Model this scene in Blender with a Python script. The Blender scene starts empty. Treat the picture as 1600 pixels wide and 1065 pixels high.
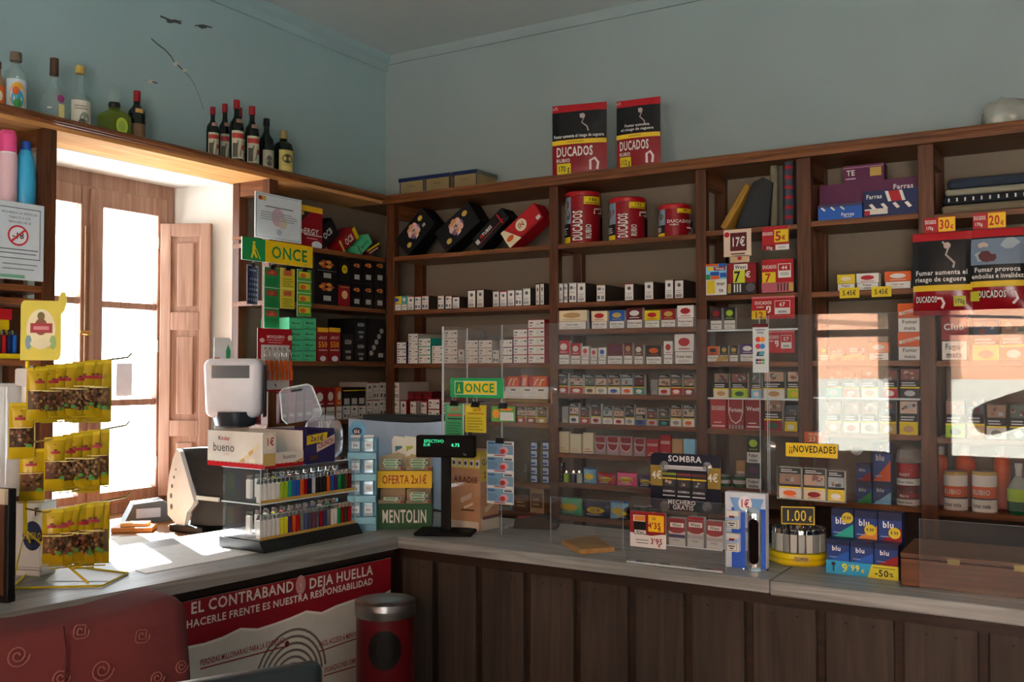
import bpy, bmesh, math, random
from mathutils import Vector, Matrix
random.seed(7)
SC = bpy.context.scene
COL = SC.collection
R = math.radians
# ------------------------------------------------------------------ camera, world, sun, exposure
FPX = 1516.0
CAM = Vector((3.75, -4.62, 1.60))
cd = bpy.data.cameras.new('camera'); cam = bpy.data.objects.new('camera', cd); COL.objects.link(cam)
cd.sensor_width = 36; cd.lens = FPX/1600*36; cd.clip_start = .05
cam.location = CAM
cam.rotation_euler = (R(90+1.6), 0, R(31.6))
SC.camera = cam
CM = cam.rotation_euler.to_matrix()
SC.view_settings.view_transform = 'Standard'; SC.view_settings.look = 'None'
SC.view_settings.gamma = 1; SC.view_settings.use_curve_mapping = False
SC.view_settings.exposure = 0.0
SC.cycles.transparent_max_bounces = 32
SC.cycles.max_bounces = 8
SC.cycles.use_denoising = True
SKY_LOW, SKY_HIGH = 27, 9
w = bpy.data.worlds.new('sky'); SC.world = w; w.use_nodes = True
wt = w.node_tree; wb = wt.nodes['Background']            # pale sky above, sunlit ground and walls below the horizon
wtc = wt.nodes.new('ShaderNodeTexCoord'); wsx = wt.nodes.new('ShaderNodeSeparateXYZ'); wt.links.new(wtc.outputs['Generated'], wsx.inputs[0])
wmr = wt.nodes.new('ShaderNodeMapRange'); wmr.inputs[1].default_value = -.12; wmr.inputs[2].default_value = .12; wmr.inputs[3].default_value = SKY_LOW; wmr.inputs[4].default_value = SKY_HIGH
wt.links.new(wsx.outputs[2], wmr.inputs[0]); wt.links.new(wmr.outputs[0], wb.inputs[1])
wb.inputs[0].default_value = (.88, .95, 1, 1)
sd = bpy.data.lights.new('sun', 'SUN'); sd.energy = 100; sd.angle = R(.6); sd.color = (1, .97, .92)
so = bpy.data.objects.new('sun', sd); COL.objects.link(so)
so.rotation_euler = Vector((.72, -.34, -.60)).to_track_quat('-Z', 'Y').to_euler()
def area(name, loc, dirv, sx, sy, power, col=(1, 1, 1), portal=False):
    d = bpy.data.lights.new(name, 'AREA'); d.shape = 'RECTANGLE'; d.size = sx; d.size_y = sy
    d.energy = power; d.color = col; d.cycles.is_portal = portal
    o = bpy.data.objects.new(name, d); COL.objects.link(o); o.location = loc
    o.rotation_euler = Vector(dirv).to_track_quat('-Z', 'Y').to_euler()
area('window_portal', (-.52, -1.70, 1.70), (1, 0, 0), .86, 1.66, 1, portal=True)
area('door_daylight', (4.95, -6.93, .8), (0, .55, .83), 1.5, 1.5, 7, (.95, .98, 1))  # added fill lamp in the unseen doorway, tilted up to brighten ceiling and walls

# ------------------------------------------------------------------ pixel rays onto real planes
def ray(x, y):
    return CM @ Vector(((x-800)/FPX, (532.5-y)/FPX, -1))
def at(x, y, ax, val):
    d = ray(x, y); i = 'XYZ'.index(ax); t = (val-CAM[i])/d[i]
    return CAM + d*t
CTZ = 1.0            # counter top height
def onc(x, y, z=CTZ): return at(x, y, 'Z', z)

# ------------------------------------------------------------------ materials
def lin(h):
    h = h.lstrip('#'); c = [int(h[i:i+2], 16)/255 for i in (0, 2, 4)]
    return [(v/12.92 if v <= .04045 else ((v+.055)/1.055)**2.4) for v in c]
PAL = dict(white='#d9d9d4', cream='#d9cfae', red='#a8141e', crimson='#860e19', maroon='#5a1018', orange='#cf5814', yellow='#d4bc12', gold='#b89a4a',
           lime='#9cc228', green='#178a4a', dkgreen='#14502c', mint='#4fc08a', teal='#1f9a8c', lightblue='#7fbfe0', blue='#1c55a8', navy='#16224e',
           purple='#4a2a6e', pink='#e0508a', brown='#5a3a22', tan='#b58f62', grey='#8c8c88', silver='#b4b6b6', black='#0d0d0f', charcoal='#232427', plum='#5b2148')
_M = {}
def M(c, rough=.5, metal=0, var=.10, emit=0, scale=18, spec=.32):
    k = (c, rough, metal, var, emit, spec)
    if k in _M: return _M[k]
    m = bpy.data.materials.new('surface_'+c.strip('#')); m.use_nodes = True
    nt = m.node_tree; b = nt.nodes['Principled BSDF']
    col = lin(PAL.get(c, c))
    n = nt.nodes.new('ShaderNodeTexNoise'); n.inputs['Scale'].default_value = scale; n.inputs['Detail'].default_value = 3
    tc = nt.nodes.new('ShaderNodeTexCoord'); nt.links.new(tc.outputs['Object'], n.inputs['Vector'])
    mx = nt.nodes.new('ShaderNodeMix'); mx.data_type = 'RGBA'
    mx.inputs[6].default_value = [v*(1-var) for v in col]+[1]; mx.inputs[7].default_value = [min(1, v*(1+var)) for v in col]+[1]
    nt.links.new(n.outputs['Fac'], mx.inputs[0]); nt.links.new(mx.outputs[2], b.inputs['Base Color'])
    b.inputs['Roughness'].default_value = rough; b.inputs['Metallic'].default_value = metal; b.inputs['Specular IOR Level'].default_value = spec
    if emit:
        b.inputs['Emission Color'].default_value = col+[1]; b.inputs['Emission Strength'].default_value = emit
    _M[k] = m; return m
def wood(c1, c2, axis='X', rough=.45, sc=1.0, name='wood', spec=.35):
    k = (c1, c2, axis, rough, sc)
    if k in _M: return _M[k]
    m = bpy.data.materials.new(name); m.use_nodes = True; nt = m.node_tree; b = nt.nodes['Principled BSDF']
    tc = nt.nodes.new('ShaderNodeTexCoord'); mp = nt.nodes.new('ShaderNodeMapping')
    s = {'X': (1.2, 22, 22), 'Y': (22, 1.2, 22), 'Z': (22, 22, 1.2)}[axis]
    mp.inputs['Scale'].default_value = [v*sc for v in s]
    nt.links.new(tc.outputs['Object'], mp.inputs['Vector'])
    n = nt.nodes.new('ShaderNodeTexNoise'); n.inputs['Scale'].default_value = 2.2; n.inputs['Detail'].default_value = 7; n.inputs['Distortion'].default_value = 1.2
    nt.links.new(mp.outputs[0], n.inputs['Vector'])
    cr = nt.nodes.new('ShaderNodeValToRGB'); cr.color_ramp.elements[0].position = .3; cr.color_ramp.elements[1].position = .72
    cr.color_ramp.elements[0].color = lin(c1)+[1]; cr.color_ramp.elements[1].color = lin(c2)+[1]
    nt.links.new(n.outputs['Fac'], cr.inputs[0])
    n2 = nt.nodes.new('ShaderNodeTexNoise'); n2.inputs['Scale'].default_value = 3.1; n2.inputs['Detail'].default_value = 4
    nt.links.new(tc.outputs['Object'], n2.inputs['Vector'])
    mx = nt.nodes.new('ShaderNodeMix'); mx.data_type = 'RGBA'; mx.blend_type = 'MULTIPLY'; mx.inputs[0].default_value = .55
    nt.links.new(cr.outputs[0], mx.inputs[6]); nt.links.new(n2.outputs['Fac'], mx.inputs[7])
    nt.links.new(mx.outputs[2], b.inputs['Base Color'])
    bp = nt.nodes.new('ShaderNodeBump'); bp.inputs['Strength'].default_value = .12; nt.links.new(n.outputs['Fac'], bp.inputs['Height']); nt.links.new(bp.outputs[0], b.inputs['Normal'])
    b.inputs['Roughness'].default_value = rough; b.inputs['Specular IOR Level'].default_value = spec
    _M[k] = m; return m
def plaster(name, c1, c2, stain, sc=1.6, amt=.5):
    m = bpy.data.materials.new(name); m.use_nodes = True; nt = m.node_tree; b = nt.nodes['Principled BSDF']
    tc = nt.nodes.new('ShaderNodeTexCoord')
    n = nt.nodes.new('ShaderNodeTexNoise'); n.inputs['Scale'].default_value = sc; n.inputs['Detail'].default_value = 6
    n2 = nt.nodes.new('ShaderNodeTexNoise'); n2.inputs['Scale'].default_value = sc*5; n2.inputs['Detail'].default_value = 9; n2.inputs['Roughness'].default_value = .7
    for q in (n, n2): nt.links.new(tc.outputs['Object'], q.inputs['Vector'])
    mx = nt.nodes.new('ShaderNodeMix'); mx.data_type = 'RGBA'; mx.inputs[6].default_value = lin(c1)+[1]; mx.inputs[7].default_value = lin(c2)+[1]
    nt.links.new(n.outputs['Fac'], mx.inputs[0])
    cr = nt.nodes.new('ShaderNodeValToRGB'); cr.color_ramp.elements[0].position = .62; cr.color_ramp.elements[1].position = .78
    nt.links.new(n2.outputs['Fac'], cr.inputs[0])
    ml = nt.nodes.new('ShaderNodeMath'); ml.operation = 'MULTIPLY'; ml.inputs[1].default_value = amt; nt.links.new(cr.outputs[0], ml.inputs[0])
    m2 = nt.nodes.new('ShaderNodeMix'); m2.data_type = 'RGBA'; m2.inputs[7].default_value = lin(stain)+[1]
    nt.links.new(ml.outputs[0], m2.inputs[0]); nt.links.new(mx.outputs[2], m2.inputs[6]); nt.links.new(m2.outputs[2], b.inputs['Base Color'])
    bp = nt.nodes.new('ShaderNodeBump'); bp.inputs['Strength'].default_value = .15; bp.inputs['Distance'].default_value = .02
    nt.links.new(n2.outputs['Fac'], bp.inputs['Height']); nt.links.new(bp.outputs[0], b.inputs['Normal'])
    b.inputs['Roughness'].default_value = .85
    return m
def clear(name, tint=(1, 1, 1), base=.04, rough=.0, haze=0, hazecol=(.8, .85, .9)):
    if name in _M: return _M[name]
    m = bpy.data.materials.new(name); m.use_nodes = True; nt = m.node_tree
    nt.nodes.remove(nt.nodes['Principled BSDF']); out = nt.nodes['Material Output']
    lw = nt.nodes.new('ShaderNodeLayerWeight'); lw.inputs[0].default_value = .5
    p = nt.nodes.new('ShaderNodeMath'); p.operation = 'POWER'; p.inputs[1].default_value = 5; nt.links.new(lw.outputs['Facing'], p.inputs[0])
    a = nt.nodes.new('ShaderNodeMath'); a.operation = 'MULTIPLY_ADD'; a.inputs[1].default_value = 1-base; a.inputs[2].default_value = base
    nt.links.new(p.outputs[0], a.inputs[0])
    t = nt.nodes.new('ShaderNodeBsdfTransparent'); t.inputs[0].default_value = list(tint)+[1]
    g = nt.nodes.new('ShaderNodeBsdfGlossy'); g.inputs['Roughness'].default_value = rough
    ms = nt.nodes.new('ShaderNodeMixShader'); nt.links.new(a.outputs[0], ms.inputs[0]); nt.links.new(t.outputs[0], ms.inputs[1]); nt.links.new(g.outputs[0], ms.inputs[2])
    last = ms
    if haze:
        d = nt.nodes.new('ShaderNodeBsdfDiffuse'); d.inputs[0].default_value = list(hazecol)+[1]
        m3 = nt.nodes.new('ShaderNodeMixShader'); m3.inputs[0].default_value = haze
        nt.links.new(ms.outputs[0], m3.inputs[1]); nt.links.new(d.outputs[0], m3.inputs[2]); last = m3
    nt.links.new(last.outputs[0], out.inputs[0])
    _M[name] = m; return m
ACR = clear('clear_acrylic', (.98, .985, .985), .045, 0, .02)
GLASS = clear('window_glass', (.97, .98, .98), .04)
CELLO = clear('clear_wrap', (.97, .97, .97), .09, .12, .04)
EDGE = M('#cfe0e4', .25)
CHROME = M('#eef1f3', .1, 1)
STEEL = M('#a8aaab', .28, 1)
SHW = wood('#57301a', '#9c6034', 'X', .4, name='shelf_wood')
SHWY = wood('#57301a', '#9c6034', 'Y', .4, name='shelf_wood')
SHWZ = wood('#43230f', '#744324', 'Z', .4, name='post_wood')
CTX = wood('#868886', '#bcc0bf', 'X', .42, .7, name='worn_counter_wood')
CTY = wood('#868886', '#bcc0bf', 'Y', .42, .7, name='worn_counter_wood')
PLK = wood('#2f2722', '#4c4037', 'Z', .7, .6, name='plank_wood')
DRK = wood('#1c120c', '#3a2417', 'X', .6, name='dark_wood')
SHUT = wood('#9a6e58', '#c29a82', 'Z', .55, .6, name='painted_shutter_wood')

# ------------------------------------------------------------------ lettering: glyph outlines of the built-in font, cached once
_G = {}
def _glyphs():
    cu = bpy.data.curves.new('glyph', 'FONT'); o = bpy.data.objects.new('glyph', cu); COL.objects.link(o)
    cu.resolution_u = 2
    def wid(s):
        cu.offset = 0; cu.body = s; bpy.context.view_layer.update()
        return o.dimensions.x
    hh = wid('HH')
    for off in (0, .022):
        for ch in "ABCDEFGHIJKLMNOPQRSTUVWXYZabcdefghijklmnopqrstuvwxyz0123456789.,€%-¡!'/:xÁÉ()":
            if (ch, off > 0) in _G: continue
            adv = wid('H'+ch+'H')-hh
            cu.offset = off; cu.body = ch; bpy.context.view_layer.update()
            dg = bpy.context.evaluated_depsgraph_get()
            me = bpy.data.meshes.new_from_object(o.evaluated_get(dg))
            _G[(ch, off > 0)] = ([tuple(v.co[:2]) for v in me.vertices], [tuple(p.vertices) for p in me.polygons], adv)
            bpy.data.meshes.remove(me)
    cu.offset = 0; cu.body = 'H'; bpy.context.view_layer.update()
    _G['cap'] = o.dimensions.y
    bpy.data.objects.remove(o); bpy.data.curves.remove(cu)
_glyphs()
def text_geo(s, bold=True):
    V, F, x = [], [], 0
    for ch in s:
        if ch == ' ': x += .28; continue
        g = _G.get((ch, bold))
        if not g: x += .3; continue
        b = len(V); V += [(p[0]+x, p[1]) for p in g[0]]; F += [tuple(i+b for i in f) for f in g[1]]; x += g[2]+(.055 if bold else .01)
    return V, F, x

# ------------------------------------------------------------------ mesh builder
class MB:
    def __init__(s): s.v = []; s.f = []; s.mi = []; s.sm = []; s.mats = []; s.T = Matrix()
    def mat(s, m):
        if isinstance(m, str): m = M(m)
        if m not in s.mats: s.mats.append(m)
        return s.mats.index(m)
    def add(s, V, F, m, sm=False):
        b = len(s.v); s.v += [tuple(s.T @ Vector(p)) for p in V]; i = s.mat(m)
        for f in F: s.f.append(tuple(k+b for k in f)); s.mi.append(i); s.sm.append(sm)
        return s
    def box(s, x0, y0, z0, x1, y1, z1, m, bev=0, faces=None):
        if bev:
            bm = bmesh.new(); bmesh.ops.create_cube(bm, size=1)
            for v in bm.verts: v.co = Vector(((x0+x1)/2+v.co.x*(x1-x0), (y0+y1)/2+v.co.y*(y1-y0), (z0+z1)/2+v.co.z*(z1-z0)))
            bmesh.ops.bevel(bm, geom=bm.edges[:], offset=bev, segments=2, affect='EDGES', profile=.5)
            bm.verts.index_update()
            s.add([v.co[:] for v in bm.verts], [[v.index for v in f.verts] for f in bm.faces], m); bm.free(); return s
        V = [(x0, y0, z0), (x1, y0, z0), (x1, y1, z0), (x0, y1, z0), (x0, y0, z1), (x1, y0, z1), (x1, y1, z1), (x0, y1, z1)]
        F = dict(bottom=(3, 2, 1, 0), top=(4, 5, 6, 7), front=(0, 1, 5, 4), right=(1, 2, 6, 5), back=(2, 3, 7, 6), left=(3, 0, 4, 7))
        for k, f in F.items():
            mm = (faces or {}).get(k, m)
            if mm is not None: s.add([V[i] for i in f], [(0, 1, 2, 3)], mm)
        return s
    def quad(s, a, b, c, d, m): return s.add([a, b, c, d], [(0, 1, 2, 3)], m)
    def lathe(s, prof, m, c=(0, 0, 0), n=24, sm=True, caps=True, bands=None):
        V, F = [], []
        for r, z in prof:
            for i in range(n):
                a = 2*math.pi*i/n; V.append((c[0]+r*math.cos(a), c[1]+r*math.sin(a), c[2]+z))
        k = len(prof)
        for j in range(k-1):
            mm = bands[j] if bands else m
            s.add(V[j*n:(j+2)*n], [(i, (i+1) % n, n+(i+1) % n, n+i) for i in range(n)], mm, sm)
        if caps:
            if prof[0][0] > 1e-5: s.add(V[:n], [tuple(reversed(range(n)))], bands[0] if bands else m)
            if prof[-1][0] > 1e-5: s.add(V[-n:], [tuple(range(n))], bands[-1] if bands else m)
        return s
    def cyl(s, p0, p1, r, m, n=14, r2=None, caps=True): return s.tube([p0, p1], r, m, n, caps, r2)
    def tube(s, pts, r, m, n=8, caps=True, r2=None):
        pts = [Vector(p) for p in pts]; V = []; F = []; up = None
        for i, p in enumerate(pts):
            d = (pts[min(i+1, len(pts)-1)]-pts[max(i-1, 0)]).normalized()
            if up is None: up = Vector((0, 0, 1)) if abs(d.z) < .9 else Vector((1, 0, 0))
            a = d.cross(up).normalized(); b = d.cross(a).normalized(); up = -b if (-b).length else up
            rr = r if (r2 is None or i == 0) else r2
            for k in range(n):
                t = 2*math.pi*k/n; V.append(tuple(p+a*rr*math.cos(t)+b*rr*math.sin(t)))
        for j in range(len(pts)-1):
            for i in range(n): F.append((j*n+i, j*n+(i+1) % n, (j+1)*n+(i+1) % n, (j+1)*n+i))
        s.add(V, F, m, True)
        if caps: s.add(V[:n], [tuple(range(n))], m); s.add(V[-n:], [tuple(reversed(range(n)))], m)
        return s
    def prism(s, pts, d0, d1, m, plane='XZ', side=None):
        """outline pts in a plane, extruded from d0 to d1 along the missing axis"""
        def P(p, d): return {'XZ': (p[0], d, p[1]), 'YZ': (d, p[0], p[1]), 'XY': (p[0], p[1], d)}[plane]
        n = len(pts); V = [P(p, d0) for p in pts]+[P(p, d1) for p in pts]
        s.add(V, [tuple(range(n)), tuple(reversed(range(n, 2*n)))], m)
        s.add(V, [(i, i+n, (i+1) % n+n, (i+1) % n) for i in range(n)], side or m); return s
    def art(s, items, P, W, H, n=1, lay=.0004):
        """flat print laid on a face; P(u,v,e) -> point, u,v in 0..1, e = lift"""
        e = lay
        for it in items:
            k = it[0]
            if k == 'r':
                _, u0, v0, u1, v1, m = it[:6]; V = []; F = []
                for j in range(n+1):
                    for i in range(n+1): V.append(P(u0+(u1-u0)*i/n, v0+(v1-v0)*j/n, e))
                for j in range(n):
                    for i in range(n): F.append((j*(n+1)+i, j*(n+1)+i+1, (j+1)*(n+1)+i+1, (j+1)*(n+1)+i))
                s.add(V, F, m)
            elif k in ('t', 'tv', 'tt'):
                _, txt, uc, vc, h, m = it[:6]; mw = it[6] if len(it) > 6 else .94; bold = it[7] if len(it) > 7 else True
                tilt = it[8] if len(it) > 8 else 0
                V, F, wd = text_geo(txt, bold)
                if not wd: continue
                if k == 'tv':
                    sc = h*W/_G['cap']; sx = min(sc, mw*H/wd)
                    s.add([P(uc-(y-_G['cap']/2)*sc/W, vc+(x-wd/2)*sx/H, e) for x, y in V], F, m)
                else:
                    sc = h*H/_G['cap']; sx = min(sc, mw*W/wd); ct, st = math.cos(tilt), math.sin(tilt)
                    q = [((x-wd/2)*sx, (y-_G['cap']/2)*sc) for x, y in V]
                    s.add([P(uc+(x*ct-y*st)/W, vc+(x*st+y*ct)/H, e) for x, y in q], F, m)
            elif k == 'e':
                _, uc, vc, ru, rv, m = it[:6]; nn = 20
                V = [P(uc, vc, e)]+[P(uc+ru*math.cos(2*math.pi*i/nn), vc+rv*math.sin(2*math.pi*i/nn), e) for i in range(nn)]
                s.add(V, [(0, i+1, (i+1) % nn+1) for i in range(nn)], m)
            elif k == 'g': s.add([P(u, v, e) for u, v in it[1]], [tuple(range(len(it[1])))], it[2])
            elif k == 'l':
                pts, wd, m = it[1:4]; V = []; F = []
                for i, (u, v) in enumerate(pts):
                    a = pts[max(i-1, 0)]; b = pts[min(i+1, len(pts)-1)]
                    dx, dy = (b[0]-a[0])*W, (b[1]-a[1])*H; L = math.hypot(dx, dy) or 1
                    ox, oy = -dy/L*wd/2, dx/L*wd/2
                    V += [P(u+ox/W, v+oy/H, e), P(u-ox/W, v-oy/H, e)]
                    if i: F.append((2*i-2, 2*i-1, 2*i+1, 2*i))
                s.add(V, F, m)
            e += lay
        return s
    def front(s, items, w, d, h, z0=0, n=1):
        return s.art(items, lambda u, v, e: ((u-.5)*w, -d/2-e, z0+v*h), w, h, n)
    def rside(s, items, w, d, h, z0=0):
        return s.art(items, lambda u, v, e: (w/2+e, (u-.5)*d, z0+v*h), d, h)
    def top(s, items, w, d, h):
        return s.art(items, lambda u, v, e: ((u-.5)*w, (v-.5)*d, h+e), w, d)
    def mesh(s, name):
        me = bpy.data.meshes.new(name); me.from_pydata(s.v, [], s.f)
        for m in s.mats: me.materials.append(m)
        me.polygons.foreach_set('material_index', s.mi); me.polygons.foreach_set('use_smooth', s.sm); me.update()
        return me
    def obj(s, name, parent=None, label=None, cat=None, group=None, kind=None, loc=None, rot=None):
        o = bpy.data.objects.new(name, s.mesh(name)); COL.objects.link(o)
        if parent: o.parent = parent
        return tag(o, label, cat, group, kind, loc, rot)
def tag(o, label=None, cat=None, group=None, kind=None, loc=None, rot=None):
    if label: o['label'] = label
    if cat: o['category'] = cat
    if group: o['group'] = group
    if kind: o['kind'] = kind
    if loc is not None: o.location = loc
    if rot is not None: o.rotation_euler = rot if isinstance(rot, (tuple, list)) else (0, 0, rot)
    return o
def empty(name, label, cat, loc=(0, 0, 0), rot=0, group=None):
    o = bpy.data.objects.new(name, None); COL.objects.link(o)
    return tag(o, label, cat, group, None, loc, rot)
def struct(name, mb): return mb.obj(name, kind='structure')
ORD = ['first', 'second', 'third', 'fourth', 'fifth', 'sixth', 'seventh', 'eighth', 'ninth', 'tenth', 'eleventh', 'twelfth', 'thirteenth', 'fourteenth',
       'fifteenth', 'sixteenth', 'seventeenth', 'eighteenth', 'nineteenth', 'twentieth', 'twenty-first', 'twenty-second', 'twenty-third', 'twenty-fourth', 'twenty-fifth']

# ================================================================== SETTING
CEIL = 3.50
TOPB = 2.526                         # underside of the top boards
WL = plaster('left_wall_paint', '#9fb6b6', '#8ea6a6', '#c3b6a0', 1.3, .45)
WR = plaster('right_wall_paint', '#929d9b', '#838e8c', '#7c7e76', 1.1, .5)
WH = plaster('white_plaster', '#e8e6df', '#d8d5cc', '#a59a88', 3, .4)
CEILM = plaster('ceiling_paint', '#c6cdca', '#b9c1be', '#a9b0aa', .9, .3)
FLM = plaster('floor_tile', '#5a4a3e', '#463a32', '#33291f', 2.5, .5)
b = MB(); b.box(-.6, -9, -.05, 8, .3, 0, FLM); struct('floor', b)
b = MB(); b.box(-.6, -7.2, CEIL, 6.8, .3, CEIL+.2, CEILM); struct('ceiling', b)
# left wall with the window opening (front opening z .90..2.52)
WY0, WY1 = -2.20, -1.21; FY0, FY1 = -2.12, -1.30; WZ0, WZ1 = .90, 2.525; XF = -.36
b = MB()
b.quad((0, -7.1, 0), (0, WY0, 0), (0, WY0, CEIL), (0, -7.1, CEIL), WL)
b.quad((0, WY1, 0), (0, 0, 0), (0, 0, CEIL), (0, WY1, CEIL), WL)
b.quad((0, WY0, WZ1), (0, WY1, WZ1), (0, WY1, CEIL), (0, WY0, CEIL), WL)
b.quad((0, WY0, 0), (0, WY1, 0), (0, WY1, WZ0), (0, WY0, WZ0), WH)
b.quad((0, WY1, WZ0), (XF, FY1, WZ0), (XF, FY1, WZ1), (0, WY1, WZ1), WH)
b.quad((XF, FY0, WZ0), (0, WY0, WZ0), (0, WY0, WZ1), (XF, FY0, WZ1), WH)
b.quad((0, WY0, WZ1), (XF, FY0, WZ1), (XF, FY1, WZ1), (0, WY1, WZ1), WH)
b.quad((0, WY0, WZ0), (0, WY1, WZ0), (XF, FY1, WZ0), (XF, FY0, WZ0), wood('#8a5a34', '#c08a55', 'Y', .5))
# outer skin, so that daylight enters through the window only
b.box(-.42, -7.1, -.05, -.40, FY0, CEIL, WH); b.box(-.42, FY1, -.05, -.40, .2, CEIL, WH)
b.box(-.42, FY0, WZ1, -.40, FY1, CEIL, WH); b.box(-.42, FY0, -.05, -.40, FY1, WZ0, WH)
def wallpt(x, y): p = at(x, y, 'X', .0012); return tuple(p)
CRK = M('#4a4a44', .9); FLK = M('#c8bfa8', .9)
def crack(pts, wd):
    V = []; F = []
    for i, (x, y) in enumerate(pts):
        p = at(x, y, 'X', .0012); V += [(p.x, p.y, p.z-wd/2), (p.x, p.y+wd*.4, p.z+wd/2)]
        if i: F.append((2*i-2, 2*i-1, 2*i+1, 2*i))
    b.add(V, F, CRK)
crack([(236, 60), (246, 69), (258, 78), (267, 88), (272, 97), (277, 101), (284, 108)], .006)
crack([(284, 108), (296, 120), (304, 133), (312, 152), (318, 172)], .003)
crack([(250, 25), (262, 30), (283, 37)], .009); crack([(304, 40), (316, 39), (331, 43)], .008)
crack([(228, 126), (236, 127), (246, 130)], .006); crack([(70, 70), (60, 90), (55, 110)], .003)
for cx, cy, rx, ry in ((274, 100, 5, 4), (288, 110, 4, 3), (234, 127, 5, 3), (270, 33, 14, 3), (318, 42, 9, 3)):
    V = [wallpt(cx+rx*math.cos(t*.63)*random.uniform(.6, 1.2), cy+ry*math.sin(t*.63)*random.uniform(.6, 1.2)) for t in range(10)]
    b.add(V, [tuple(range(10))], FLK if rx < 6 else CRK)
struct('wall_left', b)
b = MB(); b.box(-.6, 0, -.05, 6.8, .2, CEIL+.1, WR); struct('wall_front', b)
b = MB(); b.box(6.6, -7.2, -.05, 6.8, .1, CEIL, WR); struct('wall_right', b)
# wall behind the photographer: glazed double door and an unseen open doorway added to let in fill light
b = MB()
def wb_(x0, z0, x1, z1): b.box(x0, -7.1, z0, x1, -7.0, z1, WR)
wb_(-.6, 0, 1.58, CEIL); wb_(1.58, 2.75, 4.15, CEIL); wb_(2.28, .0, 2.62, 2.75); wb_(1.58, 0, 2.28, .85); wb_(2.62, 0, 3.35, .85)
wb_(3.35, 0, 4.15, 2.75); wb_(4.15, 2.6, 5.75, CEIL); wb_(5.75, 0, 6.7, CEIL)
struct('wall_back', b)
DW = wood('#3a2015', '#5b3524', 'Z', .5)
for k, (x0, x1) in enumerate(((1.58, 2.28), (2.62, 3.35))):
    b = MB()
    for a in (x0, x1-.06): b.box(a, -7.09, .85, a+.06, -7.02, 2.75, DW)
    for z in (.85, 1.86, 2.69): b.box(x0, -7.08, z, x1, -7.03, z+.06, DW)
    b.box(x0+.06, -7.06, .91, x1-.06, -7.054, 2.69, GLASS)
    struct('door_%d' % (k+1), b)
# street outside the door
FAC = plaster('sunlit_facade', '#e0a584', '#d49a78', '#b98a70', 1.2, .3)
b = MB(); b.box(-3, -13.2, -.05, 12, -13, 7, FAC); b.box(-3, -13, -.05, 12, -12.96, 1.45, plaster('facade_base', '#d9d3c5', '#cbc4b4', '#a89f8c', 1.2, .3))
b.box(1.0, -12.97, 1.45, 1.9, -12.93, 2.6, M('#5a4634')); b.tube([(-3, -12.9, 2.7), (0, -12.9, 2.45), (2, -12.9, 2.3), (4, -12.9, 2.2), (7, -12.9, 2.6)], .02, M('charcoal'))
struct('wall_street', b)
# cornice
b = MB(); b.prism([(0, CEIL), (0, CEIL-.09), (.018, CEIL-.09), (.022, CEIL-.05), (.05, CEIL-.03), (.055, CEIL)], -7, 0, WL, 'XZ'); struct('trim_1', b)
b = MB(); b.prism([(0, CEIL), (0, CEIL-.05), (-.012, CEIL-.05), (-.03, CEIL)], 0, 6.6, WR, 'YZ'); struct('trim_2', b)

# window: frame, two leaves with panes, muntins, handle
b = MB(); FW = .05
b.box(XF-.03, FY0, WZ0, XF+.03, FY0+FW, WZ1, SHUT); b.box(XF-.03, FY1-FW, WZ0, XF+.03, FY1, WZ1, SHUT)
b.box(XF-.029, FY0+FW, WZ1-.07, XF+.029, FY1-FW, WZ1, SHUT); b.box(XF-.029, FY0+FW, WZ0, XF+.029, FY1-FW, WZ0+.05, SHUT)
def leaf(y0, y1, zs):
    g0 = WZ0+.05; g1 = WZ1-.07; st = .055
    for a in (y0, y1-st): b.box(XF-.015, a, g0, XF+.04, a+st, g1, SHUT, .004)
    b.box(XF-.014, y0+st, g1-.09, XF+.039, y1-st, g1, SHUT, .004); b.box(XF-.014, y0+st, g0, XF+.039, y1-st, g0+.06, SHUT, .004)
    for z in zs: b.box(XF-.01, y0+st, z-.016, XF+.03, y1-st, z+.016, SHUT, .003)
    b.box(XF+.004, y0+st, g0+.06, XF+.008, y1-st, g1-.09, GLASS)
zm1 = at(200, 478, 'X', XF).z; zm2 = at(200, 628, 'X', XF).z
YM = at(141, 500, 'X', XF+.03).y
leaf(YM+.004, FY1-FW, (zm1, zm2)); leaf(FY0+FW, YM-.004, (zm1+.01, zm2+.01))
b.box(XF+.04, YM-.02, WZ0+.06, XF+.055, YM+.02, WZ1-.08, SHUT, .004)
p = at(137, 520, 'X', XF+.07); b.cyl((XF+.04, p.y, p.z), (XF+.08, p.y, p.z), .012, M('#b98a4a', .3, .8)); b.tube([(XF+.075, p.y, p.z), (XF+.08, p.y-.05, p.z+.004)], .008, M('#b98a4a', .3, .8))
b.cyl((XF+.05, p.y, p.z-.4), (XF+.05, p.y, p.z+.5), .006, M('#8a6a50', .4, .5))
struct('window_1', b)
p = at(194, 593, 'X', XF+.012)
MB().box(0, -.045, -.08, .0012, .045, .08, M('#ccd0da')).obj('paper_notice', label='small pale paper sheet stuck on the window pane', cat='notice', loc=p)
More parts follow.
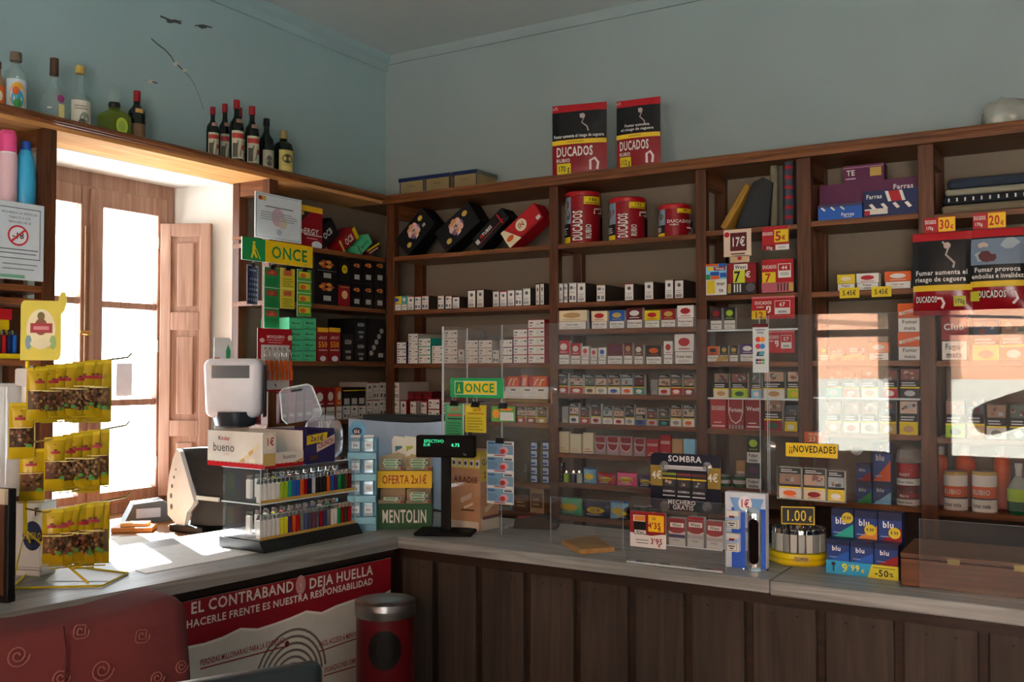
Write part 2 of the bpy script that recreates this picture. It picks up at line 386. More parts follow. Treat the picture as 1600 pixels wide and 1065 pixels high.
# folded shutter
SA = Vector((XF+.05, -1.385, 0)); SB = Vector((-.085, -1.262, 0)); dv = SB-SA; SL = dv.length
b = MB(); z0, z1 = .965, 2.325; t = .03
b.box(0, -t, z0, .055, 0, z1, SHUT, .003); b.box(SL-.055, -t, z0, SL, 0, z1, SHUT, .003)
rails = [z0, z0+.09, 1.26, 1.34, 1.79, 1.88, z1-.065, z1]
for i in range(0, 8, 2): b.box(.055, -t, rails[i], SL-.055, 0, rails[i+1], SHUT, .003)
for i in range(1, 7, 2):
    a, c = rails[i], rails[i+1]
    b.box(.055, -t+.014, a, SL-.055, -.006, c, SHUT)
    b.box(.085, -t+.004, a+.03, SL-.085, -.008, c-.03, SHUT, .006)
sh = b.obj('window_shutter', label='pinkish brown panelled wooden shutter folded open beside the window', cat='shutter', loc=SA, rot=math.atan2(dv.y, dv.x))
for z in (1.1, 1.68, 2.2): MB().cyl((-.012, -.015, z), (-.012, -.015, z+.06), .008, M('#8a7a6a', .4, .7)).obj('hinge', sh)

# ------------------------------------------------------------------ shelving on the right-hand wall
RF = -.32
def XR(px, y=575, Y=RF): return at(px, y, 'Y', Y).x
PX = [609, 865, 1096, 1258, 1450]
XP = [XR(p) for p in PX]+[4.05, 4.75]
PWD = [.055, .052, .052, .062, .062, .06, .06]
SHV = empty('shelving_unit', 'dark wooden wall shelving with many boards behind the plank counter', 'shelving')
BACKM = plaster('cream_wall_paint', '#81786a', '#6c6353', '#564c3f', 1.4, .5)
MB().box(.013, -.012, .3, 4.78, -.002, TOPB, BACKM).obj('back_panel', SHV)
b = MB(); b.box(.0, RF-.025, TOPB, 4.8, -.005, TOPB+.018, SHW); b.box(.27, RF-.03, TOPB+.016, 4.8, -.005, TOPB+.05, SHW, .008)
b.box(.27, RF-.038, TOPB+.024, 4.8, RF-.028, TOPB+.042, SHW, .004); b.obj('top_board', SHV)
for x, wd in zip(XP, PWD):
    MB().box(x-wd/2, RF, .0, x+wd/2, RF+.045, TOPB, SHWZ, .003).obj('post', SHV)
    MB().box(x-wd/2, -.06, .0, x+wd/2, -.014, TOPB, SHWZ, .003).obj('rear_post', SHV)
    MB().box(x-wd/2+.004, RF+.045, TOPB-.075, x+wd/2-.004, -.06, TOPB, SHWY).obj('rail', SHV)
LV = {0: [395, 484, 571, 661, 752, 797], 1: [377, 473, 516.5, 573, 620, 667.5, 716, 764.5, 818], 2: [359, 463, 515, 569, 623, 676, 768, 812],
      3: [343, 457, 567.5, 622.5, 681.5, 791], 4: [334, 452, 568, 690, 806]}
BCX = {0: 738, 1: 980, 2: 1175, 3: 1355, 4: 1530}
GL = {(2, 2), (2, 4), (3, 3)}
SZ = {}
for bay, ys in LV.items():
    for k, y in enumerate(ys):
        z = at(BCX[bay], y, 'Y', RF).z; th = .024
        x0, x1 = XP[bay]+PWD[bay]/2-.004, XP[bay+1]-PWD[bay+1]/2+.004
        if (bay, k) in GL:
            SZ[(bay, k)] = z+.004
            MB().box(x0, RF+.01, z-.004, x1, -.02, z+.004, ACR, faces=dict(front=EDGE)).obj('glass_shelf', SHV, label='clear glass shelf')
        else:
            SZ[(bay, k)] = z+th/2
            MB().box(x0, RF+.004, z-th/2, x1, -.014, z+th/2, SHW, .002).obj('shelf_board', SHV)
x5 = XP[5]+.03
for z in (2.3, 1.9, 1.6, 1.3, .95): MB().box(x5, RF+.004, z-.012, XP[6]-.03, -.014, z+.012, SHW).obj('shelf_board', SHV)
for bay, k in ((2, 7), (3, 5), (4, 4)):
    z = SZ[(bay, k)]-.026; MB().box(XP[bay]+PWD[bay]/2, RF+.03, .12, XP[bay+1]-PWD[bay+1]/2, RF+.05, z, DRK).obj('cabinet_front', SHV, 'dark cupboard front')
zhalf = at(815, 632, 'Y', RF).z
MB().box(XR(765), RF+.02, zhalf-.01, XP[1]-.026, -.014, zhalf+.01, SHW).obj('shelf_board', SHV)

# ------------------------------------------------------------------ shelving on the left wall, its top board bridging the window
LF = .27
def YL(px, y=575, X=LF): return at(px, y, 'X', X).y
SHL = empty('shelving_unit', 'wooden shelving around the window with a board bridging above it', 'shelving')
b = MB(); b.box(.005, -4.35, TOPB, LF, -.36, TOPB+.02, wood('#d99450', '#f2c084', 'Y', .8, .7, name='raw_pine', spec=.08)); b.box(.005, -4.35, TOPB+.018, LF+.025, -.36, TOPB+.05, SHWY, .008)  # underside layer coloured lighter and more orange, standing in for daylight from below
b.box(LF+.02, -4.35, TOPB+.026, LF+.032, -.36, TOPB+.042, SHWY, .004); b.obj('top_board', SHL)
LP = [YL(428, 285), YL(78, 300), -3.55]
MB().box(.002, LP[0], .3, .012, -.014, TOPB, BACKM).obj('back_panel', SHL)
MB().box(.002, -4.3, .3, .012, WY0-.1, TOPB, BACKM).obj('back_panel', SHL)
for y in LP:
    MB().box(LF-.05, y-.028, 0, LF, y+.028, TOPB, SHWZ, .003).obj('post', SHL)
    MB().box(.013, y-.028, 0, .06, y+.028, TOPB, SHWZ, .003).obj('rear_post', SHL)
    MB().box(.06, y-.024, TOPB-.07, LF-.05, y+.024, TOPB, SHW).obj('rail', SHL)
LLV = [394, 480, 568, 660, 742]
LZ = []
for y in LLV:
    z = at(520, y, 'X', LF).z; LZ.append(z+.012)
    MB().box(.014, LP[0]-.03, z-.012, LF-.004, RF-.002, z+.012, SHWY, .002).obj('shelf_board', SHL)
LZ2 = []
for y in (322, 449, 470, 566):
    z = at(30, y, 'X', LF).z; LZ2.append(z+.012)
    MB().box(.014, -4.3, z-.012, LF-.004, LP[1]+.028, z+.012, SHWY, .002).obj('shelf_board', SHL)

# ------------------------------------------------------------------ counter: two wings of worn boards
CX, CY = 1.59, -1.88                  # front faces
def slab(name, b_, parent): return b_.obj(name, parent)
CT = empty('shop_counter', 'long shop counter with worn pale top and vertical plank front', 'counter')
b = MB(); b.box(CX-.62, CY+.002, CTZ-.04, 2.92, CY+.58, CTZ, CTX, .006); b.box(CX, CY, CTZ-.036, 2.92, CY+.01, CTZ-.004, CTX); b.obj('counter_top', CT)
MB().box(2.923, CY-.006, CTZ-.042, 5.4, CY+.58, CTZ, CTX, .006).obj('counter_top', CT)
MB().box(CX-.06, CY+.05, 0, 5.4, CY+.09, CTZ-.04, DRK).obj('counter_body', CT)
edges = [612, 679, 747, 822, 900, 985, 1073, 1168]
ex = [at(p, 940, 'Y', CY+.03).x for p in edges]
while ex[-1] < 5.3: ex.append(ex[-1]+.205)
for a, c in zip(ex, ex[1:]):
    if a < CX-.02: a = CX-.02
    q = MB().box(a+.016, CY+.028, 0, c-.010, CY+.05, CTZ-.075, PLK, .003)
    for nx in (.35, .7): q.cyl((a+(c-a)*nx, CY+.0275, CTZ-.1), (a+(c-a)*nx, CY+.03, CTZ-.1), .004, M('black'))
    q.obj('plank', CT)
MB().box(CX-.02, CY+.026, CTZ-.075, 5.4, CY+.06, CTZ-.04, DRK).obj('rail', CT)
CAL = R(-6.5); CD = Vector((math.sin(-CAL), math.cos(CAL), 0)); CN = Vector((CD.y, -CD.x, 0)); CP0 = Vector((CX, CY-.001, 0))
CL = empty('shop_counter', 'counter wing under the window with worn wooden top and poster front', 'counter', CP0, CAL)
ED = -.62*math.tan(-CAL)
b = MB(); b.prism([(-.62, -2.5), (0, -2.5), (0, 0), (-.62, ED)], CTZ-.04, CTZ, CTY, 'XY'); b.obj('counter_top', CL)
MB().box(-.06, -2.5, 0, -.02, -.006, CTZ-.041, wood('#14100c', '#2a1c12', 'Y', .6)).obj('counter_body', CL)
MB().box(-.025, -2.5, CTZ-.062, -.008, -.006, CTZ-.041, wood('#14100c', '#2a1c12', 'Y', .6)).obj('rail', CL)
def on_front(x, y, off=0):
    """photo pixel -> (distance along the counter wing from the corner, height) on its front face"""
    d = ray(x, y); p0 = CP0+CN*off; t = (p0-CAM).dot(CN)/d.dot(CN); p = CAM+d*t
    return (p-p0).dot(CD), p.z
# desk behind the counter under the window
b = MB(); b.box(.02, -3.5, .90, .93, -1.62, .93, wood('#8a5228', '#c98a4e', 'Y', .35), .004)
DK = b.obj('wooden_desk', label='orange brown wooden desk between counter and window', cat='desk')
for y in (-3.4, -1.7): MB().box(.08, y-.03, 0, .14, y+.03, .9, SHWZ).obj('leg', DK); MB().box(.84, y-.03, 0, .9, y+.03, .9, SHWZ).obj('leg', DK)

# ================================================================== GOODS ON THE SHELVES
FWD = CM @ Vector((0, 0, -1))
def zax(p): return (Vector(p)-CAM).dot(FWD)
def mpp(p): return zax(p)/FPX
INK = '#2a2c33'
def lines(u0, u1, v0, v1, n, c, jag=True):
    out = []; st = (v1-v0)/max(n, 1)
    for i in range(n):
        e = u1-(random.random()*.25*(u1-u0) if jag else 0)
        out.append(('r', u0, v0+i*st, e, v0+i*st+st*.45, c))
    return out
def photo(u0, v0, u1, v1, base=None):
    cs = ['#7a4a42', '#8d6f5c', '#3d4a5a', '#b79a86', '#5a3030', '#9aa6ad', '#54625a', '#c0a898']
    out = [('r', u0, v0, u1, v1, base or random.choice(cs))]
    for i in range(5):
        cu, cv = random.uniform(u0+.15*(u1-u0), u1-.15*(u1-u0)), random.uniform(v0+.2*(v1-v0), v1-.2*(v1-v0))
        r = random.uniform(.08, .2); c = random.choice(cs); g = []
        for k in range(9):
            a = k*.698; rr = r*random.uniform(.6, 1.2)
            g.append((min(u1, max(u0, cu+rr*(u1-u0)*math.cos(a))), min(v1, max(v0, cv+rr*(v1-v0)*math.sin(a)*1.3))))
        out.append(('g', g, c))
    return out
def pk(kind, c1, c2='white', txt='', fm='Fumar mata'):
    if kind == 'ct':      # end of a carton
        k = random.random(); o = [('r', .03, .03, .97, .97, 'white')]
        if k < .5:
            o += [('r', .12, .68, .5, .84, '#6b7078'), ('r', .6, .7, .85, .78, '#9a9ea4'), ('r', .12, .5, .8, .54, '#9a9ea4'), ('r', .12, .14, .4, .36, '#555a66'), ('r', .55, .12, .85, .34, '#7c8088')]
        else:
            o += [('e', .5, .72, .2, .1, '#555a66'), ('r', .15, .4, .8, .44, '#9a9ea4'), ('r', .15, .3, .7, .34, '#9a9ea4')]+[('r', .15+i*.09, .08, .19+i*.09, .24, INK) for i in range(8)]
        return o+[('r', 0, .95, 1, 1, c1)]
    if kind == 'ctw':     # end of a carton lying flat
        return [('r', .02, .04, .98, .96, 'white'), ('r', .08, .55, .3, .72, '#6b7078'), ('r', .08, .2, .24, .38, '#8b9098'), ('r', .5, .58, .74, .64, '#9a9ea4'), ('r', .5, .4, .7, .46, '#9a9ea4'),
                ('r', .78, .5, .94, .66, INK), ('r', 0, .94, 1, 1, c1)]
    if kind == 'hw':      # packet with a health picture
        o = [('r', 0, 0, 1, 1, '#e2e0d8'), ('r', 0, 0, 1, .33, c1), ('r', 0, .33, 1, 1, '#15161a')]+photo(.03, .46, .97, .8)
        o += [('r', 0, .34, 1, .385, '#e3c81c'), ('r', .1, .86, .85, .885, '#cfd2d4'), ('r', .1, .92, .6, .945, '#cfd2d4')]
        o += [('t', txt, .5, .16, .1, c2, .8)] if txt else [('e', .5, .17, .3, .09, c2), ('r', .2, .05, .8, .07, c2)]
        return o
    if kind == 'hb':      # picture on top, black band in the middle, brand below
        return [('r', 0, 0, 1, 1, '#15161a')]+photo(.04, .62, .96, .98)+lines(.08, .85, .42, .58, 2, '#cfd2d4')+[('r', 0, .33, 1, .38, '#e3c81c'), ('r', 0, 0, 1, .33, c1), ('e', .5, .16, .28, .1, c2)]
    if kind == 'fm':      # brand above a white warning
        o = [('r', 0, 0, 1, 1, c1), ('r', 0, 0, 1, .43, 'black'), ('r', .03, .02, .97, .41, 'white')]
        w2 = fm.split(' ')
        o += [('t', fm, .5, .26, .09, INK, .8)]+lines(.2, .8, .07, .16, 2, '#9a9ea4') if len(w2) < 2 or fm == 'Fumar mata' else []
        if fm == '2': o += [('t', 'Fumar', .5, .3, .12, INK, .7), ('t', 'mata', .5, .13, .12, INK, .6)]
        return o+([('t', txt, .5, .72, .13, c2, .8)] if txt else [('e', .5, .74, .3, .14, c2), ('r', .2, .5, .8, .53, c2)])
    if kind == 'sol':
        return [('r', 0, 0, 1, 1, c1)]+([('t', txt, .5, .68, .13, c2, .84)] if txt else [])+[('r', .1, .08, .9, .12, c2), ('r', .2, .2, .7, .23, c2)]
    if kind == 'shield':
        return [('r', 0, 0, 1, 1, c1), ('g', [(.03, .95), (.97, .95), (.97, .55), (.8, .28), (.5, .17), (.2, .28), (.03, .55)], '#e9c9c9'), ('g', [(.07, .95), (.93, .95), (.93, .56), (.77, .31), (.5, .21), (.23, .31), (.07, .56)], 'crimson'),
                ('t', txt, .5, .63, .13, 'white', .82)]+[('r', .08+i*.2, .02, .18+i*.2, .14, '#8f8f92') for i in range(5)]
    return []
def boxthing(name, label, cat, w, d, h, body, fr=(), side=(), top=(), loc=(0, 0, 0), rot=0, group=None, bev=0, parent=None, faces=None):
    b = MB(); b.box(-w/2, -d/2, 0, w/2, d/2, h, body, bev, faces)
    b.front(fr, w, d, h); b.rside(side, w, d, h); b.top(top, w, d, h)
    return b.obj(name, parent, label, cat, group, None, loc, rot)
def plR(x0, x1, yt, bay, lv, d, inset=.012, dz=0):
    Y = RF+inset; z = SZ[(bay, lv)]+dz; a = at(x0, yt, 'Y', Y); c = at(x1, yt, 'Y', Y)
    return c.x-a.x, max(.012, (a.z+c.z)/2-z), ((a.x+c.x)/2, Y+d/2, z+.0006)
def plL(x0, x1, yt, lv, d, inset=.012, dz=0, Z=None):
    X = LF-inset; z = (Z or LZ)[lv]+dz; a = at(x0, yt, 'X', X); c = at(x1, yt, 'X', X)
    return c.y-a.y, max(.012, (a.z+c.z)/2-z), (X-d/2, (a.y+c.y)/2, z+.0006)
BAYS = ['corner', 'tin', 'cloth', 'blue-box', 'last']
def where(bay, lv): return '%s shelf of the %s bay' % (ORD[lv], BAYS[bay])
BODY = {'ct': '#3a322c', 'ctw': '#b0aea8'}
def rowR(bay, lv, items, noun='cigarette packet', d=.024, inset=.012, group=None, name='cigarette_packet', cat='cigarette packet'):
    for i, it in enumerate(items):
        x0, x1, yt, kind, c1 = it[:5]; c2 = it[5] if len(it) > 5 else 'white'; txt = it[6] if len(it) > 6 else ''; desc = it[7] if len(it) > 7 else c1.replace('dk', 'dark ').replace('lightb', 'light b')
        w_, h_, loc = plR(x0, x1, yt, bay, lv, d, inset)
        body = BODY.get(kind, c1 if kind not in ('hw', 'hb', 'fm') else '#d8d6cf')
        boxthing(name, '%s %s, %s from the corner, %s' % (desc, noun, ORD[i], where(bay, lv)), cat, w_-.0008, d, h_, body, pk(kind, c1, c2, txt, it[8] if len(it) > 8 else 'Fumar mata'),
                 loc=loc, group=group or '%ss on the %s' % (cat, where(bay, lv)))
# --- corner bay: cartons on end, then stacked cartons
rowR(0, 1, [(611, 627, 463, 'fm', 'yellow', 'blue', '', 'yellow and blue'), (628, 636, 462, 'fm', 'teal')]+[(a, c, y, 'ct', k, 'white', '', n) for a, c, y, k, n in (
    (637, 647, 463, 'red', 'red-topped white'), (648, 658, 463, 'red', 'red-topped white'), (659, 670, 462, 'red', 'red-topped white'), (684, 694, 462, 'gold', 'white'), (696, 706, 462, 'red', 'red-topped white'), (707, 718, 464, 'grey', 'white'),
    (731, 743, 453, 'plum', 'tall white'), (745, 756, 452, 'plum', 'tall white'), (770, 780, 455, 'grey', 'white'), (781, 792, 455, 'red', 'red-topped white'), (793, 804, 453, 'grey', 'white'), (805, 816, 453, 'grey', 'white'), (817, 829, 450, 'grey', 'white'),
    (837, 843, 443, 'black', 'narrow white'), (844, 850, 442, 'black', 'narrow white'))], 'carton', .27, .012, name='cigarette_carton', cat='cigarette carton')
def stackR(bay, lv, stacks, noun='white carton', d=.28):
    for si, (x0, x1, yt, n, c1) in enumerate(stacks):
        w_, h_, loc = plR(x0, x1, yt, bay, lv, d); hh = h_/n
        for k in range(n):
            boxthing('cigarette_carton', '%s %s, %s up in %s stack from the corner, %s shelf' % (c1.replace('dk', 'dark '), noun, ORD[k], ORD[si], ORD[lv]), 'cigarette carton', w_-.001, d, hh-.0008, c1 if c1 not in ('grey', 'silver') else '#b0aea8',
                     pk('ctw', c1) if w_ > .05 else pk('ct', c1), loc=(loc[0], loc[1], loc[2]+k*hh), group='stacked cartons on the %s' % where(bay, lv))
stackR(0, 2, [(620, 635, 534, 3, 'navy'), (638, 653, 521, 4, 'silver'), (654, 673, 528, 3, 'teal'), (675, 692, 540, 3, 'silver'), (694, 715, 515, 4, 'grey'), (716, 726, 545, 1, 'grey'),
              (727, 747, 531, 3, 'grey'), (748, 769, 531, 3, 'grey'), (770, 780, 546, 1, 'grey'), (781, 801, 530, 3, 'navy'), (802, 824, 514, 4, 'red'), (825, 851, 499, 5, 'red')], 'carton')
stackR(0, 3, [(615, 624, 597, 2, 'silver'), (626, 635, 625, 1, 'crimson'), (641, 650, 627, 1, 'silver'), (658, 667, 627, 1, 'crimson'), (669, 687, 623, 2, 'crimson'), (692, 712, 628, 2, 'maroon'), (716, 738, 630, 1, 'silver')], 'carton end')
for i, (x0, x1) in enumerate(((628, 640), (641, 653), (654, 668))):
    X = RF+.05; a = at(x0, 612, 'Y', X); c = at(x1, 612, 'Y', X)
    boxthing('cigarette_carton', 'dark red carton stood behind the low white cartons, %s from the corner' % ORD[i], 'cigarette carton', c.x-a.x-.001, .2, a.z-SZ[(0, 3)], 'maroon', lines(.1, .9, .6, .9, 2, 'crimson'), loc=((a.x+c.x)/2, RF+.19, SZ[(0, 3)]+.0006), group='dark cartons behind')
zh = zhalf+.0105
def boxhalf(x0, x1, y0, y1, body, fr, label, d=.2, Y=RF+.03, name='cigarette_carton', z0=None):
    a = at(x0, y0, 'Y', Y); c = at(x1, y1, 'Y', Y); zb = z0 if z0 is not None else c.z
    boxthing(name, label, name.replace('_', ' '), c.x-a.x-.001, d, a.z-zb-.0006, body, fr, loc=((a.x+c.x)/2, Y+d/2, zb+.0004)); return a.z
zt = boxhalf(787, 857, 622, 632, '#6a5320', [('r', 0, .2, 1, .5, '#8a7030')], 'flat dark gold carton at the bottom of the pile in the corner bay', z0=zh)
zt = boxhalf(786, 856, 613.5, 620, 'white', lines(.1, .9, .2, .8, 1, '#c9c9c4'), 'thin white carton under the printed white carton in the corner bay', z0=zt)
zt2 = boxhalf(786, 857, 603.5, 613, 'white', [('r', .18, .4, .28, .6, INK), ('r', .48, .4, .6, .6, INK), ('r', .78, .4, .9, .6, INK)], 'white carton with three dark marks below the orange cartons', z0=zt)
for x0, x1, y0, n in ((789, 812, 588, 'wide orange and red carton nearest the corner on the white carton'), (814, 825, 586, 'narrow orange carton between the two wide orange cartons'), (827, 857, 588, 'widest orange carton beside the post on the white carton')):
    boxhalf(x0, x1, y0, 603, 'orange', [('r', 0, 0, .2, 1, 'red'), ('r', .9, 0, 1, 1, 'red'), ('l', [(.25, .1), (.4, .7), (.5, .75)], .006, 'white'), ('l', [(.55, .1), (.65, .7), (.8, .7)], .006, 'white')], n, z0=zt2)
for i, (x0, x1, c1) in enumerate(((770, 785, 'pink'), (808, 820, 'red'), (823, 837, 'crimson'), (840, 854, 'gold'))):
    w_, h_, loc = plR(x0, x1, 633, 0, 3, .024)
    boxthing('cigarette_packet', '%s picture packet under the half shelf, %s from the corner' % (c1, ORD[i]), 'cigarette packet', w_, .024, h_-.01, '#d8d6cf', pk('hw', c1), loc=loc, group='packets under the half shelf')
# blister stacks, small bottle and little boxes low in the corner bay
for i, x in enumerate((835, 853)):
    for k in range(5):
        w_, h_, loc = plR(x-6, x+5, 690, 0, 4, .03, .03); hh = h_/5
        boxthing('rolling_paper_packet', 'silver blue paper packet, %s up in the %s low stack' % (ORD[k], ('corner-side', 'post-side')[i]), 'paper packet', w_, .03, hh-.001, 'navy', [('r', .08, .1, .92, .9, '#b9c6de'), ('r', .1, .25, .7, .5, 'blue')], loc=(loc[0], loc[1], loc[2]+k*hh), group='paper packets low in the corner bay')
p = at(822, 747, 'Y', RF+.06); MB().lathe([(.016, 0), (.016, .05), (.007, .062), (.006, .08), (.008, .081), (.008, .095)], '#6b6a52', n=14, bands=['#4f4f2a', '#6b6a52', '#6b6a52', 'charcoal', 'charcoal']).obj('glass_bottle', None, 'tiny brownish bottle low on the corner bay shelf', 'bottle', loc=(p.x, p.y, SZ[(0, 4)]))
for x0, x1, yt, c1, n in ((803, 826, 772, 'brown', 'low dark brown box at the bottom of the corner bay'), (828, 850, 763, 'tan', 'tan patterned box at the bottom of the corner bay'), (770, 800, 768, 'grey', 'grey box on the lowest corner bay shelf')):
    w_, h_, loc = plR(x0, x1, yt, 0, 5, .1, .03)
    boxthing('small_box', n, 'box', w_, .1, h_, c1, [('r', .1, .2, .9, .8, '#6b4a30')]+lines(.2, .8, .3, .7, 2, 'tan'), loc=loc)

# --- tin bay
rowR(1, 1, [(873, 880, 443, 'ct', 'silver', 'white', '', 'narrow white'), (881, 887, 443, 'ct', 'silver', 'white', '', 'narrow white')]+[(a, c, y, 'ct', k, 'white', '', n) for a, c, y, k, n in (
    (889, 901, 442, 'silver', 'white'), (902, 915, 442, 'silver', 'white'), (932, 946, 445, 'gold', 'white'), (976, 990, 443, 'crimson', 'red-topped white'), (1007, 1021, 440, 'grey', 'white'), (1039, 1052, 437, 'grey', 'white'), (1054, 1068, 437, 'maroon', 'white'))],
    'carton', .27, name='cigarette_carton', cat='cigarette carton')
rowR(1, 2, [(871, 917, 485, 'fm', 'cream', 'tan', '', 'wide cream'), (924, 949, 486, 'fm', 'cream', 'red', '', 'cream with red fan'), (952, 976, 485, 'fm', 'blue', 'gold', '', 'bright blue'), (979, 1004, 481, 'fm', 'maroon', 'white'), (1007, 1031, 485, 'fm', 'yellow', 'red'),
            (1033, 1056, 483, 'fm', 'crimson', 'gold'), (1058, 1084, 477, 'fm', 'white', 'red', '', 'tall white')], 'wide packet', .03)
rowR(1, 3, [(872, 890, 532, 'fm', 'red', 'white'), (892, 907, 536, 'fm', 'red', 'white'), (909, 920, 541, 'fm', 'white', 'red'), (923, 933, 544, 'fm', 'white', 'red'), (935, 947, 543, 'fm', 'white', 'blue', '', 'white and blue'), (949, 973, 537, 'fm', 'maroon', 'plum', '', 'wide maroon'),
            (975, 988, 536, 'fm', 'maroon', 'tan'), (991, 1005, 538, 'fm', 'brown', 'white'), (1009, 1034, 540, 'fm', 'black', 'orange', '', 'black and orange'), (1037, 1051, 533, 'fm', 'white', 'red'), (1054, 1084, 522, 'fm', 'white', 'red', '', 'large white')])
rowR(1, 4, [(872, 888, 583, 'hw', 'red'), (891, 911, 585, 'hw', 'red'), (914, 930, 585, 'hw', 'cream', 'brown'), (931, 948, 585, 'hw', 'white', 'grey'), (950, 969, 585, 'hw', 'white', 'blue'), (971, 989, 584, 'hw', 'white', 'orange'), (991, 1007, 585, 'hw', 'teal'),
            (1017, 1028, 593, 'sol', 'grey', 'silver'), (1029, 1047, 585, 'hw', 'white', 'red'), (1048, 1066, 584, 'hw', 'red', 'white'), (1068, 1085, 585, 'hw', 'crimson', 'white')], 'picture packet')
rowR(1, 5, [(878, 888, 636, 'sol', 'grey', 'silver'), (890, 904, 630, 'hw', 'white', 'navy'), (907, 921, 636, 'hw', 'red'), (924, 939, 631, 'hw', 'white', 'crimson'), (942, 957, 635, 'hw', 'white', 'silver'), (959, 975, 636, 'hw', 'white', 'red'), (977, 991, 632, 'hw', 'white', 'grey'),
            (993, 1008, 637, 'hb', 'blue', 'navy'), (1011, 1027, 638, 'hw', 'silver', 'red'), (1030, 1046, 638, 'hw', 'navy', 'teal'), (1048, 1065, 632, 'hw', 'white', 'grey'), (1067, 1085, 632, 'hw', 'white', 'orange')], 'picture packet')
rowR(1, 6, [(871, 889, 674, 'sol', 'cream', 'gold', '', 'tall cream'), (891, 908, 678, 'sol', 'cream', 'gold'), (911, 927, 676, 'sol', 'cream', 'crimson', '', 'cream and red')]+[(a, c, y, 'shield', '#a8878c', 'white', 'Fortuna', 'red shield') for a, c, y in ((929, 947, 681), (948, 967, 681), (968, 988, 682), (991, 1008, 684))]+
     [(1010, 1029, 686, 'sol', 'red', 'white', 'DUCADOS'), (1031, 1048, 680, 'sol', 'red', 'white', 'DUCADOS', 'tall red'), (1050, 1067, 686, 'sol', 'tan', 'brown', '', 'tan leaf'), (1068, 1086, 686, 'sol', 'lightblue', 'navy', '', 'light blue leaf')], 'tobacco packet', name='tobacco_packet', cat='tobacco packet')
for i, (x, c) in enumerate(((884, 'lime'), (895, 'charcoal'), (904, 'silver'))):
    w_, h_, loc = plR(x-4, x+4, 735, 1, 7, .02, .02); r = w_/2
    MB().lathe([(r, 0), (r, h_*.72), (r*.6, h_*.8), (r*.5, h_)], c, n=14, bands=[c, 'silver', CHROME]).obj('pocket_lighter', None, '%s slim lighter standing beside the candy bags in the tin bay' % c, 'lighter', loc=loc)
w_, h_, loc = plR(872, 879, 722, 1, 7, .03, .03)
for k in range(4): boxthing('rolling_paper_packet', 'grey paper packet, %s up in the stack beside the slim lighters' % ORD[k], 'paper packet', w_, .03, h_/4-.001, 'charcoal', [('r', .1, .2, .9, .8, '#8f949c')], loc=(loc[0], loc[1], loc[2]+k*h_/4), group='grey paper packets in the tin bay')
def pouch(name, label, cat, w, h, body, items, loc, rot=0, bulge=.018, group=None, back=None, n=8):
    b = MB()
    def bul(u, v): return bulge*max(0, math.sin(math.pi*min(1, max(0, u))))**.6*max(0, math.sin(math.pi*min(1, max(0, v))))**.6
    def P(u, v, e): return ((u-.5)*w, -bul(u, v)-e-.001, v*h)
    def Q(u, v, e): return ((u-.5)*w, bul(u, v)*.8+e+.001, v*h)
    N = 12
    for S, fl in ((P, 0), (Q, 1)):
        V = [S(i/N, j/N, 0) for j in range(N+1) for i in range(N+1)]; F = []
        for j in range(N):
            for i in range(N):
                f = (j*(N+1)+i, j*(N+1)+i+1, (j+1)*(N+1)+i+1, (j+1)*(N+1)+i); F.append(tuple(reversed(f)) if fl else f)
        b.add(V, F, body, True)
    for (u0, v0), (u1, v1) in (((0, 0), (1, 0)), ((1, 0), (1, 1)), ((1, 1), (0, 1)), ((0, 1), (0, 0))):
        b.quad(P(u0, v0, 0), Q(u0, v0, 0), Q(u1, v1, 0), P(u1, v1, 0), body)
    b.art(items, P, w, h, n, .0009)
    return b.obj(name, None, label, cat, group, None, loc, rot)
def candy(x0, x1, yt, lv, c1, c2, txt, label, bay=1, dz=0):
    w_, h_, loc = plR(x0, x1, yt, bay, lv, .03, .025)
    return pouch('candy_bag', label, 'bag', w_, h_, M(c1, .25), [('r', 0, .9, 1, 1, c2), ('e', .5, .45, .36, .2, 'yellow'), ('t', txt, .5, .45, .2, c2, .66)]+lines(.15, .8, .12, .24, 2, 'white'), (loc[0], loc[1], loc[2]+dz))
candy(910, 930, 731, 7, 'lightblue', 'blue', '', 'light blue bag beside the red candy bag in the tin bay')
candy(932, 960, 738, 7, 'red', 'crimson', 'Gummy', 'red candy bag with yellow oval in the tin bay')
candy(962, 993, 737, 7, 'pink', 'crimson', 'Gummy', 'pink candy bag with yellow oval in the tin bay')
candy(996, 1020, 742, 7, 'navy', 'purple', 'Gummy', 'navy candy bag half hidden by the dark price board')
candy(870, 908, 776, 8, 'mint', 'dkgreen', '', 'green filter bag low in the tin bay behind the counter')
candy(911, 950, 783, 8, 'navy', 'navy', 'OCB', 'dark blue filter bag with white lettering low in the tin bay')
candy(952, 980, 783, 8, 'lightblue', 'blue', '', 'pale blue filter bag low in the tin bay')
for i, x in enumerate((960, 988, 1010)): candy(x, x+22, 790, 8, 'charcoal', 'grey', '', 'dark wrapped bag low in the tin bay, %s from the pale blue bag' % ORD[i])
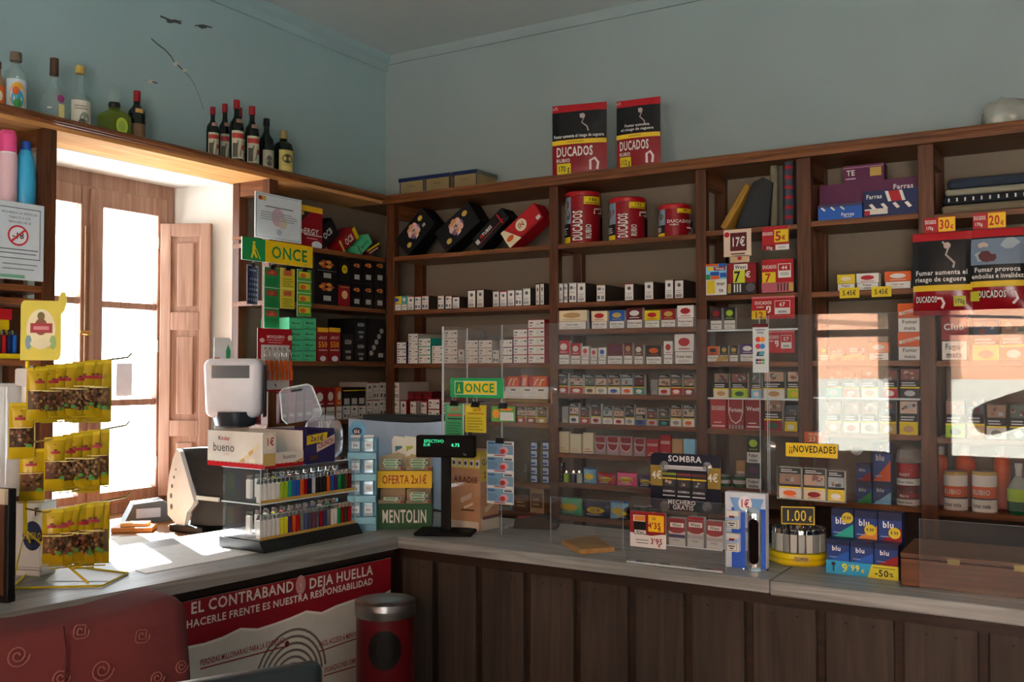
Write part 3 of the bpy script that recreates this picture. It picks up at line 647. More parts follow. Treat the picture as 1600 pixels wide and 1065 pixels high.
# tins
def tin(x0, x1, yt, wt, grams, label, vertical=True):
    w_, h_, loc = plR(x0, x1, yt, 1, 0, .12, .05); r = w_/2; b = MB()
    b.lathe([(r, .004), (r, h_-.02)], 'crimson', n=40, caps=True, bands=[M('crimson', .3)]); b.lathe([(r*.97, 0), (r*.97, .006)], STEEL, n=32)
    def P(u, v, e): a = -math.pi/2+.75+(u-.5)*math.pi*1.25; return ((r+e)*math.cos(a), (r+e)*math.sin(a), v*(h_-.02))
    items = photo(.0, .42, .24, .97, '#7d93a3')+[('r', 0, .02, .24, .42, 'black'), ('r', 0, .02, .24, .14, 'yellow')]+lines(.02, .2, .2, .36, 3, '#d8d8d8')
    items += photo(.8, .6, 1, .97, '#7d93a3')+[('r', .8, .02, 1, .6, 'black'), ('r', .8, .02, 1, .14, 'yellow')]+lines(.83, .99, .2, .55, 5, '#d8d8d8')
    items += [('r', .44, .8, .68, .96, 'yellow'), ('t', grams, .56, .9, .07, INK, .12), ('r', .46, .82, .66, .835, INK)]
    W2 = r*math.pi*1.25
    if vertical: items += [('tv', 'DUCADOS', .36, .36, .12, 'white', .62), ('tv', 'RUBIO', .5, .24, .07, 'white', .3), ('l', [(.58, .6), (.58, .7), (.7, .72), (.7, .62), (.64, .62)], .008, 'white')]
    else: items += [('t', 'DUCADOS', .48, .52, .1, 'white', .36), ('t', 'RUBIO', .4, .4, .05, 'white', .2), ('l', [(.58, .3), (.66, .3), (.7, .2), (.64, .08), (.6, .1)], .008, 'white')]
    b.art(items, P, W2, h_, 6, .0005)
    o = b.obj('tobacco_tin', None, label, 'tin', loc=loc)
    MB().lathe([(r*1.04, h_-.022), (r*1.05, h_-.006), (r*1.0, h_), (0, h_)], M('red', .35), n=40).obj('lid', o, 'bright red plastic lid')
tin(878, 927, 300, 0, '186', 'tallest red tobacco tin, beside the post on the upper shelf')
tin(947, 998, 309, 0, '122', 'middle-sized red tobacco tin on the upper shelf')
tin(1024, 1070, 319, 0, '64', 'shortest red tobacco tin with horizontal white lettering', False)
# --- tilted cartons, upper shelf of the corner bay
def tilted(x, y, Lpx, Hpx, ang, body, art, label, lv, d=.12, left=False, name='tube_carton'):
    """carton leaning on the shelf; (x,y) = its lowest corner in the photo"""
    p = at(x, y, 'X', LF-.03) if left else at(x, y, 'Y', RF+.02)
    s = mpp(p); k = 1.0
    w_, h_ = Lpx*s, Hpx*s
    b = MB(); b.box(0, 0, 0, w_, d, h_, body, .003)
    b.art(art, lambda u, v, e: (u*w_, -e-.0003, v*h_), w_, h_)
    z = LZ[lv] if left else SZ[(0, lv)]
    M4 = Matrix.Rotation(R(90), 4, 'Z') if left else Matrix()
    o = b.obj(name, None, label, 'carton'); o.matrix_world = Matrix.Translation((p.x, p.y, z+.001)) @ M4 @ Matrix.Rotation(-ang, 4, 'Y')
    return o
GZ = [('e', .2, .28, .07, .1, 'gold'), ('e', .8, .72, .07, .1, 'gold')]+[('e', .5+.12*math.cos(a*.8), .55+.2*math.sin(a*.8), .07, .13, random.choice(['#b5622a', '#d9a89a', '#7a5a8a', '#c98a5a'])) for a in range(8)]+[('t', 'GIZEH', .5, .58, .2, '#d9c0b8', .3), ('g', [(.42, .2), (.52, .22), (.56, .36), (.5, .3)], 'white')]
tilted(637, 409, 70, 37, R(42), 'black', GZ+[('t', '100', .78, .35, .12, 'white', .1)], 'black tube carton leaning at the corner with orange emblem', 0)
tilted(697, 405, 78, 40, R(35), 'black', GZ, 'black tube carton with orange emblem, second of the leaning cartons', 0)
tilted(749, 400, 72, 23, R(40), 'black', [('t', 'TUBES', .42, .6, .22, 'white', .3), ('r', .08, .3, .9, .34, 'red'), ('r', .8, .1, .84, .9, 'red'), ('e', .24, .6, .05, .12, 'red'), ('r', .04, .35, .14, .65, 'silver')], 'slim black carton with red stripe leaning between others', 0)
tilted(797, 393, 74, 30, R(36), 'red', [('r', 0, 0, 1, .12, 'crimson'), ('g', [(0, 0), (.35, 0), (.1, 1), (0, 1)], 'cream'), ('e', .13, .4, .1, .14, 'orange'), ('e', .5, .55, .14, .32, 'cream'), ('t', 'IN', .5, .55, .26, 'red', .16), ('r', .86, .1, .97, .3, 'silver')], 'bright red carton with cream badge leaning against the post', 0)
# cigar boxes on the right top board
TZ = TOPB+.05
for i, (x0, x1, x2, yt, yb) in enumerate(((624, 663, 700, 276, 303), (664, 704, 720, 268, 298), (708, 746, 792, 270, 294))):
    Y = -.27; a = at(x0, yb, 'Y', Y); c = at(x1, yb, 'Y', Y); w_ = c.x-a.x-.006; d = .2; h_ = .1; t = empty('cigar_box', '%s wooden cigar box with blue lid edge on the top board' % ('corner-most', 'middle', 'last')[i], 'cigar box', ((a.x+c.x)/2, Y+d/2, TZ+.001), 0, 'cigar boxes on the top board')
    b = MB().box(-w_/2, -d/2, 0, w_/2, d/2, h_-.022, M('#8d7a52')); b.front([('r', 0, 0, 1, .06, 'navy'), ('r', 0, 0, .04, 1, 'navy'), ('r', .96, 0, 1, 1, 'navy')]+[('r', .06+.07*k, .1, .065+.07*k, .95, '#7a6842') for k in range(13)]+[('t', 'Farias', .5, .66, .16, '#5a5a52', .36)], w_, d, h_-.022); b.obj('box_body', t)
    b = MB().box(-w_/2-.004, -d/2-.008, h_-.022, w_/2+.004, d/2, h_, M('#5c655c'), .002); b.front([('r', 0, .02, 1, .9, 'navy')], w_+.008, d+.016, .022, h_-.022)
    b.obj('lid', t, 'greyish lid with navy front edge')
# stand-up tobacco bags on the top board
def duc_art(g, w2=False):
    o = [('r', 0, .9, 1, 1, 'red'), ('r', 0, .52, 1, .9, 'black'), ('l', [(.52, .86), (.6, .8), (.56, .74), (.66, .68), (.68, .62)], .006, '#a99a94'), ('e', .57, .83, .05, .035, '#b8a49c'), ('r', 0, .455, 1, .515, '#d9b520'), ('r', .3, .48, .6, .49, '#8a7418')]
    o += ([('t', 'Fumar aumenta', .5, .63, .035, 'white', .8), ('t', 'el riesgo de ceguera', .5, .575, .035, 'white', .86)] if w2 else [('t', 'Fumar aumenta el riesgo de ceguera', .5, .565, .04, 'white', .92)])
    o += [('t', 'DUCADOS', .43, .355, .12, 'white', .68), ('t', 'RUBIO', .22, .24, .045, 'white', .26), ('r', .1, .06, .36, .2, 'yellow'), ('t', g, .23, .13, .07, INK, .22), ('t', 'x73', .07, .95, .04, '#e0b0b0', .1)]
    o += [('l', [(.72, .1), (.72, .22), (.8, .25), (.86, .19), (.84, .1)], .012, '#e0c8c8')]
    return o
for x0, x1, yt, yb, g, w2, lab, rz in ((867, 945, 169, 272, '170 g', False, 'larger dark red stand-up tobacco bag on the top board', .22), (965, 1031, 160, 263, '112 g', True, 'smaller dark red stand-up tobacco bag on the top board', .1)):
    Y = -.2; a = at(x0, yt, 'Y', Y); c = at(x1, yb, 'Y', Y); w_ = (c.x-a.x); h_ = a.z-TZ
    pouch('tobacco_bag', lab, 'bag', w_, h_, M('crimson', .35), duc_art(g, w2), ((a.x+c.x)/2, Y, TZ+.001), rz, .02)
b = MB(); p = at(1575, 188, 'Y', -.2)
bm = bmesh.new(); bmesh.ops.create_icosphere(bm, subdivisions=3, radius=1)
for v in bm.verts:
    k = 1+.25*math.sin(v.co.x*7)*math.cos(v.co.y*6+v.co.z*5); v.co = Vector((v.co.x*.1*k, v.co.y*.07*k, max(v.co.z, -.6)*.075*k+.045*(1)))
b.add([v.co[:] for v in bm.verts], [[v.index for v in f.verts] for f in bm.faces], clear('plastic_film', (.9, .9, .86), .12, .25, .35, (.6, .6, .52)), True); bm.free()
zl = min(v[2] for v in b.v); b.obj('plastic_bag', None, 'crumpled clear plastic bag on the end of the top board', 'bag', loc=(p.x, -.18, TZ-zl))

# --- cloth bay
def clothstack(): pass
w_, h_, loc = plR(1128, 1178, 272, 2, 0, .2, .03)
def lean(name, label, x0, y0, x1, y1, thick, mat, Y, bay, lv, cat='cloth'):
    a = at(x0, y0, 'Y', Y); c = at(x1, y1, 'Y', Y); z = SZ[(bay, lv)]
    L = math.hypot(c.x-a.x, c.z-z); ang = math.atan2(c.z-z, c.x-a.x)
    b = MB(); b.box(0, 0, 0, L, .22, thick, mat, min(thick*.45, .014))
    for k in range(3): b.box(.004, -.002, thick*(.2+.25*k), L-.004, .0, thick*(.2+.25*k)+.004, M('#8a6a2a') if mat == CLY else M('#1a1c22'))
    o = b.obj(name, None, label, cat); o.matrix_world = Matrix.Translation((a.x, Y, z+.002)) @ Matrix.Rotation(-ang, 4, 'Y'); return o
CLY = M('#c8963c', .8)
lean('folded_cloth', 'yellow folded cloth leaning behind the black wrapped cloth', 1132, 356, 1172, 290, .03, CLY, RF+.03, 2, 0)
p0 = at(1150, 356, 'Y', RF+.02); zc = SZ[(2, 0)]
b = MB(); q = [at(x, y, 'Y', RF+.02) for x, y in ((1150, 356), (1200, 355), (1207, 285), (1192, 277), (1176, 286))]
pts = [(v.x-p0.x, max(0, v.z-zc)) for v in q]; b.prism(pts, 0, .2, M('#0c0d11', .6)); b.prism([(x*.97+.003, z*.97+.002) for x, z in pts], -.0025, -.0015, clear('dull_wrap', (.97, .97, .97), .03, .25))
b.obj('folded_cloth', None, 'black folded cloth in shiny clear wrap in the cloth bay', 'cloth', loc=(p0.x, RF+.02, zc+.001))
for x0, x1, yt, c, lab, tie in ((1201, 1213, 258, '#6f6a58', 'grey cloth roll beside the black wrapped cloth', 0), (1213, 1222, 258, '#4a4a44', 'thin dark grey cloth roll in the cloth bay', 0), (1223, 1237, 240, '#3e4450', 'grey and red plaid cloth roll in the cloth bay', 1), (1239, 1252, 240, '#15151a', 'black cloth roll with pale dashes beside the post', 2)):
    w_, h_, loc = plR(x0, x1, yt, 2, 0, .05, .03); r = w_/2; b = MB(); b.lathe([(r*.9, 0), (r, .01), (r, h_-.01), (r*.9, h_), (r*.4, h_-.003), (0, h_-.006)], M(c, .85), n=16)
    if tie == 1:
        for k in range(7): b.lathe([(r+.0008, .03+k*.045), (r+.0008, .045+k*.045)], M('#9a2530', .85), n=16, caps=False)
    if tie == 2:
        def P(u, v, e): a = -math.pi/2+(u-.5)*2; return ((r+e)*math.cos(a), (r+e)*math.sin(a), v*h_)
        b.art([('r', .4, .08+.14*k, .62, .11+.14*k, '#c9c9c0') for k in range(7)], P, w_, h_)
    b.obj('cloth_roll', None, lab, 'cloth roll', loc=loc)
def cardR(x0, x1, y0, y1, art, label, Y=RF-.006, name='price_card', cat='price card', body='white', tilt=0, th=.002):
    a = at(x0, y0, 'Y', Y); c = at(x1, y1, 'Y', Y); w_, h_ = c.x-a.x, a.z-c.z
    b = MB(); b.box(-w_/2, -th, 0, w_/2, 0, h_, body); b.art(art, lambda u, v, e: ((u-.5)*w_, -th-e, v*h_), w_, h_)
    return b.obj(name, None, label, cat, loc=((a.x+c.x)/2, Y, c.z), rot=(0, R(tilt), 0))
cardR(1131, 1174, 360, 399, [('r', 0, 0, 1, 1, '#d6bfa8'), ('r', .24, .2, .84, .88, 'maroon'), ('t', '17€', .54, .54, .32, 'white', .52), ('r', .26, .07, .78, .12, '#6b4a40'), ('e', .12, .82, .1, .1, 'red')], 'beige price card with white 17 on maroon at the cloth bay')
cardR(1141, 1171, 400, 409, [('r', 0, 0, 1, 1, '#c9ac86'), ('e', .5, .6, .12, .25, 'red')], 'small beige card hanging just under the maroon price card')
cardR(1191, 1233, 355, 389, [('r', 0, .22, 1, 1, 'red'), ('r', 0, 0, .5, .22, 'crimson'), ('t', '30g', .27, .1, .12, 'white', .3), ('t', 'DUCADOS', .21, .7, .13, 'white', .38), ('r', .46, .32, .98, .85, 'yellow'), ('t', '5', .62, .58, .38, 'red', .3), ('t', '€', .82, .5, .18, 'red', .2), ('r', .6, .05, .9, .15, '#b9bcc0')], 'red and yellow price card with a 5 on the cloth bay edge')
w_, h_, loc = plR(1103, 1135, 412, 2, 1, .05, -.014)
boxthing('tobacco_tub', 'colourful patchwork tobacco box at the cloth bay post', 'tobacco box', w_, .05, h_, 'white', [('r', 0, .5, 1, 1, 'lightblue'), ('r', 0, .92, .6, 1, 'orange'), ('r', .62, .9, 1, 1, 'blue'), ('r', .1, .78, .36, .9, 'yellow'), ('r', .4, .78, .95, .9, 'crimson'), ('t', 'West', .68, .84, .08, 'white', .5), ('r', .22, .62, .65, .74, 'blue'), ('r', .25, .5, .65, .61, 'orange'), ('r', .02, .5, .2, .66, 'green'), ('r', .7, .55, 1, .7, 'blue'), ('r', .06, .04, .44, .46, 'yellow'), ('t', 'mar', .74, .36, .11, INK, .48), ('t', 'ta', .76, .15, .11, INK, .4)], loc=loc)
def pouchbox(x0, x1, yt, bay, lv, art, label, body='crimson', inset=-.012, d=.04, name='tobacco_pouch', cat='tobacco pouch'):
    w_, h_, loc = plR(x0, x1, yt, bay, lv, d, inset)
    return boxthing(name, label, cat, w_, d, h_, body, art, loc=loc)
pouchbox(1136, 1181, 411, 2, 1, [('r', 0, 0, 1, .36, 'charcoal'), ('t', 'West', .44, .86, .13, INK, .4), ('r', .22, .36, .62, .78, '#cdd83a'), ('t', '7', .36, .56, .34, INK, .24), ('t', '€', .74, .62, .18, 'white', .2), ('r', .02, .04, .14, .34, 'gold')]+[('r', .24+.1*k, .06, .29+.1*k, .32, '#d8d8d8') for k in range(3)]+[('e', .82, .2, .16, .14, '#55555c')], 'dark red tobacco pouch with a large 7 on yellow card')
cardR(1147, 1168, 413, 421, [('r', 0, 0, 1, 1, 'white'), ('t', 'West', .5, .5, .6, INK, .84)], 'small white brand strip on the dark red pouch', Y=RF-.0135)
pouchbox(1190, 1240, 405, 2, 1, [('r', 0, .3, 1, 1, 'red'), ('t', 'DUCADOS', .25, .78, .1, 'white', .44), ('r', .02, .3, .44, .62, 'yellow'), ('t', '7', .2, .45, .25, 'red', .2), ('r', .52, .44, .92, .86, 'white'), ('r', .54, .65, .9, .84, 'red'), ('t', '44', .72, .74, .11, 'white', .3), ('r', .6, .5, .85, .6, '#b0b4b8'), ('r', 0, 0, 1, .3, '#b05a64')]+[('r', .5+.1*k, .04, .54+.1*k, .28, INK) for k in range(4)]+[('r', .86, .04, 1, .28, 'gold')], 'bright red pouch with small yellow 7 card beside the bay post', 'charcoal')
DC = [('r', 0, 0, 1, 1, 'red'), ('r', 0, .92, 1, 1, '#c46a72'), ('t', 'DUCADOS', .27, .72, .14, 'white', .4), ('t', 'RUBIO', .2, .54, .07, 'white', .2), ('l', [(.36, .4), (.36, .55), (.43, .55), (.43, .35), (.38, .28)], .008, 'white'), ('r', .54, .2, .9, .8, 'white'), ('r', .55, .48, .89, .78, 'red'), ('r', .62, .26, .82, .36, '#9a9ea4')]
cardR(1175, 1242, 464, 497, DC+[('t', '67', .72, .63, .16, 'white', .26), ('r', 0, 0, .34, .38, 'yellow'), ('t', '12', .17, .18, .26, 'red', .26)], 'wide red price card with a 12 on yellow in the cloth bay', Y=RF-.016)
cardR(1196, 1242, 517, 551, DC+[('t', '57', .72, .63, .16, 'white', .26)], 'red price card behind the clear screen in the cloth bay')
rowR(2, 2, [(1110, 1128, 481, 'fm', 'charcoal', 'crimson', '', 'black'), (1131, 1149, 480, 'fm', 'charcoal', 'lime', '', 'black and green')])
rowR(2, 3, [(1105, 1123, 541, 'fm', 'orange', 'black'), (1125, 1138, 540, 'fm', 'charcoal', 'gold'), (1140, 1153, 540, 'fm', 'charcoal', 'gold'), (1156, 1180, 537, 'fm', 'purple', 'white', '', 'wide purple')])
p = at(1128, 566, 'Y', RF-.004); b = MB(); b.prism([(-.03, 0), (.02, .006), (.032, .026), (.01, .03), (-.022, .018)], 0, .004, M('#a98a3a')); b.obj('price_tag', None, 'small gold leaf-shaped tag in front of black packets', 'tag', loc=(p.x, RF-.002, SZ[(2, 3)]+.0005))
rowR(2, 4, [(1115, 1139, 583, 'hb', 'cream', 'tan'), (1143, 1168, 583, 'hb', 'lime', 'dkgreen', '', 'bright green'), (1174, 1190, 584, 'hb', 'lightblue', 'white'), (1193, 1226, 580, 'hb', 'white', 'tan', '', 'wide white'), (1230, 1253, 580, 'hb', 'lime', 'yellow', '', 'yellow green')], 'tobacco pouch', .02, name='tobacco_pouch', cat='tobacco pouch')
rowR(2, 5, [(1110, 1135, 622, 'sol', 'red', 'white', 'DUCADOS'), (1137, 1162, 622, 'shield', 'crimson', 'white', 'Fortuna', 'red shield'), (1164, 1189, 623, 'sol', 'crimson', 'white', 'West', 'dark red'), (1194, 1222, 624, 'hb', 'crimson', 'dkgreen', '', 'greenish picture'), (1226, 1246, 633, 'hb', 'yellow', 'white', '', 'yellow striped')], 'tobacco box', .05, name='tobacco_box', cat='tobacco box')
w_, h_, loc = plR(1165, 1190, 724, 2, 6, .03, 0)
ztop = SZ[(2, 6)]+h_
boxthing('cigarette_packet', 'black packet with white warning under another near the screen edge', 'cigarette packet', w_, .03, h_, 'charcoal', pk('fm', 'charcoal', 'plum', '', '2'), loc=loc)
a = at(1166, 681, 'Y', RF); boxthing('cigarette_packet', 'black packet with green mark stood on another black packet', 'cigarette packet', w_*.86, .03, a.z-ztop, 'charcoal', pk('fm', 'charcoal', 'lime', '', '2'), loc=(loc[0], loc[1], ztop+.001))
for i, x in enumerate((1118, 1144)):
    w_, h_, loc = plR(x, x+22, 742, 2, 6, .04, .02); b = MB(); b.lathe([(w_/2, 0), (w_/2*1.02, h_-.006), (w_/2*.9, h_)], M('dkgreen', .2), n=20, bands=[M('dkgreen', .2), STEEL]); b.lathe([(w_/2+.001, h_*.3), (w_/2+.001, h_*.6)], 'silver', n=20, caps=False); b.obj('round_can', None, 'small dark green can behind the dark board, %s from the corner' % ORD[i], 'can', loc=loc)
for i, (x0, c1) in enumerate(((1105, 'blue'), (1150, 'tan'))):
    w_, h_, loc = plR(x0, x0+14, 720, 2, 6, .05, .08); boxthing('small_box', '%s box at the back beside the green cans' % c1, 'box', w_, .05, h_, c1, lines(.1, .9, .3, .7, 2, 'white'), loc=loc)

# --- blue-box bay
def farbox(x0, x1, yt, yb, c1, art, label, d, Y, z):
    a = at(x0, yt, 'Y', Y); c = at(x1, yt, 'Y', Y); h_ = (a.z+c.z)/2-z; w_ = c.x-a.x
    boxthing('filter_tube_box', label, 'box', w_-.001, d, h_-.0008, c1, art, loc=((a.x+c.x)/2, Y+d/2, z+.0006)); return z+h_
z30 = SZ[(3, 0)]
FT = [('r', .0, .8, 1, 1, '#3a3a5a'), ('t', 'Farras', .68, .3, .2, 'white', .3), ('t', 'american', .68, .14, .08, 'white', .24)]+[('g', [(.06+.22*k, .8), (.1+.22*k, .84), (.18+.22*k, .62), (.14+.22*k, .58)], '#e0d8cc') for k in range(3)]
zb1 = farbox(1278, 1347, 318, 340, 'blue', FT, 'blue filter tube box at the corner side of the pile', .1, RF+.012, z30)
zb2 = farbox(1349, 1434, 296, 340, 'navy', [('g', [(.4, .96), (.72, .96), (.78, .55), (.46, .55)], 'white'), ('g', [(.46, .96), (.66, .96), (.72, .55), (.52, .55)], 'red'), ('t', 'Farras', .2, .78, .16, 'white', .3), ('r', .02, .08, .45, .3, '#cfc8bc'), ('r', .02, .06, .12, .24, 'red')]+[('g', [(.1+.22*k, .46), (.16+.22*k, .5), (.24+.22*k, .3), (.18+.22*k, .26)], '#e0d8cc') for k in range(4)], 'larger blue filter tube box with red flag stripe', .1, RF+.012, z30)
zb3 = farbox(1280, 1436, 283, 296, 'plum', [('t', 'Farras', .85, .8, .12, 'white', .2)], 'long plum coloured box behind the two blue boxes', .12, RF+.12, z30)
farbox(1318, 1381, 257, 283, 'plum', [('t', 'TE', .18, .58, .3, 'white', .22), ('r', .66, .3, .94, .8, 'gold'), ('r', .05, .2, .3, .28, '#c0a0b0'), ('r', 0, .84, 1, .9, '#a0708a')], 'small plum box on top of the long plum box', .08, RF+.13, zb3)
rowR(3, 1, [(1308, 1336, 429, 'fm', 'yellow', 'cream', '', 'pale yellow', '2'), (1338, 1373, 427, 'fm', 'white', 'red', '', 'white and red', '2'), (1382, 1424, 424, 'fm', 'orange', 'white', '', 'orange and white')], 'flat tin', .05, name='cigarillo_tin', cat='cigarillo tin')
for i, (x0, x1, y0, y1) in enumerate(((1312, 1343, 450, 465), (1362, 1393, 448, 463))):
    cardR(x0, x1, y0, y1, [('r', 0, 0, 1, 1, 'yellow'), ('t', '5.45€', .5, .5, .45, INK, .7)], 'yellow handwritten price label, %s from the corner under the flat tins' % ORD[i], name='price_label', cat='price label')
w_, h_, loc = plR(1403, 1441, 519, 3, 2, .05)
CH = [('r', 0, 0, 1, .5, 'black'), ('r', .02, .01, .98, .485, 'white'), ('r', 0, .5, 1, 1, 'orange'), ('g', [(.05, .58), (.95, .74), (.95, .86), (.05, .7)], 'white'), ('t', 'Cigarillos', .5, .72, .1, 'orange', .7, True, .16), ('t', 'Fumar', .5, .36, .12, INK, .74), ('t', 'mata', .5, .14, .12, INK, .6)]
boxthing('cigarette_box', 'large orange and white box, lower of the two beside the post', 'cigarette box', w_, .05, h_, 'white', CH, loc=loc)
a = at(1403, 474, 'Y', RF+.012); boxthing('cigarette_box', 'large orange and white box, upper of the two beside the post', 'cigarette box', w_, .05, a.z-loc[2]-h_-.001, 'white', CH, loc=(loc[0], loc[1], loc[2]+h_+.0006))
rowR(3, 2, [(1281, 1294, 542, 'fm', 'dkgreen', 'lime', '', 'dark green'), (1297, 1324, 543, 'hb', 'gold', 'dkgreen', '', 'wide gold'), (1326, 1352, 543, 'hb', 'gold', 'tan', '', 'wide gold'), (1357, 1389, 535, 'fm', 'orange', 'white', '', 'pale orange', '2')], 'packet', inset=.03)
rowR(3, 3, [(1290, 1315, 577, 'hb', 'teal', 'white'), (1318, 1342, 580, 'hb', 'orange', 'white'), (1346, 1372, 578, 'hb', 'cream', 'tan'), (1380, 1402, 578, 'hb', 'red', 'white'), (1406, 1437, 576, 'hb', 'charcoal', 'silver')], 'picture pouch', .02, name='tobacco_pouch', cat='tobacco pouch')
rowR(3, 4, [(1290, 1313, 628, 'hb', 'tan', 'white'), (1318, 1342, 628, 'hb', 'white', 'red'), (1345, 1371, 628, 'hb', 'white', 'grey'), (1375, 1400, 627, 'hb', 'gold', 'white'), (1405, 1434, 626, 'hb', 'yellow', 'tan')], 'picture pouch', .02, name='tobacco_pouch', cat='tobacco pouch')
def blu(c2): return [('r', 0, 0, 1, 1, '#1d3d84'), ('r', 0, .7, 1, 1, '#1a2452'), ('g', [(0, 0), (1, 0), (1, .55)], c2), ('t', 'blu', .42, .62, .16, 'white', .5), ('r', .1, .12, .5, .15, '#8aa0d0')]
w_, h_, loc = plR(1364, 1392, 752, 3, 5, .05)
boxthing('vape_box', 'pale blue vape box standing beside the red tins', 'vape box', w_, .05, h_, 'blue', blu('lightblue'), loc=loc)
a = at(1363, 691, 'Y', RF+.012); boxthing('vape_box', 'blue and orange vape box stood on the pale blue one', 'vape box', w_, .05, a.z-loc[2]-h_-.001, 'blue', blu('orange')+photo(.2, .72, .6, .98, '#2a3468'), loc=(loc[0], loc[1], loc[2]+h_+.0006))
w_, h_, loc = plR(1337, 1362, 752, 3, 5, .05); boxthing('vape_box', 'blue and green vape box on the blue-box bay bottom shelf', 'vape box', w_-.002, .05, h_, 'blue', blu('green'), loc=loc)
a = at(1340, 722, 'Y', RF+.02); boxthing('vape_box', 'dark red box stood on the blue and green vape box', 'vape box', w_*.9, .05, a.z-loc[2]-h_-.001, 'maroon', blu('crimson'), loc=(loc[0], loc[1], loc[2]+h_+.0006))
w_, h_, loc = plR(1290, 1312, 765, 3, 5, .05); boxthing('vape_box', 'lime green box on the bottom shelf under the price tray', 'box', w_, .05, h_, 'lime', lines(.1, .9, .3, .7, 2, 'white'), loc=loc)
def rtin(x0, x1, yt, z, bay, label, c1, c2, txt, lid=None, Y=RF+.07):
    a = at(x0, yt, 'Y', Y); c = at(x1, yt, 'Y', Y); r = (c.x-a.x)/2; h_ = (a.z+c.z)/2-z; b = MB()
    b.lathe([(r, 0), (r, h_*.3), (r, h_*.34), (r, h_*.62), (r, h_*.9), (r*.97, h_-.002), (r*.9, h_-.002), (0, h_-.002)], c1, n=28, bands=['white', 'black', c1, c2, lid or c1, lid or STEEL, STEEL])
    def P(u, v, e): t = -math.pi/2-.2+(u-.5)*2.6; return ((r+e)*math.cos(t), (r+e)*math.sin(t), v*h_)
    b.art([('t', 'Fumar mata', .5, .15, .1, INK, .6), ('t', txt, .5, .48, .12, 'white', .6), ('r', .25, .68, .75, .72, 'white')], P, r*2.6, h_)
    b.obj('tobacco_tin', None, label, 'tin', loc=((a.x+c.x)/2, Y, z+.0006)); return z+h_+.001
z = rtin(1401, 1437, 757, SZ[(3, 5)], 3, 'dark red round tin, lower of the pair beside the post', 'crimson', 'maroon', 'Marry')
z = rtin(1401, 1437, 722, z, 3, 'red round tin, upper of the pair beside the post', 'red', 'red', 'MARY')
p = at(1419, 722, 'Y', RF+.07); MB().lathe([(.05, 0), (.052, .02), (.045, .055), (.02, .075), (0, .08)], clear('smoky_plastic', (.75, .75, .75), .1, .1, .3, (.45, .43, .42)), n=24).obj('clear_dome', None, 'smoky clear dome resting on the upper red tin', 'dome', loc=(p.x, p.y, z))
cardR(1257, 1291, 674, 692, [('r', 0, 0, 1, 1, 'orange'), ('t', 'NUEVE', .5, .78, .24, '#f0c8a0', .74), ('t', '23', .38, .34, .4, '#f0d8b8', .4)], 'orange price card with 23 on the bay post', name='price_card')

# --- last bay
z40 = SZ[(4, 0)]
for i, (y0, y1, c, lab) in enumerate(((319, 333, '#6f6450', 'beige folded cloth at the bottom of the pile'), (305, 319, '#1a1c24', 'black and white checked folded cloth in the pile'), (295, 305, '#8a8674', 'cream folded cloth in the pile'), (278, 295, '#2c3440', 'dark blue folded cloth on top of the pile'))):
    Y = RF+.02; a = at(1470+i*3, y0, 'Y', Y); z_ = z40 if i == 0 else zc_; h_ = max(.02, at(1470, y0, 'Y', Y).z-at(1470, y1, 'Y', Y).z)
    b = MB(); x0 = a.x; w_ = XP[5]-.05-x0; b.box(0, 0, 0, w_, .26, h_-.001, M(c, .9), h_*.42)
    if i == 1:
        for k in range(26): b.box(.02+k*w_/27, -.0008, h_*.3, .02+k*w_/27+.006, 0, h_*.7, M('#c9c9c4', .9))
    b.obj('folded_cloth', None, lab, 'cloth', 'folded cloths on the upper shelf of the last bay', loc=(x0, Y, z_+.0006)); zc_ = z_+h_
for x0, x1, y0, y1, t1, lab in ((1444, 1493, 341, 361, '30', 'red and yellow price card with 30 above the big bag'), (1520, 1572, 334, 355, '20', 'red and yellow price card with 20 above the end bag')):
    cardR(x0, x1, y0, y1, [('r', 0, 0, .45, 1, 'red'), ('r', .45, 0, 1, 1, 'orange'), ('r', .47, .04, .99, .96, '#e8b81c'), ('t', 'DUCADOS', .21, .7, .24, 'white', .36), ('t', '170g', .18, .3, .2, 'white', .24), ('t', t1, .66, .5, .58, '#b02018', .34), ('t', '€', .9, .3, .26, '#b02018', .12)], lab)
def hang(x0, x1, y0, y1, art, label, Y):
    a = at(x0, y0, 'Y', Y); c = at(x1, y1, 'Y', Y); w_, h_ = c.x-a.x, a.z-c.z
    o = pouch('tobacco_bag', label, 'bag', w_, h_, M('crimson', .18), art, ((a.x+c.x)/2, Y, c.z), 0, .028, n=10)
    return o
BA = [('r', 0, .9, 1, 1, 'red'), ('r', 0, .36, 1, .9, 'black'), ('r', 0, .29, 1, .36, '#d9b520')]
hang(1426, 1520, 366, 491, BA+[('l', [(.52, .88), (.62, .8), (.58, .72), (.72, .62), (.7, .56)], .008, '#a99a94'), ('e', .6, .83, .06, .04, '#b8a49c'), ('t', 'Fumar aumenta el', .5, .51, .055, 'white', .88), ('t', 'riesgo de ceguera', .48, .43, .055, 'white', .86), ('t', 'DUCADOS', .24, .19, .07, 'white', .36), ('l', [(.42, .2), (.5, .2), (.54, .14), (.5, .08)], .01, '#e0c8c8'), ('r', .7, .1, .9, .22, '#b5b32a'), ('t', '170g', .8, .16, .05, INK, .16)], 'large red and black tobacco bag hanging at the post of last bay', RF-.05)
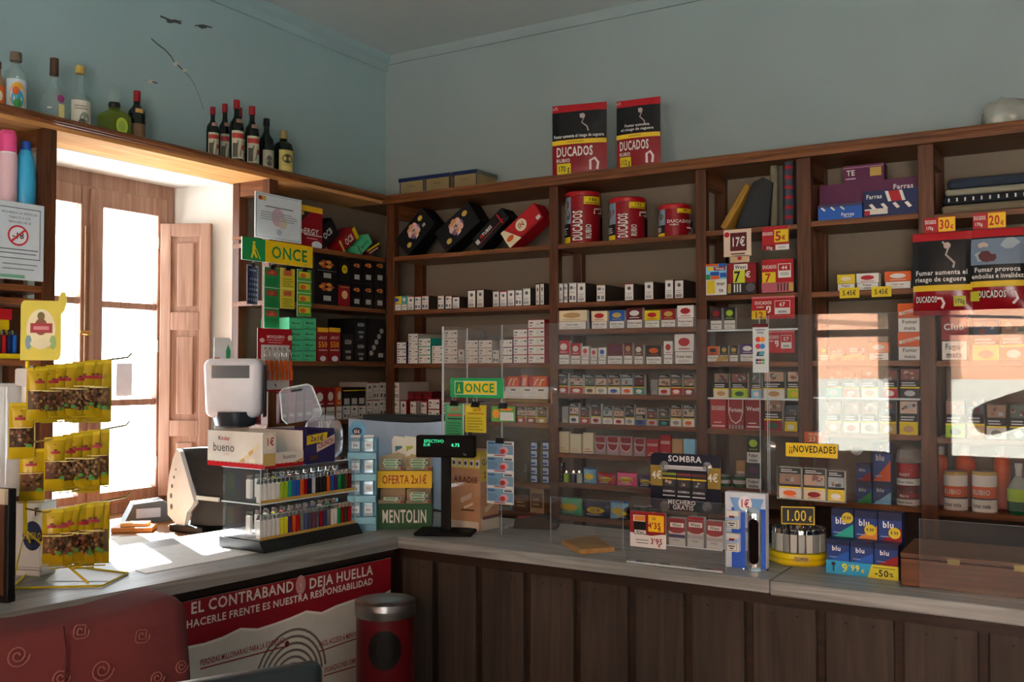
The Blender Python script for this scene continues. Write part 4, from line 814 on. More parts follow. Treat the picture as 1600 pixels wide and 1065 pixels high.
hang(1514, 1606, 360, 484, BA[:2]+photo(.03, .56, .97, .88, '#6d7f92')+BA[2:]+[('t', 'Fumar provoca', .5, .5, .055, 'white', .8), ('t', 'embolias e invalidez', .5, .42, .055, 'white', .9), ('t', 'DUCADOS', .4, .2, .08, 'white', .5), ('r', .02, .12, .18, .24, '#b5b32a'), ('l', [(.72, .22), (.8, .22), (.84, .14), (.76, .08)], .01, '#e0c8c8')], 'red and black tobacco bag with a picture hanging at the frame edge', RF-.045)
rowR(4, 2, [(1470, 1511, 490, 'fm', 'crimson', 'white', 'Club', 'large red', '2'), (1519, 1561, 500, 'hb', 'yellow', 'orange', '', 'yellow'), (1563, 1604, 498, 'hb', 'orange', 'white')], 'box', .05, name='cigarette_box', cat='cigarette box')
rowR(4, 3, [(1477, 1508, 625, 'hb', 'lime', 'dkgreen', '', 'green edged'), (1511, 1538, 624, 'hb', 'tan', 'cream', '', 'tan'), (1541, 1572, 632, 'hb', 'white', 'grey', '', 'white edged'), (1577, 1606, 632, 'hb', 'dkgreen', 'white', '', 'dark green')], 'picture pouch', .02, name='tobacco_pouch', cat='tobacco pouch')
rtin(1474, 1512, 735, SZ[(4, 4)], 4, 'orange tin with yellow rim nearest the last bay post', 'orange', 'white', 'RUBIO', 'gold')
rtin(1518, 1558, 735, SZ[(4, 4)], 4, 'orange tin with yellow rim, second from the last bay post', 'orange', 'white', 'RUBIO', 'gold')
for i, (x0, x1) in enumerate(((1458, 1481), (1492, 1524), (1552, 1578))):
    Y = RF+.2; a = at(x0, 697, 'Y', Y); c = at(x1, 697, 'Y', Y); r = (c.x-a.x)/2; h_ = a.z-SZ[(4, 4)]
    MB().lathe([(r, 0), (r, h_*.72), (r*.9, h_*.8), (r*.5, h_*.86), (r*.55, h_*.88), (r*.55, h_)], 'orange', n=20, bands=[M('orange', .3)]*3+[M('silver', .4)]*3).obj('orange_bottle', None, 'orange bottle with grey cap behind the orange tins, %s from the post' % ORD[i], 'bottle', loc=((a.x+c.x)/2, Y, SZ[(4, 4)]+.001))
p = at(1592, 760, 'Y', RF+.06); MB().lathe([(.04, 0), (.042, .05), (.042, .1), (.02, .14), (.012, .15), (.012, .18), (.015, .18), (.015, .2)], 'dkgreen', n=20, bands=[M('dkgreen', .2), M('lime', .3), M('#8f978f', .2), M('#8f978f', .2), 'silver', 'silver', 'silver']).obj('spray_bottle', None, 'green bottle with grey shoulder at the frame edge', 'bottle', loc=(p.x, p.y, SZ[(4, 4)]+.001))

# ================================================================== LEFT WALL GOODS
def wl(lv): return '%s shelf beside the window' % ORD[lv]
def boxL(x0, x1, yt, lv, d, body, fr, name, label, cat, inset=.012, dz=0, side=()):
    w_, h_, loc = plL(x0, x1, yt, lv, d, inset, dz)
    return boxthing(name, label, cat, w_-.001, d, h_, body, fr, side, loc=loc, rot=R(90)), h_
boxL(462, 504, 322, 0, .1, 'crimson', [('r', 0, .86, 1, 1, '#d9a51c'), ('g', [(0, .86), (.55, .86), (.2, .6), (0, .6)], 'charcoal'), ('r', .1, .76, .3, .84, 'gold'), ('t', 'nERGY', .52, .38, .13, 'white', .86), ('r', .3, .28, .98, .3, 'white'), ('r', .4, .2, .8, .22, '#d9a0a0'), ('e', .78, .06, .2, .1, '#cfd6dc')], 'tube_carton', 'tall red carton with yellow band behind the framed certificate', 'carton')
tilted(506, 398, 46, 31, R(38), 'black', [('t', 'OCB', .5, .5, .3, '#c9c9c4', .5)], 'black carton leaning beside the tall red carton', 0, .1, True)
tilted(537, 398, 46, 20, R(37), 'crimson', [('r', 0, 0, .1, 1, 'gold'), ('r', .82, 0, 1, 1, 'yellow'), ('t', 'OCB', .5, .5, .5, 'white', .46)], 'red carton with yellow end leaning on the black one', 0, .1, True)
tilted(564, 400, 36, 17, R(38), 'mint', [('t', 'MASCOTTE', .5, .5, .24, 'dkgreen', .6), ('r', 0, 0, .1, 1, '#6a6a66')], 'pale green carton leaning among the leaning cartons', 0, .1, True)
tilted(576, 402, 34, 10, R(28), 'maroon', [('r', 0, .7, 1, 1, 'yellow'), ('r', .1, .25, .8, .45, 'silver')], 'thin maroon and yellow carton, last of the leaning cartons', 0, .1, True)
GT = lambda v, k=0: [('e', .5+.2*math.cos(a*1.05), v+.055*math.sin(a*1.05), .12, .035, ['#b0482a', '#c98a3a'][a % 2]) for a in range(6)]
boxL(491, 528, 399, 1, .2, 'black', GT(.82)+GT(.36)+[('r', .36, .54, .68, .64, '#a9aaa6'), ('r', .36, .08, .68, .18, '#a9aaa6'), ('r', .1, .68, .9, .69, '#8a8a86')], 'tube_carton', 'widest black carton nearest the lottery sign, second shelf', 'carton')
o, h1 = boxL(530, 547, 446, 1, .2, 'crimson', [('e', .5, .55, .28, .2, '#d9b07a'), ('r', .1, .9, .9, .93, 'gold')], 'tube_carton', 'small dark red carton between the black cartons', 'carton')
boxL(530, 547, 404, 1, .2, 'black', [('e', .5, .6, .26, .16, 'yellow'), ('t', '100', .5, .6, .1, INK, .3)], 'tube_carton', 'narrow black carton with yellow dot on the small red carton', 'carton', dz=h1+.001)
for i, (x0, x1) in enumerate(((549, 566), (567, 584), (585, 602))):
    w_, h_, loc = plL(x0, x1, 404, 1, .2); h_ /= 2
    for k in range(2):
        boxthing('tube_carton', '%s black carton in the %s column from the window, second shelf' % (('lower', 'upper')[k], ORD[i]), 'carton', w_-.001, .2, h_-.001, 'black', GT(.72)+[('r', .25, .14, .72, .34, '#a9aaa6')], loc=(loc[0], loc[1], loc[2]+k*h_), rot=R(90), group='black cartons on the second shelf')
for i, (x0, x1) in enumerate(((452, 473), (474, 494))):
    w_, h_, loc = plL(x0, x1, 496, 2, .2); h_ /= 4
    for k in range(4):
        boxthing('tube_carton', 'mint green carton, %s up in the %s green stack' % (ORD[k], ('window-side', 'red-carton-side')[i]), 'carton', w_-.001, .2, h_-.001, 'mint', [('r', 0, .9, 1, 1, '#2a8a68'), ('t', 'Mascotte', .5, .5, .2, 'dkgreen', .6), ('r', .1, .1, .5, .15, '#2a8a68')], loc=(loc[0], loc[1], loc[2]+k*h_), rot=R(90), group='mint green cartons')
for i, (x0, x1) in enumerate(((496, 513), (514, 532))):
    boxL(x0, x1, 512, 2, .2, 'crimson', [('r', 0, .87, 1, 1, '#d9a51c'), ('t', 'nERGY', .5, .7, .08, '#e0b0b0', .84), ('t', '550', .5, .5, .16, '#e8a81c', .9), ('r', .1, .32, .9, .34, 'white'), ('e', .5, .08, .28, .08, '#cfd6dc')], 'tube_carton', 'red and yellow 550 carton, %s from the green stack' % ORD[i], 'carton')
for i, (x0, x1, yt, n) in enumerate(((535, 553, 521, 1), (555, 573, 497, 2), (575, 601, 498, 1))):
    w_, h_, loc = plL(x0, x1, yt, 2, .2); h_ /= n
    for k in range(n):
        fr = [('t', 'GIZEH', .5, .7, .14, '#c9c9c4', .6), ('r', .25, .3, .75, .4, '#8a8a86'), ('t', '100', .5, .14, .12, '#c9c9c4', .5)] if i < 2 else [('e', .2+.15*j, .2+.13*j, .12, .06, '#a9a9a6') for j in range(5)]+[('r', .6, .1, .9, .2, 'silver')]
        boxthing('tube_carton', ['single black carton beside the red cartons, third shelf', ('lower' if k == 0 else 'upper')+' of two stacked black cartons, third shelf', 'wide black carton with grey pattern at the corner post'][i], 'carton', w_-.001, .2, h_-.001, 'black', fr, loc=(loc[0], loc[1], loc[2]+k*h_), rot=R(90))
for i, (x0, x1, yt, c) in enumerate(((437, 449, 615, 'maroon'), (450, 462, 612, 'crimson'), (463, 475, 610, 'maroon'), (476, 489, 607, 'plum'), (490, 508, 607, 'crimson'), (509, 523, 606, 'crimson'), (525, 534, 605, 'orange'))):
    fr = pk('fm', c, 'white', '') if i > 3 else [('r', .1, .6, .9, .64, '#a05058'), ('r', .2, .2, .8, .3, '#b9a0a0')]
    boxL(x0, x1, yt, 3, .2, c, fr, 'cigarette_carton', '%s carton, %s from the window, %s' % (c, ORD[i], wl(3)), 'cigarette carton')
w_, h_, loc = plL(536, 571, 633, 3, .2)
for k, (a, c) in enumerate(((536, 547), (548, 559), (560, 571))):
    w2, h2, l2 = plL(a, c, 633, 3, .2); boxthing('cigarette_carton', 'white carton end under the long black carton, %s from the window' % ORD[k], 'cigarette carton', w2-.001, .2, h2-.001, '#b0aea8', pk('ct', ('teal', 'silver', 'crimson')[k]), loc=l2, rot=R(90))
h3 = at(550, 605, 'X', LF-.012).z-loc[2]-h_
boxthing('cigarette_carton', 'long black carton with yellow line and white warnings', 'cigarette carton', w_, .2, h3, 'black', [('r', 0, .8, 1, .86, 'yellow')]+[('r', .04+.33*k, .06, .28+.33*k, .4, '#b9b9b4') for k in range(3)], loc=(loc[0], loc[1], loc[2]+h_), rot=R(90))
for i, (x0, x1) in enumerate(((573, 582), (583, 592), (593, 604))):
    w_, h_, loc = plL(x0, x1, 597, 3, .2); h_ /= 2
    for k in range(2): boxthing('cigarette_carton', '%s white carton end of the %s pair beside the corner post' % (('lower', 'upper')[k], ORD[i]), 'cigarette carton', w_-.001, .2, h_-.001, '#b0aea8', pk('ct', ('crimson', 'crimson', 'silver')[i]), loc=(loc[0], loc[1], loc[2]+k*h_), rot=R(90), group='white cartons on the fourth shelf')

# --- hung papers at the shelf front
def sheetL(x0, x1, y0, y1, art, label, X=LF+.006, name='paper_sheet', cat='sheet', body='white', th=.0015, yb1=None, skew=0):
    a = at(x0, y0, 'X', X); c = at(x1, y1, 'X', X); w_ = c.y-a.y; h_ = a.z-at(x0, y1, 'X', X).z if yb1 is None else a.z-at(x0, yb1, 'X', X).z
    b = MB(); b.box(-w_/2, -th, 0, w_/2, 0, h_, body); b.art(art, lambda u, v, e: ((u-.5)*w_, -th-e, v*h_), w_, h_)
    return b.obj(name, None, label, cat, loc=(X, (a.y+c.y)/2, a.z-h_), rot=(0, 0, R(90))), w_, h_
sheetL(398, 470, 298, 360, [('r', 0, 0, 1, 1, '#c9d2d8'), ('r', .02, .03, .98, .97, '#9aa6ae'), ('r', .03, .045, .97, .955, '#d0d8dc'), ('r', .06, .83, .22, .93, 'gold'), ('e', .1, .88, .04, .04, 'red'), ('r', .2, .7, .8, .73, '#7a828a'), ('e', .47, .5, .14, .2, '#c9a4b4'), ('e', .58, .4, .09, .14, '#cbbfa4'), ('e', .5, .18, .06, .07, '#a8b6c8')]+lines(.1, .92, .42, .62, 4, '#9aa4ac'), 'pale certificate with rosette hanging above the lottery sign', name='certificate', cat='certificate', th=.004, yb1=370)
# green and yellow lottery sign with its strips clipped below
sg, w_, h_ = sheetL(377, 487, 369, 405, [('r', 0, 0, .31, 1, 'green'), ('r', .31, 0, 1, 1, '#e6c015'), ('t', 'ONCE', .66, .5, .52, 'green', .58)]+
    [('e', .155, .8, .02, .06, '#e0cf30'), ('l', [(.155, .72), (.15, .42)], .018, '#e0cf30'), ('l', [(.15, .45), (.12, .12)], .012, '#e0cf30'), ('l', [(.15, .45), (.19, .14)], .012, '#e0cf30'), ('l', [(.155, .66), (.2, .4), (.235, .1)], .006, '#e0cf30')], 'yellow and green lottery sign hanging beside the window', LF+.05, 'lottery_sign', 'sign', th=.006)
SGL = sg.location
MB().box(-w_/2, .0, h_-.01, -w_/2+.03, .06, h_, M('#8a5228')).obj('hanger', sg)
NUM = [('r', .12+.2*(i % 4), .1+.13*(i//4), .24+.2*(i % 4), .16+.13*(i//4), '#8f98b8') for i in range(20)]
def strip(x0, x1, y0, y1, n, c, art1, label, tilt=0):
    a = at(x0, y0, 'X', LF+.06); c2 = at(x1, y1, 'X', LF+.06); w_, h_ = c2.y-a.y, a.z-c2.z; b = MB(); b.box(-w_/2, -.001, 0, w_/2, 0, h_, c)
    for k in range(n):
        b.art(art1, lambda u, v, e: ((u-.5)*w_, -.0012-e, (k+v)*h_/n), w_, h_/n)
    o = b.obj('lottery_strip', None, label, 'lottery strip', loc=(LF+.06, (a.y+c2.y)/2, c2.z), rot=(0, 0, R(90)+tilt))
    cb = MB(); cb.prism([(-.016, 0), (.016, 0), (.012, .022), (-.012, .022)], -.008, .006, M('black', .3)); cb.tube([(-.006, -.004, .02), (-.008, -.004, .036), (.008, -.004, .036), (.006, -.004, .02)], .0012, CHROME, 6)
    cb.obj('bulldog_clip', o, 'black bulldog clip', None, loc=(0, 0, h_-.01)); return o
strip(380, 408, 413, 477, 1, '#dfe2ea', [('r', .06, .02, .97, .98, '#1e2650'), ('r', .2, .86, .8, .9, '#a0a8c8')]+NUM, 'navy printed calendar strip, first under the lottery sign', .35)
strip(411, 437, 416, 514, 3, '#cfe0d4', [('r', .04, .02, 1, .98, 'green'), ('r', .15, .6, .85, .88, '#a0452e'), ('t', 'x20', .5, .74, .14, '#e06a50', .5)]+lines(.15, .9, .1, .5, 4, '#1f6a3a'), 'long green strip of lottery tickets under the sign', .1)
strip(438, 460, 418, 483, 2, '#e0dc8a', [('r', .03, .02, 1, .98, '#c9bf2a'), ('r', .2, .62, .8, .9, '#c06a3a'), ('t', 'x10', .5, .76, .16, '#a02a20', .5)]+lines(.15, .9, .1, .55, 4, '#8a8a2a'), 'yellow strip of lottery tickets beside the long green strip')
strip(464, 486, 420, 495, 4, '#cfe0c4', [('r', .03, .03, 1, .97, '#4a9a3a'), ('r', .12, .3, .9, .8, '#d9b52a'), ('e', .4, .5, .2, .2, '#c8642a')], 'green strip with yellow orange pictures at the sign end')
# card of key rings
kc, w_, h_ = sheetL(402, 455, 512, 612, [('r', 0, 0, 1, 1, 'red'), ('r', .1, .03, .93, .74, '#d9d9d6'), ('t', 'MOSQUERO', .52, .87, .045, '#f0d0d0', .72), ('r', .25, .81, .75, .825, '#e09090'), ('r', .3, .77, .7, .785, '#e09090'), ('e', .12, .81, .07, .035, '#e0c0c0'), ('e', .93, .86, .07, .045, 'cream'), ('g', [(.48, .1), (.54, .06), (.52, .13)], INK)], 'red and white card holding orange key clips', LF+.1, 'key_clip_card', 'display card', th=.002)
def keyclip(u, i):
    t = empty('key_clip', 'steel key clip with orange strap, %s from the window on the card' % ORD[i], 'key clip', (LF+.1+.008, kc.location.y+(u-.5)*w_, kc.location.z+h_*.68), R(90), 'key clips on the card')
    b = MB(); b.lathe([(.004, -.004), (.004, .004)], 'black', n=10); b.tube([(0, -.004, 0), (-.008, -.004, -.02), (-.006, -.004, -.05), (.004, -.004, -.06), (.009, -.004, -.03), (.002, -.004, -.004)], .0022, CHROME, 8); b.obj('clip', t)
    q = MB(); q.box(-.0095, -.012, -.105, .0095, -.004, -.056, M('orange', .6), .002); q.box(-.008+.003*(i % 2), -.017, -.15, .010, -.009, -.100, M('orange', .6), .002); q.obj('strap', t, 'orange webbing strap')
for i, u in enumerate((.2, .34, .48, .62, .76, .9)): keyclip(u, i)

# --- bottles on the left top board
def bottle(name, x0, x1, yt, prof, glass, label, art=None, cap=None, X=.15, n=24, liquid=None, square=False):
    """prof: (radius fraction, height fraction) list; bands by material index"""
    p = at((x0+x1)/2, yt, 'X', X); s = mpp(p); r = (x1-x0)/2*s; z0 = TOPB+.05; H = p.z-z0
    b = MB(); pr = [(q[0]*r, q[1]*H) for q in prof]
    b.lathe(pr, glass, n=4 if square else n, sm=not square)
    if square: b.v = [tuple(Matrix.Rotation(R(45), 3, 'Z') @ Vector(v)) for v in b.v]
    if art:
        def P(u, v, e):
            if square: return (r*.707+e+.0004, (u-.5)*r*1.3, v*H)
            t = -.35+(u-.5)*2.2; rr = r*art.get('k', 1); return ((rr+e+.0004)*math.cos(t), (rr+e+.0004)*math.sin(t), v*H)
        b.art(art['a'], P, r*2.2, H, 6, .0005)
    o = b.obj(name, None, label, 'bottle', loc=(X, p.y, z0+.0008))
    if cap:
        z1, z2, rc, m = cap[:4]
        MB().lathe([(rc*r, z1*H), (rc*r*1.06, z1*H+.002), (rc*r, z2*H), (rc*r*.9, z2*H+.001)], m, n=16).obj('cap', o)
    if liquid:
        l0 = liquid[0]; lp = [(max(q[0]*r-.002, .001), q[1]*H) for q in prof if q[1] <= l0]; lp[0] = (lp[0][0], .004); lp.append((lp[-1][0], l0*H))
        MB().lathe(lp, liquid[1], n=4 if square else n).obj('liquid', o)
    return o
CLG = clear('clear_bottle_glass', (.86, .92, .9), .06, 0, .10, (.7, .78, .76)); DKG = M('#10160f', .12); GRN = clear('green_bottle_glass', (.55, .62, .12), .06, 0, .25, (.28, .34, .04))
STD = [(.96, 0), (1, .02), (1, .55), (.9, .62), (.45, .72), (.36, .76), (.34, .96)]
bottle('liquor_bottle', -12, 8, 97, STD, M('#8a6a4a', .3), 'bottle with orange label cut by the frame edge on the top board', {'a': [('r', .1, .08, .9, .5, 'orange'), ('e', .5, .3, .2, .1, 'cream')]}, (.86, 1, .4, 'brown'))
bottle('liquor_bottle', 8, 42, 83, [(.96, 0), (1, .02), (1, .6), (.88, .68), (.42, .78), (.36, .96)], CLG, 'clear bottle with bright parrot-coloured label on the top board', {'a': [('r', .05, .03, .95, .55, '#b9c4c8'), ('e', .5, .3, .32, .2, '#d9a02a'), ('e', .5, .24, .24, .14, '#3a9ab0'), ('e', .5, .16, .16, .08, '#3a8a4a'), ('e', .42, .36, .12, .07, '#c85a2a')]}, (.86, 1, .5, '#6a5a4a'))
bottle('liquor_bottle', 64, 106, 92, [(.8, 0), (.95, .06), (1, .2), (.95, .36), (.7, .48), (.3, .58), (.24, .62), (.22, .78)], CLG, 'pear-shaped clear bottle with long brown stopper', {'k': 1, 'a': [('r', .55, .06, .75, .28, '#c9bd7a'), ('e', .62, .36, .12, .06, '#8a3a6a'), ('r', .2, .2, .34, .22, 'white')]}, (.74, 1, .3, '#4a3422'))
bottle('liquor_bottle', 108, 142, 104, [(.96, 0), (1, .02), (1, .46), (.85, .5), (.5, .54), (.36, .6), (.33, .9)], CLG, 'clear bottle with cream label and gold cap', {'a': [('r', .05, .02, .95, .44, '#c9c4b0'), ('e', .6, .16, .2, .1, '#7a8a7a'), ('e', .5, .1, .14, .06, '#5a5a50')]+lines(.2, .8, .3, .38, 2, '#8a8478')}, (.88, 1, .4, 'gold'))
o = bottle('decanter', 152, 206, 137, [(.92, 0), (.92, .42), (.75, .5), (.32, .56), (.28, .66)], GRN, 'square green glass decanter with faceted clear stopper', {'a': [('e', .5, .22, .3, .16, '#b5c83a'), ('e', .5, .22, .2, .1, '#8fb050')]}, None, square=True)
p = at(179, 137, 'X', .15); H = p.z-TOPB-.05; r_ = 27*mpp(p)
MB().lathe([(r_*.3, H*.6), (r_*.34, H*.66), (r_*.3, H*.7)], 'black', n=16).obj('collar', o)
MB().lathe([(r_*.3, H*.7), (r_*.4, H*.94), (r_*.34, H)], CLG, n=8, sm=False).obj('stopper', o, 'clear faceted stopper')
bottle('liquor_bottle', 201, 227, 143, STD, DKG, 'dark bottle with red cap beside the green decanter', {'a': [('r', .1, .05, .9, .36, '#6a5236'), ('r', .15, .1, .85, .14, '#8a7a5a'), ('r', .3, .56, .7, .64, '#b08a4a')]}, (.8, 1, .42, 'crimson'))
VER = {'a': [('r', .02, .06, .98, .5, '#b9b49a'), ('r', .05, .38, .95, .46, '#a8322a'), ('g', [(.3, .1), (.6, .1), (.7, .34), (.4, .34)], '#2a4a3a'), ('r', .1, .08, .4, .3, '#4a4a40'), ('r', .65, .2, .9, .28, '#a8322a'), ('r', .3, .62, .7, .68, '#8a6a5a')]}
for i, (x0, x1, yt, X) in enumerate(((323, 342, 168, .18), (342, 361, 163, .12), (359, 381, 157, .21), (367, 383, 169, .08), (383, 405, 167, .2))):
    bottle('vermouth_bottle', x0, x1, yt, [(.94, 0), (1, .02), (1, .56), (.9, .64), (.46, .72), (.36, .78), (.36, .88)], DKG, ['red capped dark bottle nearest the window in the cluster', 'red capped bottle, second in the cluster and set back', 'tallest red capped bottle at the front of the cluster', 'red capped bottle half hidden behind the tallest one', 'red capped bottle last of the row before the squat ones'][i], VER, (.86, 1, .44, 'crimson'), X=X)
bottle('liquor_bottle', 405, 428, 186, STD, DKG, 'plain dark bottle with black cap beside the red capped bottles', {'a': [('r', .1, .04, .9, .4, '#a8a48c'), ('e', .5, .2, .2, .1, '#4a4a40')]}, (.86, 1, .42, 'black'), X=.17)
bottle('liquor_bottle', 428, 458, 205, [(.94, 0), (1, .02), (1, .62), (.9, .7), (.4, .78), (.34, .84), (.34, .92)], DKG, 'squat dark bottle with yellow label at the end of the group', {'a': [('r', .1, .04, .9, .55, '#b3a45a'), ('e', .5, .36, .25, .1, '#3a3a2a'), ('r', .2, .1, .8, .2, '#c9b86a')]}, (.82, 1, .42, '#8a7a4a'), X=.17)

# --- left end bay: spray cans, notice, lighter tray
def can_(x0, x1, yt, lv, prof, cols, label, name, cat, X=LF-.06):
    a = at((x0+x1)/2, yt, 'X', X); s = mpp(a); r = (x1-x0)/2*s; z = LZ2[lv]; H = a.z-z
    b = MB(); b.lathe([(q[0]*r, q[1]*H) for q in prof], cols[0], n=24, bands=cols)
    return b.obj(name, None, label, cat, loc=(X, a.y, z+.001))
can_(-2, 27, 205, 0, [(1, 0), (1, .64), (.92, .68), (.9, .7), (.9, .94), (.7, 1)], [M('#d9b6bc', .35), M('#d9b6bc'), 'white', M('pink', .3), M('pink', .3)], 'pale pink spray can with bright pink cap', 'spray_can', 'spray can')
can_(25, 56, 222, 0, [(.9, 0), (1, .1), (1, .45), (.8, .75), (.55, .86), (.5, .88), (.46, 1)], [M('#3aa0c8', .3)]*4+[M('#1c4a9a', .3)]*2, 'light blue plastic bottle with darker blue top', 'plastic_bottle', 'bottle')
a = at(-14, 318, 'X', LF+.012); c = at(67, 440, 'X', LF+.012); w_, h_ = c.y-a.y, at(67, 322, 'X', LF+.012).z-c.z
b = MB(); b.box(-w_/2, -.002, 0, w_/2, 0, h_, 'white'); AR = [('r', 0, 0, 1, 1, '#c4cfd6'), ('r', .06, .27, .93, .93, '#3a4450'), ('r', .075, .28, .915, .92, '#c9d3da'), ('e', .5, .57, .2, .135, '#c0303a'), ('e', .5, .57, .165, .11, '#d9dfe4'), ('t', '-18', .5, .57, .075, INK, .3), ('l', [(.37, .49), (.63, .65)], .008, '#c0303a'), ('t', 'PROHIBIDA LA VENTA DE', .52, .86, .028, INK, .76, False), ('t', 'TABACO A LOS', .52, .8, .028, INK, .5, False), ('t', 'MENORES DE 18', .52, .74, .028, INK, .74, False), ('r', .12, .38, .88, .395, '#6a727a'), ('r', .12, .33, .84, .345, '#6a727a'), ('r', .2, .19, .86, .205, '#7a828a'), ('r', .2, .13, .8, .145, '#7a828a'), ('r', .16, .02, .62, .06, '#6aa88a')]
b.art(AR, lambda u, v, e: ((u-.5)*w_, -.002-e, v*h_), w_, h_)
b.obj('age_notice', None, 'white notice with red prohibition ring hanging at the shelf end', 'notice', loc=(LF+.012, (a.y+c.y)/2, c.z), rot=(0, 0, R(90)))
Xl = LF-.05; zl3 = LZ2[3]
a = at(-8, 515, 'X', Xl+.04); c = at(35, 560, 'X', Xl+.04); tr = empty('lighter_tray', 'yellow lighter tray with red card on the left end shelf', 'lighter tray', (Xl-.02, (a.y+c.y)/2, zl3+.001), R(90))
wT = c.y-a.y
MB().box(-wT/2, -.05, 0, wT/2, .06, .02, M('yellow', .4), .003).obj('base', tr)
MB().box(-wT/2, .03, .02, wT/2, .045, .15, M('yellow', .4)).obj('back', tr)
MB().box(-wT/2, .012, .15, wT/2, .045, .19, M('red', .4)).obj('card', tr, 'red header card')
def lighter(col, loc, rot, label, group, s=1.0, parent=None, metal=CHROME, clearb=False):
    k = ('L', col, s)
    if k not in _M:
        b = MB(); b.box(-.0105*s, -.0058*s, 0, .0105*s, .0058*s, .058*s, col, .002*s)
        q = MB(); q.box(-.0105*s, -.0056*s, .058*s, .006*s, .0056*s, .072*s, metal, .001*s); q.cyl((.0035*s, -.004*s, .07*s), (.0035*s, .004*s, .07*s), .0042*s, 'charcoal', 10); q.box(.003*s, -.004*s, .058*s, .0105*s, .004*s, .066*s, 'charcoal')
        _M[k] = (b.mesh('lighter_body'), q.mesh('lighter_head'))
    o = bpy.data.objects.new('pocket_lighter', _M[k][0]); COL.objects.link(o); tag(o, label, 'lighter', group, None, loc, rot)
    h = bpy.data.objects.new('metal_head', _M[k][1]); COL.objects.link(h); h.parent = o
    return o
for i, c in enumerate(('black', 'charcoal', 'red', 'navy', 'blue')):
    lighter(M(c, .3), (Xl-.02+.02, tr.location.y-wT*.38+i*wT*.19, zl3+.022), R(0), '%s lighter in the yellow tray on the left end shelf' % c.replace('charcoal', 'dark grey'), 'lighters in the yellow tray', 1.2)

# ================================================================== LEFT COUNTER
# snack rack
NY = M('#d9c21a', .35)
RB = onc(80, 925); rx, ry = RB.x, RB.y
rk = empty('snack_rack', 'yellow wire snack stand with header card on the counter end', 'rack', (0, 0, 0))
W0 = onc(18, 921); W1 = onc(160, 917); W2 = onc(200, 897); W3 = onc(60, 880)
zr = CTZ+.004
MB().tube([(W0.x, W0.y, zr), (W1.x, W1.y, zr), (W2.x, W2.y, zr), (W3.x, W3.y, zr), (W0.x, W0.y, zr)], .0035, NY).obj('base_wire', rk)
PL = at(41, 700, 'Y', -3.02); polx, poly_ = PL.x, -3.02
MB().tube([(polx, poly_, CTZ+.14), (polx, poly_, 1.62)], .006, NY).obj('pole', rk)
MB().tube([(W0.x, W0.y, zr), (polx, poly_, CTZ+.15), ((W0.x+W1.x)/2+.03, W1.y, zr)], .0035, NY).obj('brace_wire', rk)
MB().tube([(polx, poly_, CTZ+.15), (W3.x, W3.y, zr)], .0035, NY).obj('brace_wire', rk)
MB().cyl((polx, poly_, 1.44), (polx, poly_, 1.57), .014, M('#d9dcdc', .4)).obj('sleeve', rk, 'white plastic sleeve')
MB().box(polx-.03, poly_-.02, 1.55, polx+.03, poly_+.02, 1.60, M('#e2e4e4', .4), .006).obj('bracket', rk, 'white plastic bracket')
# header card faces the camera side
hp = at(64, 516, 'Y', poly_-.0); hw, hh = .102, .165
hb = MB(); out = [(-.5, -.5), (.42, -.5), (.47, -.46), (.5, -.4), (.5, .28), (.58, .34), (.64, .5), (.6, .64), (.5, .66), (.44, .58), (.42, .5), (-.42, .5), (-.48, .46), (-.5, .4)]
hb.prism([(u*hw, v*hh) for u, v in out], 0, .003, M('#c8bd2c', .4))
hb.art([('e', .5, .52, .36, .34, '#ded9b0'), ('e', .5, .74, .09, .07, '#6a5a2a'), ('e', .5, .56, .16, .14, '#7a4a2a'), ('r', .24, .46, .78, .62, '#9a2430'), ('r', .32, .51, .7, .57, '#c98088'), ('e', .2, .3, .08, .12, '#7a9aa0'), ('e', .8, .3, .08, .12, '#8ab06a'), ('e', .5, .28, .26, .08, '#d9d4b0')], lambda u, v, e: ((u-.5)*hw, -e, (v-.5)*hh), hw, hh)
hb.obj('header_card', rk, 'yellow header card with red badge', None, loc=(hp.x, poly_, hp.z), rot=(0, 0, R(50)))
# pegs and bags
NUTS = ['#4f3c28', '#5a3522', '#665036', '#402a1b', '#6b5a40']
def nutbag(loc, w, h, rz, label, c, k, grp):
    key = ('bag', round(w, 3), round(h, 3), c)
    art = [('r', 0, .94, 1, 1, '#c8b418'), ('e', .5, .86, .05, .012, '#6a5a10'), ('r', .05, .2, .95, .56, c)]
    rnd = random.Random(k)
    art += [('e', rnd.uniform(.14, .86), rnd.uniform(.23, .53), .07, .028, rnd.choice(['#86683f', '#664a2c', '#96784e', '#3f2c1c', '#6e3f26'])) for _ in range(34)]
    art += [('r', .28, .7, .72, .75, '#9a2430'), ('e', .5, .77, .1, .02, '#6a3020'), ('r', .05, .555, .95, .57, '#e6dc8a'), ('e', .82, .24, .12, .035, '#5a9a4a'), ('r', .0, .0, 1, .025, '#a8981a')]
    o = pouch('snack_bag', label, 'snack bag', w, h, M('#b39c17', .25), art, loc, rz, .014, grp, n=4)
    return o
pegd = Vector((-.02, 1, .0)).normalized()
rows = [(45, 562, 663, 8, 'top'), (62, 672, 768, 6, 'middle'), (66, 778, 890, 7, 'bottom')]
pegs = [((52, 577), (200, 558)), ((58, 690), (197, 664)), ((70, 800), (197, 776))]
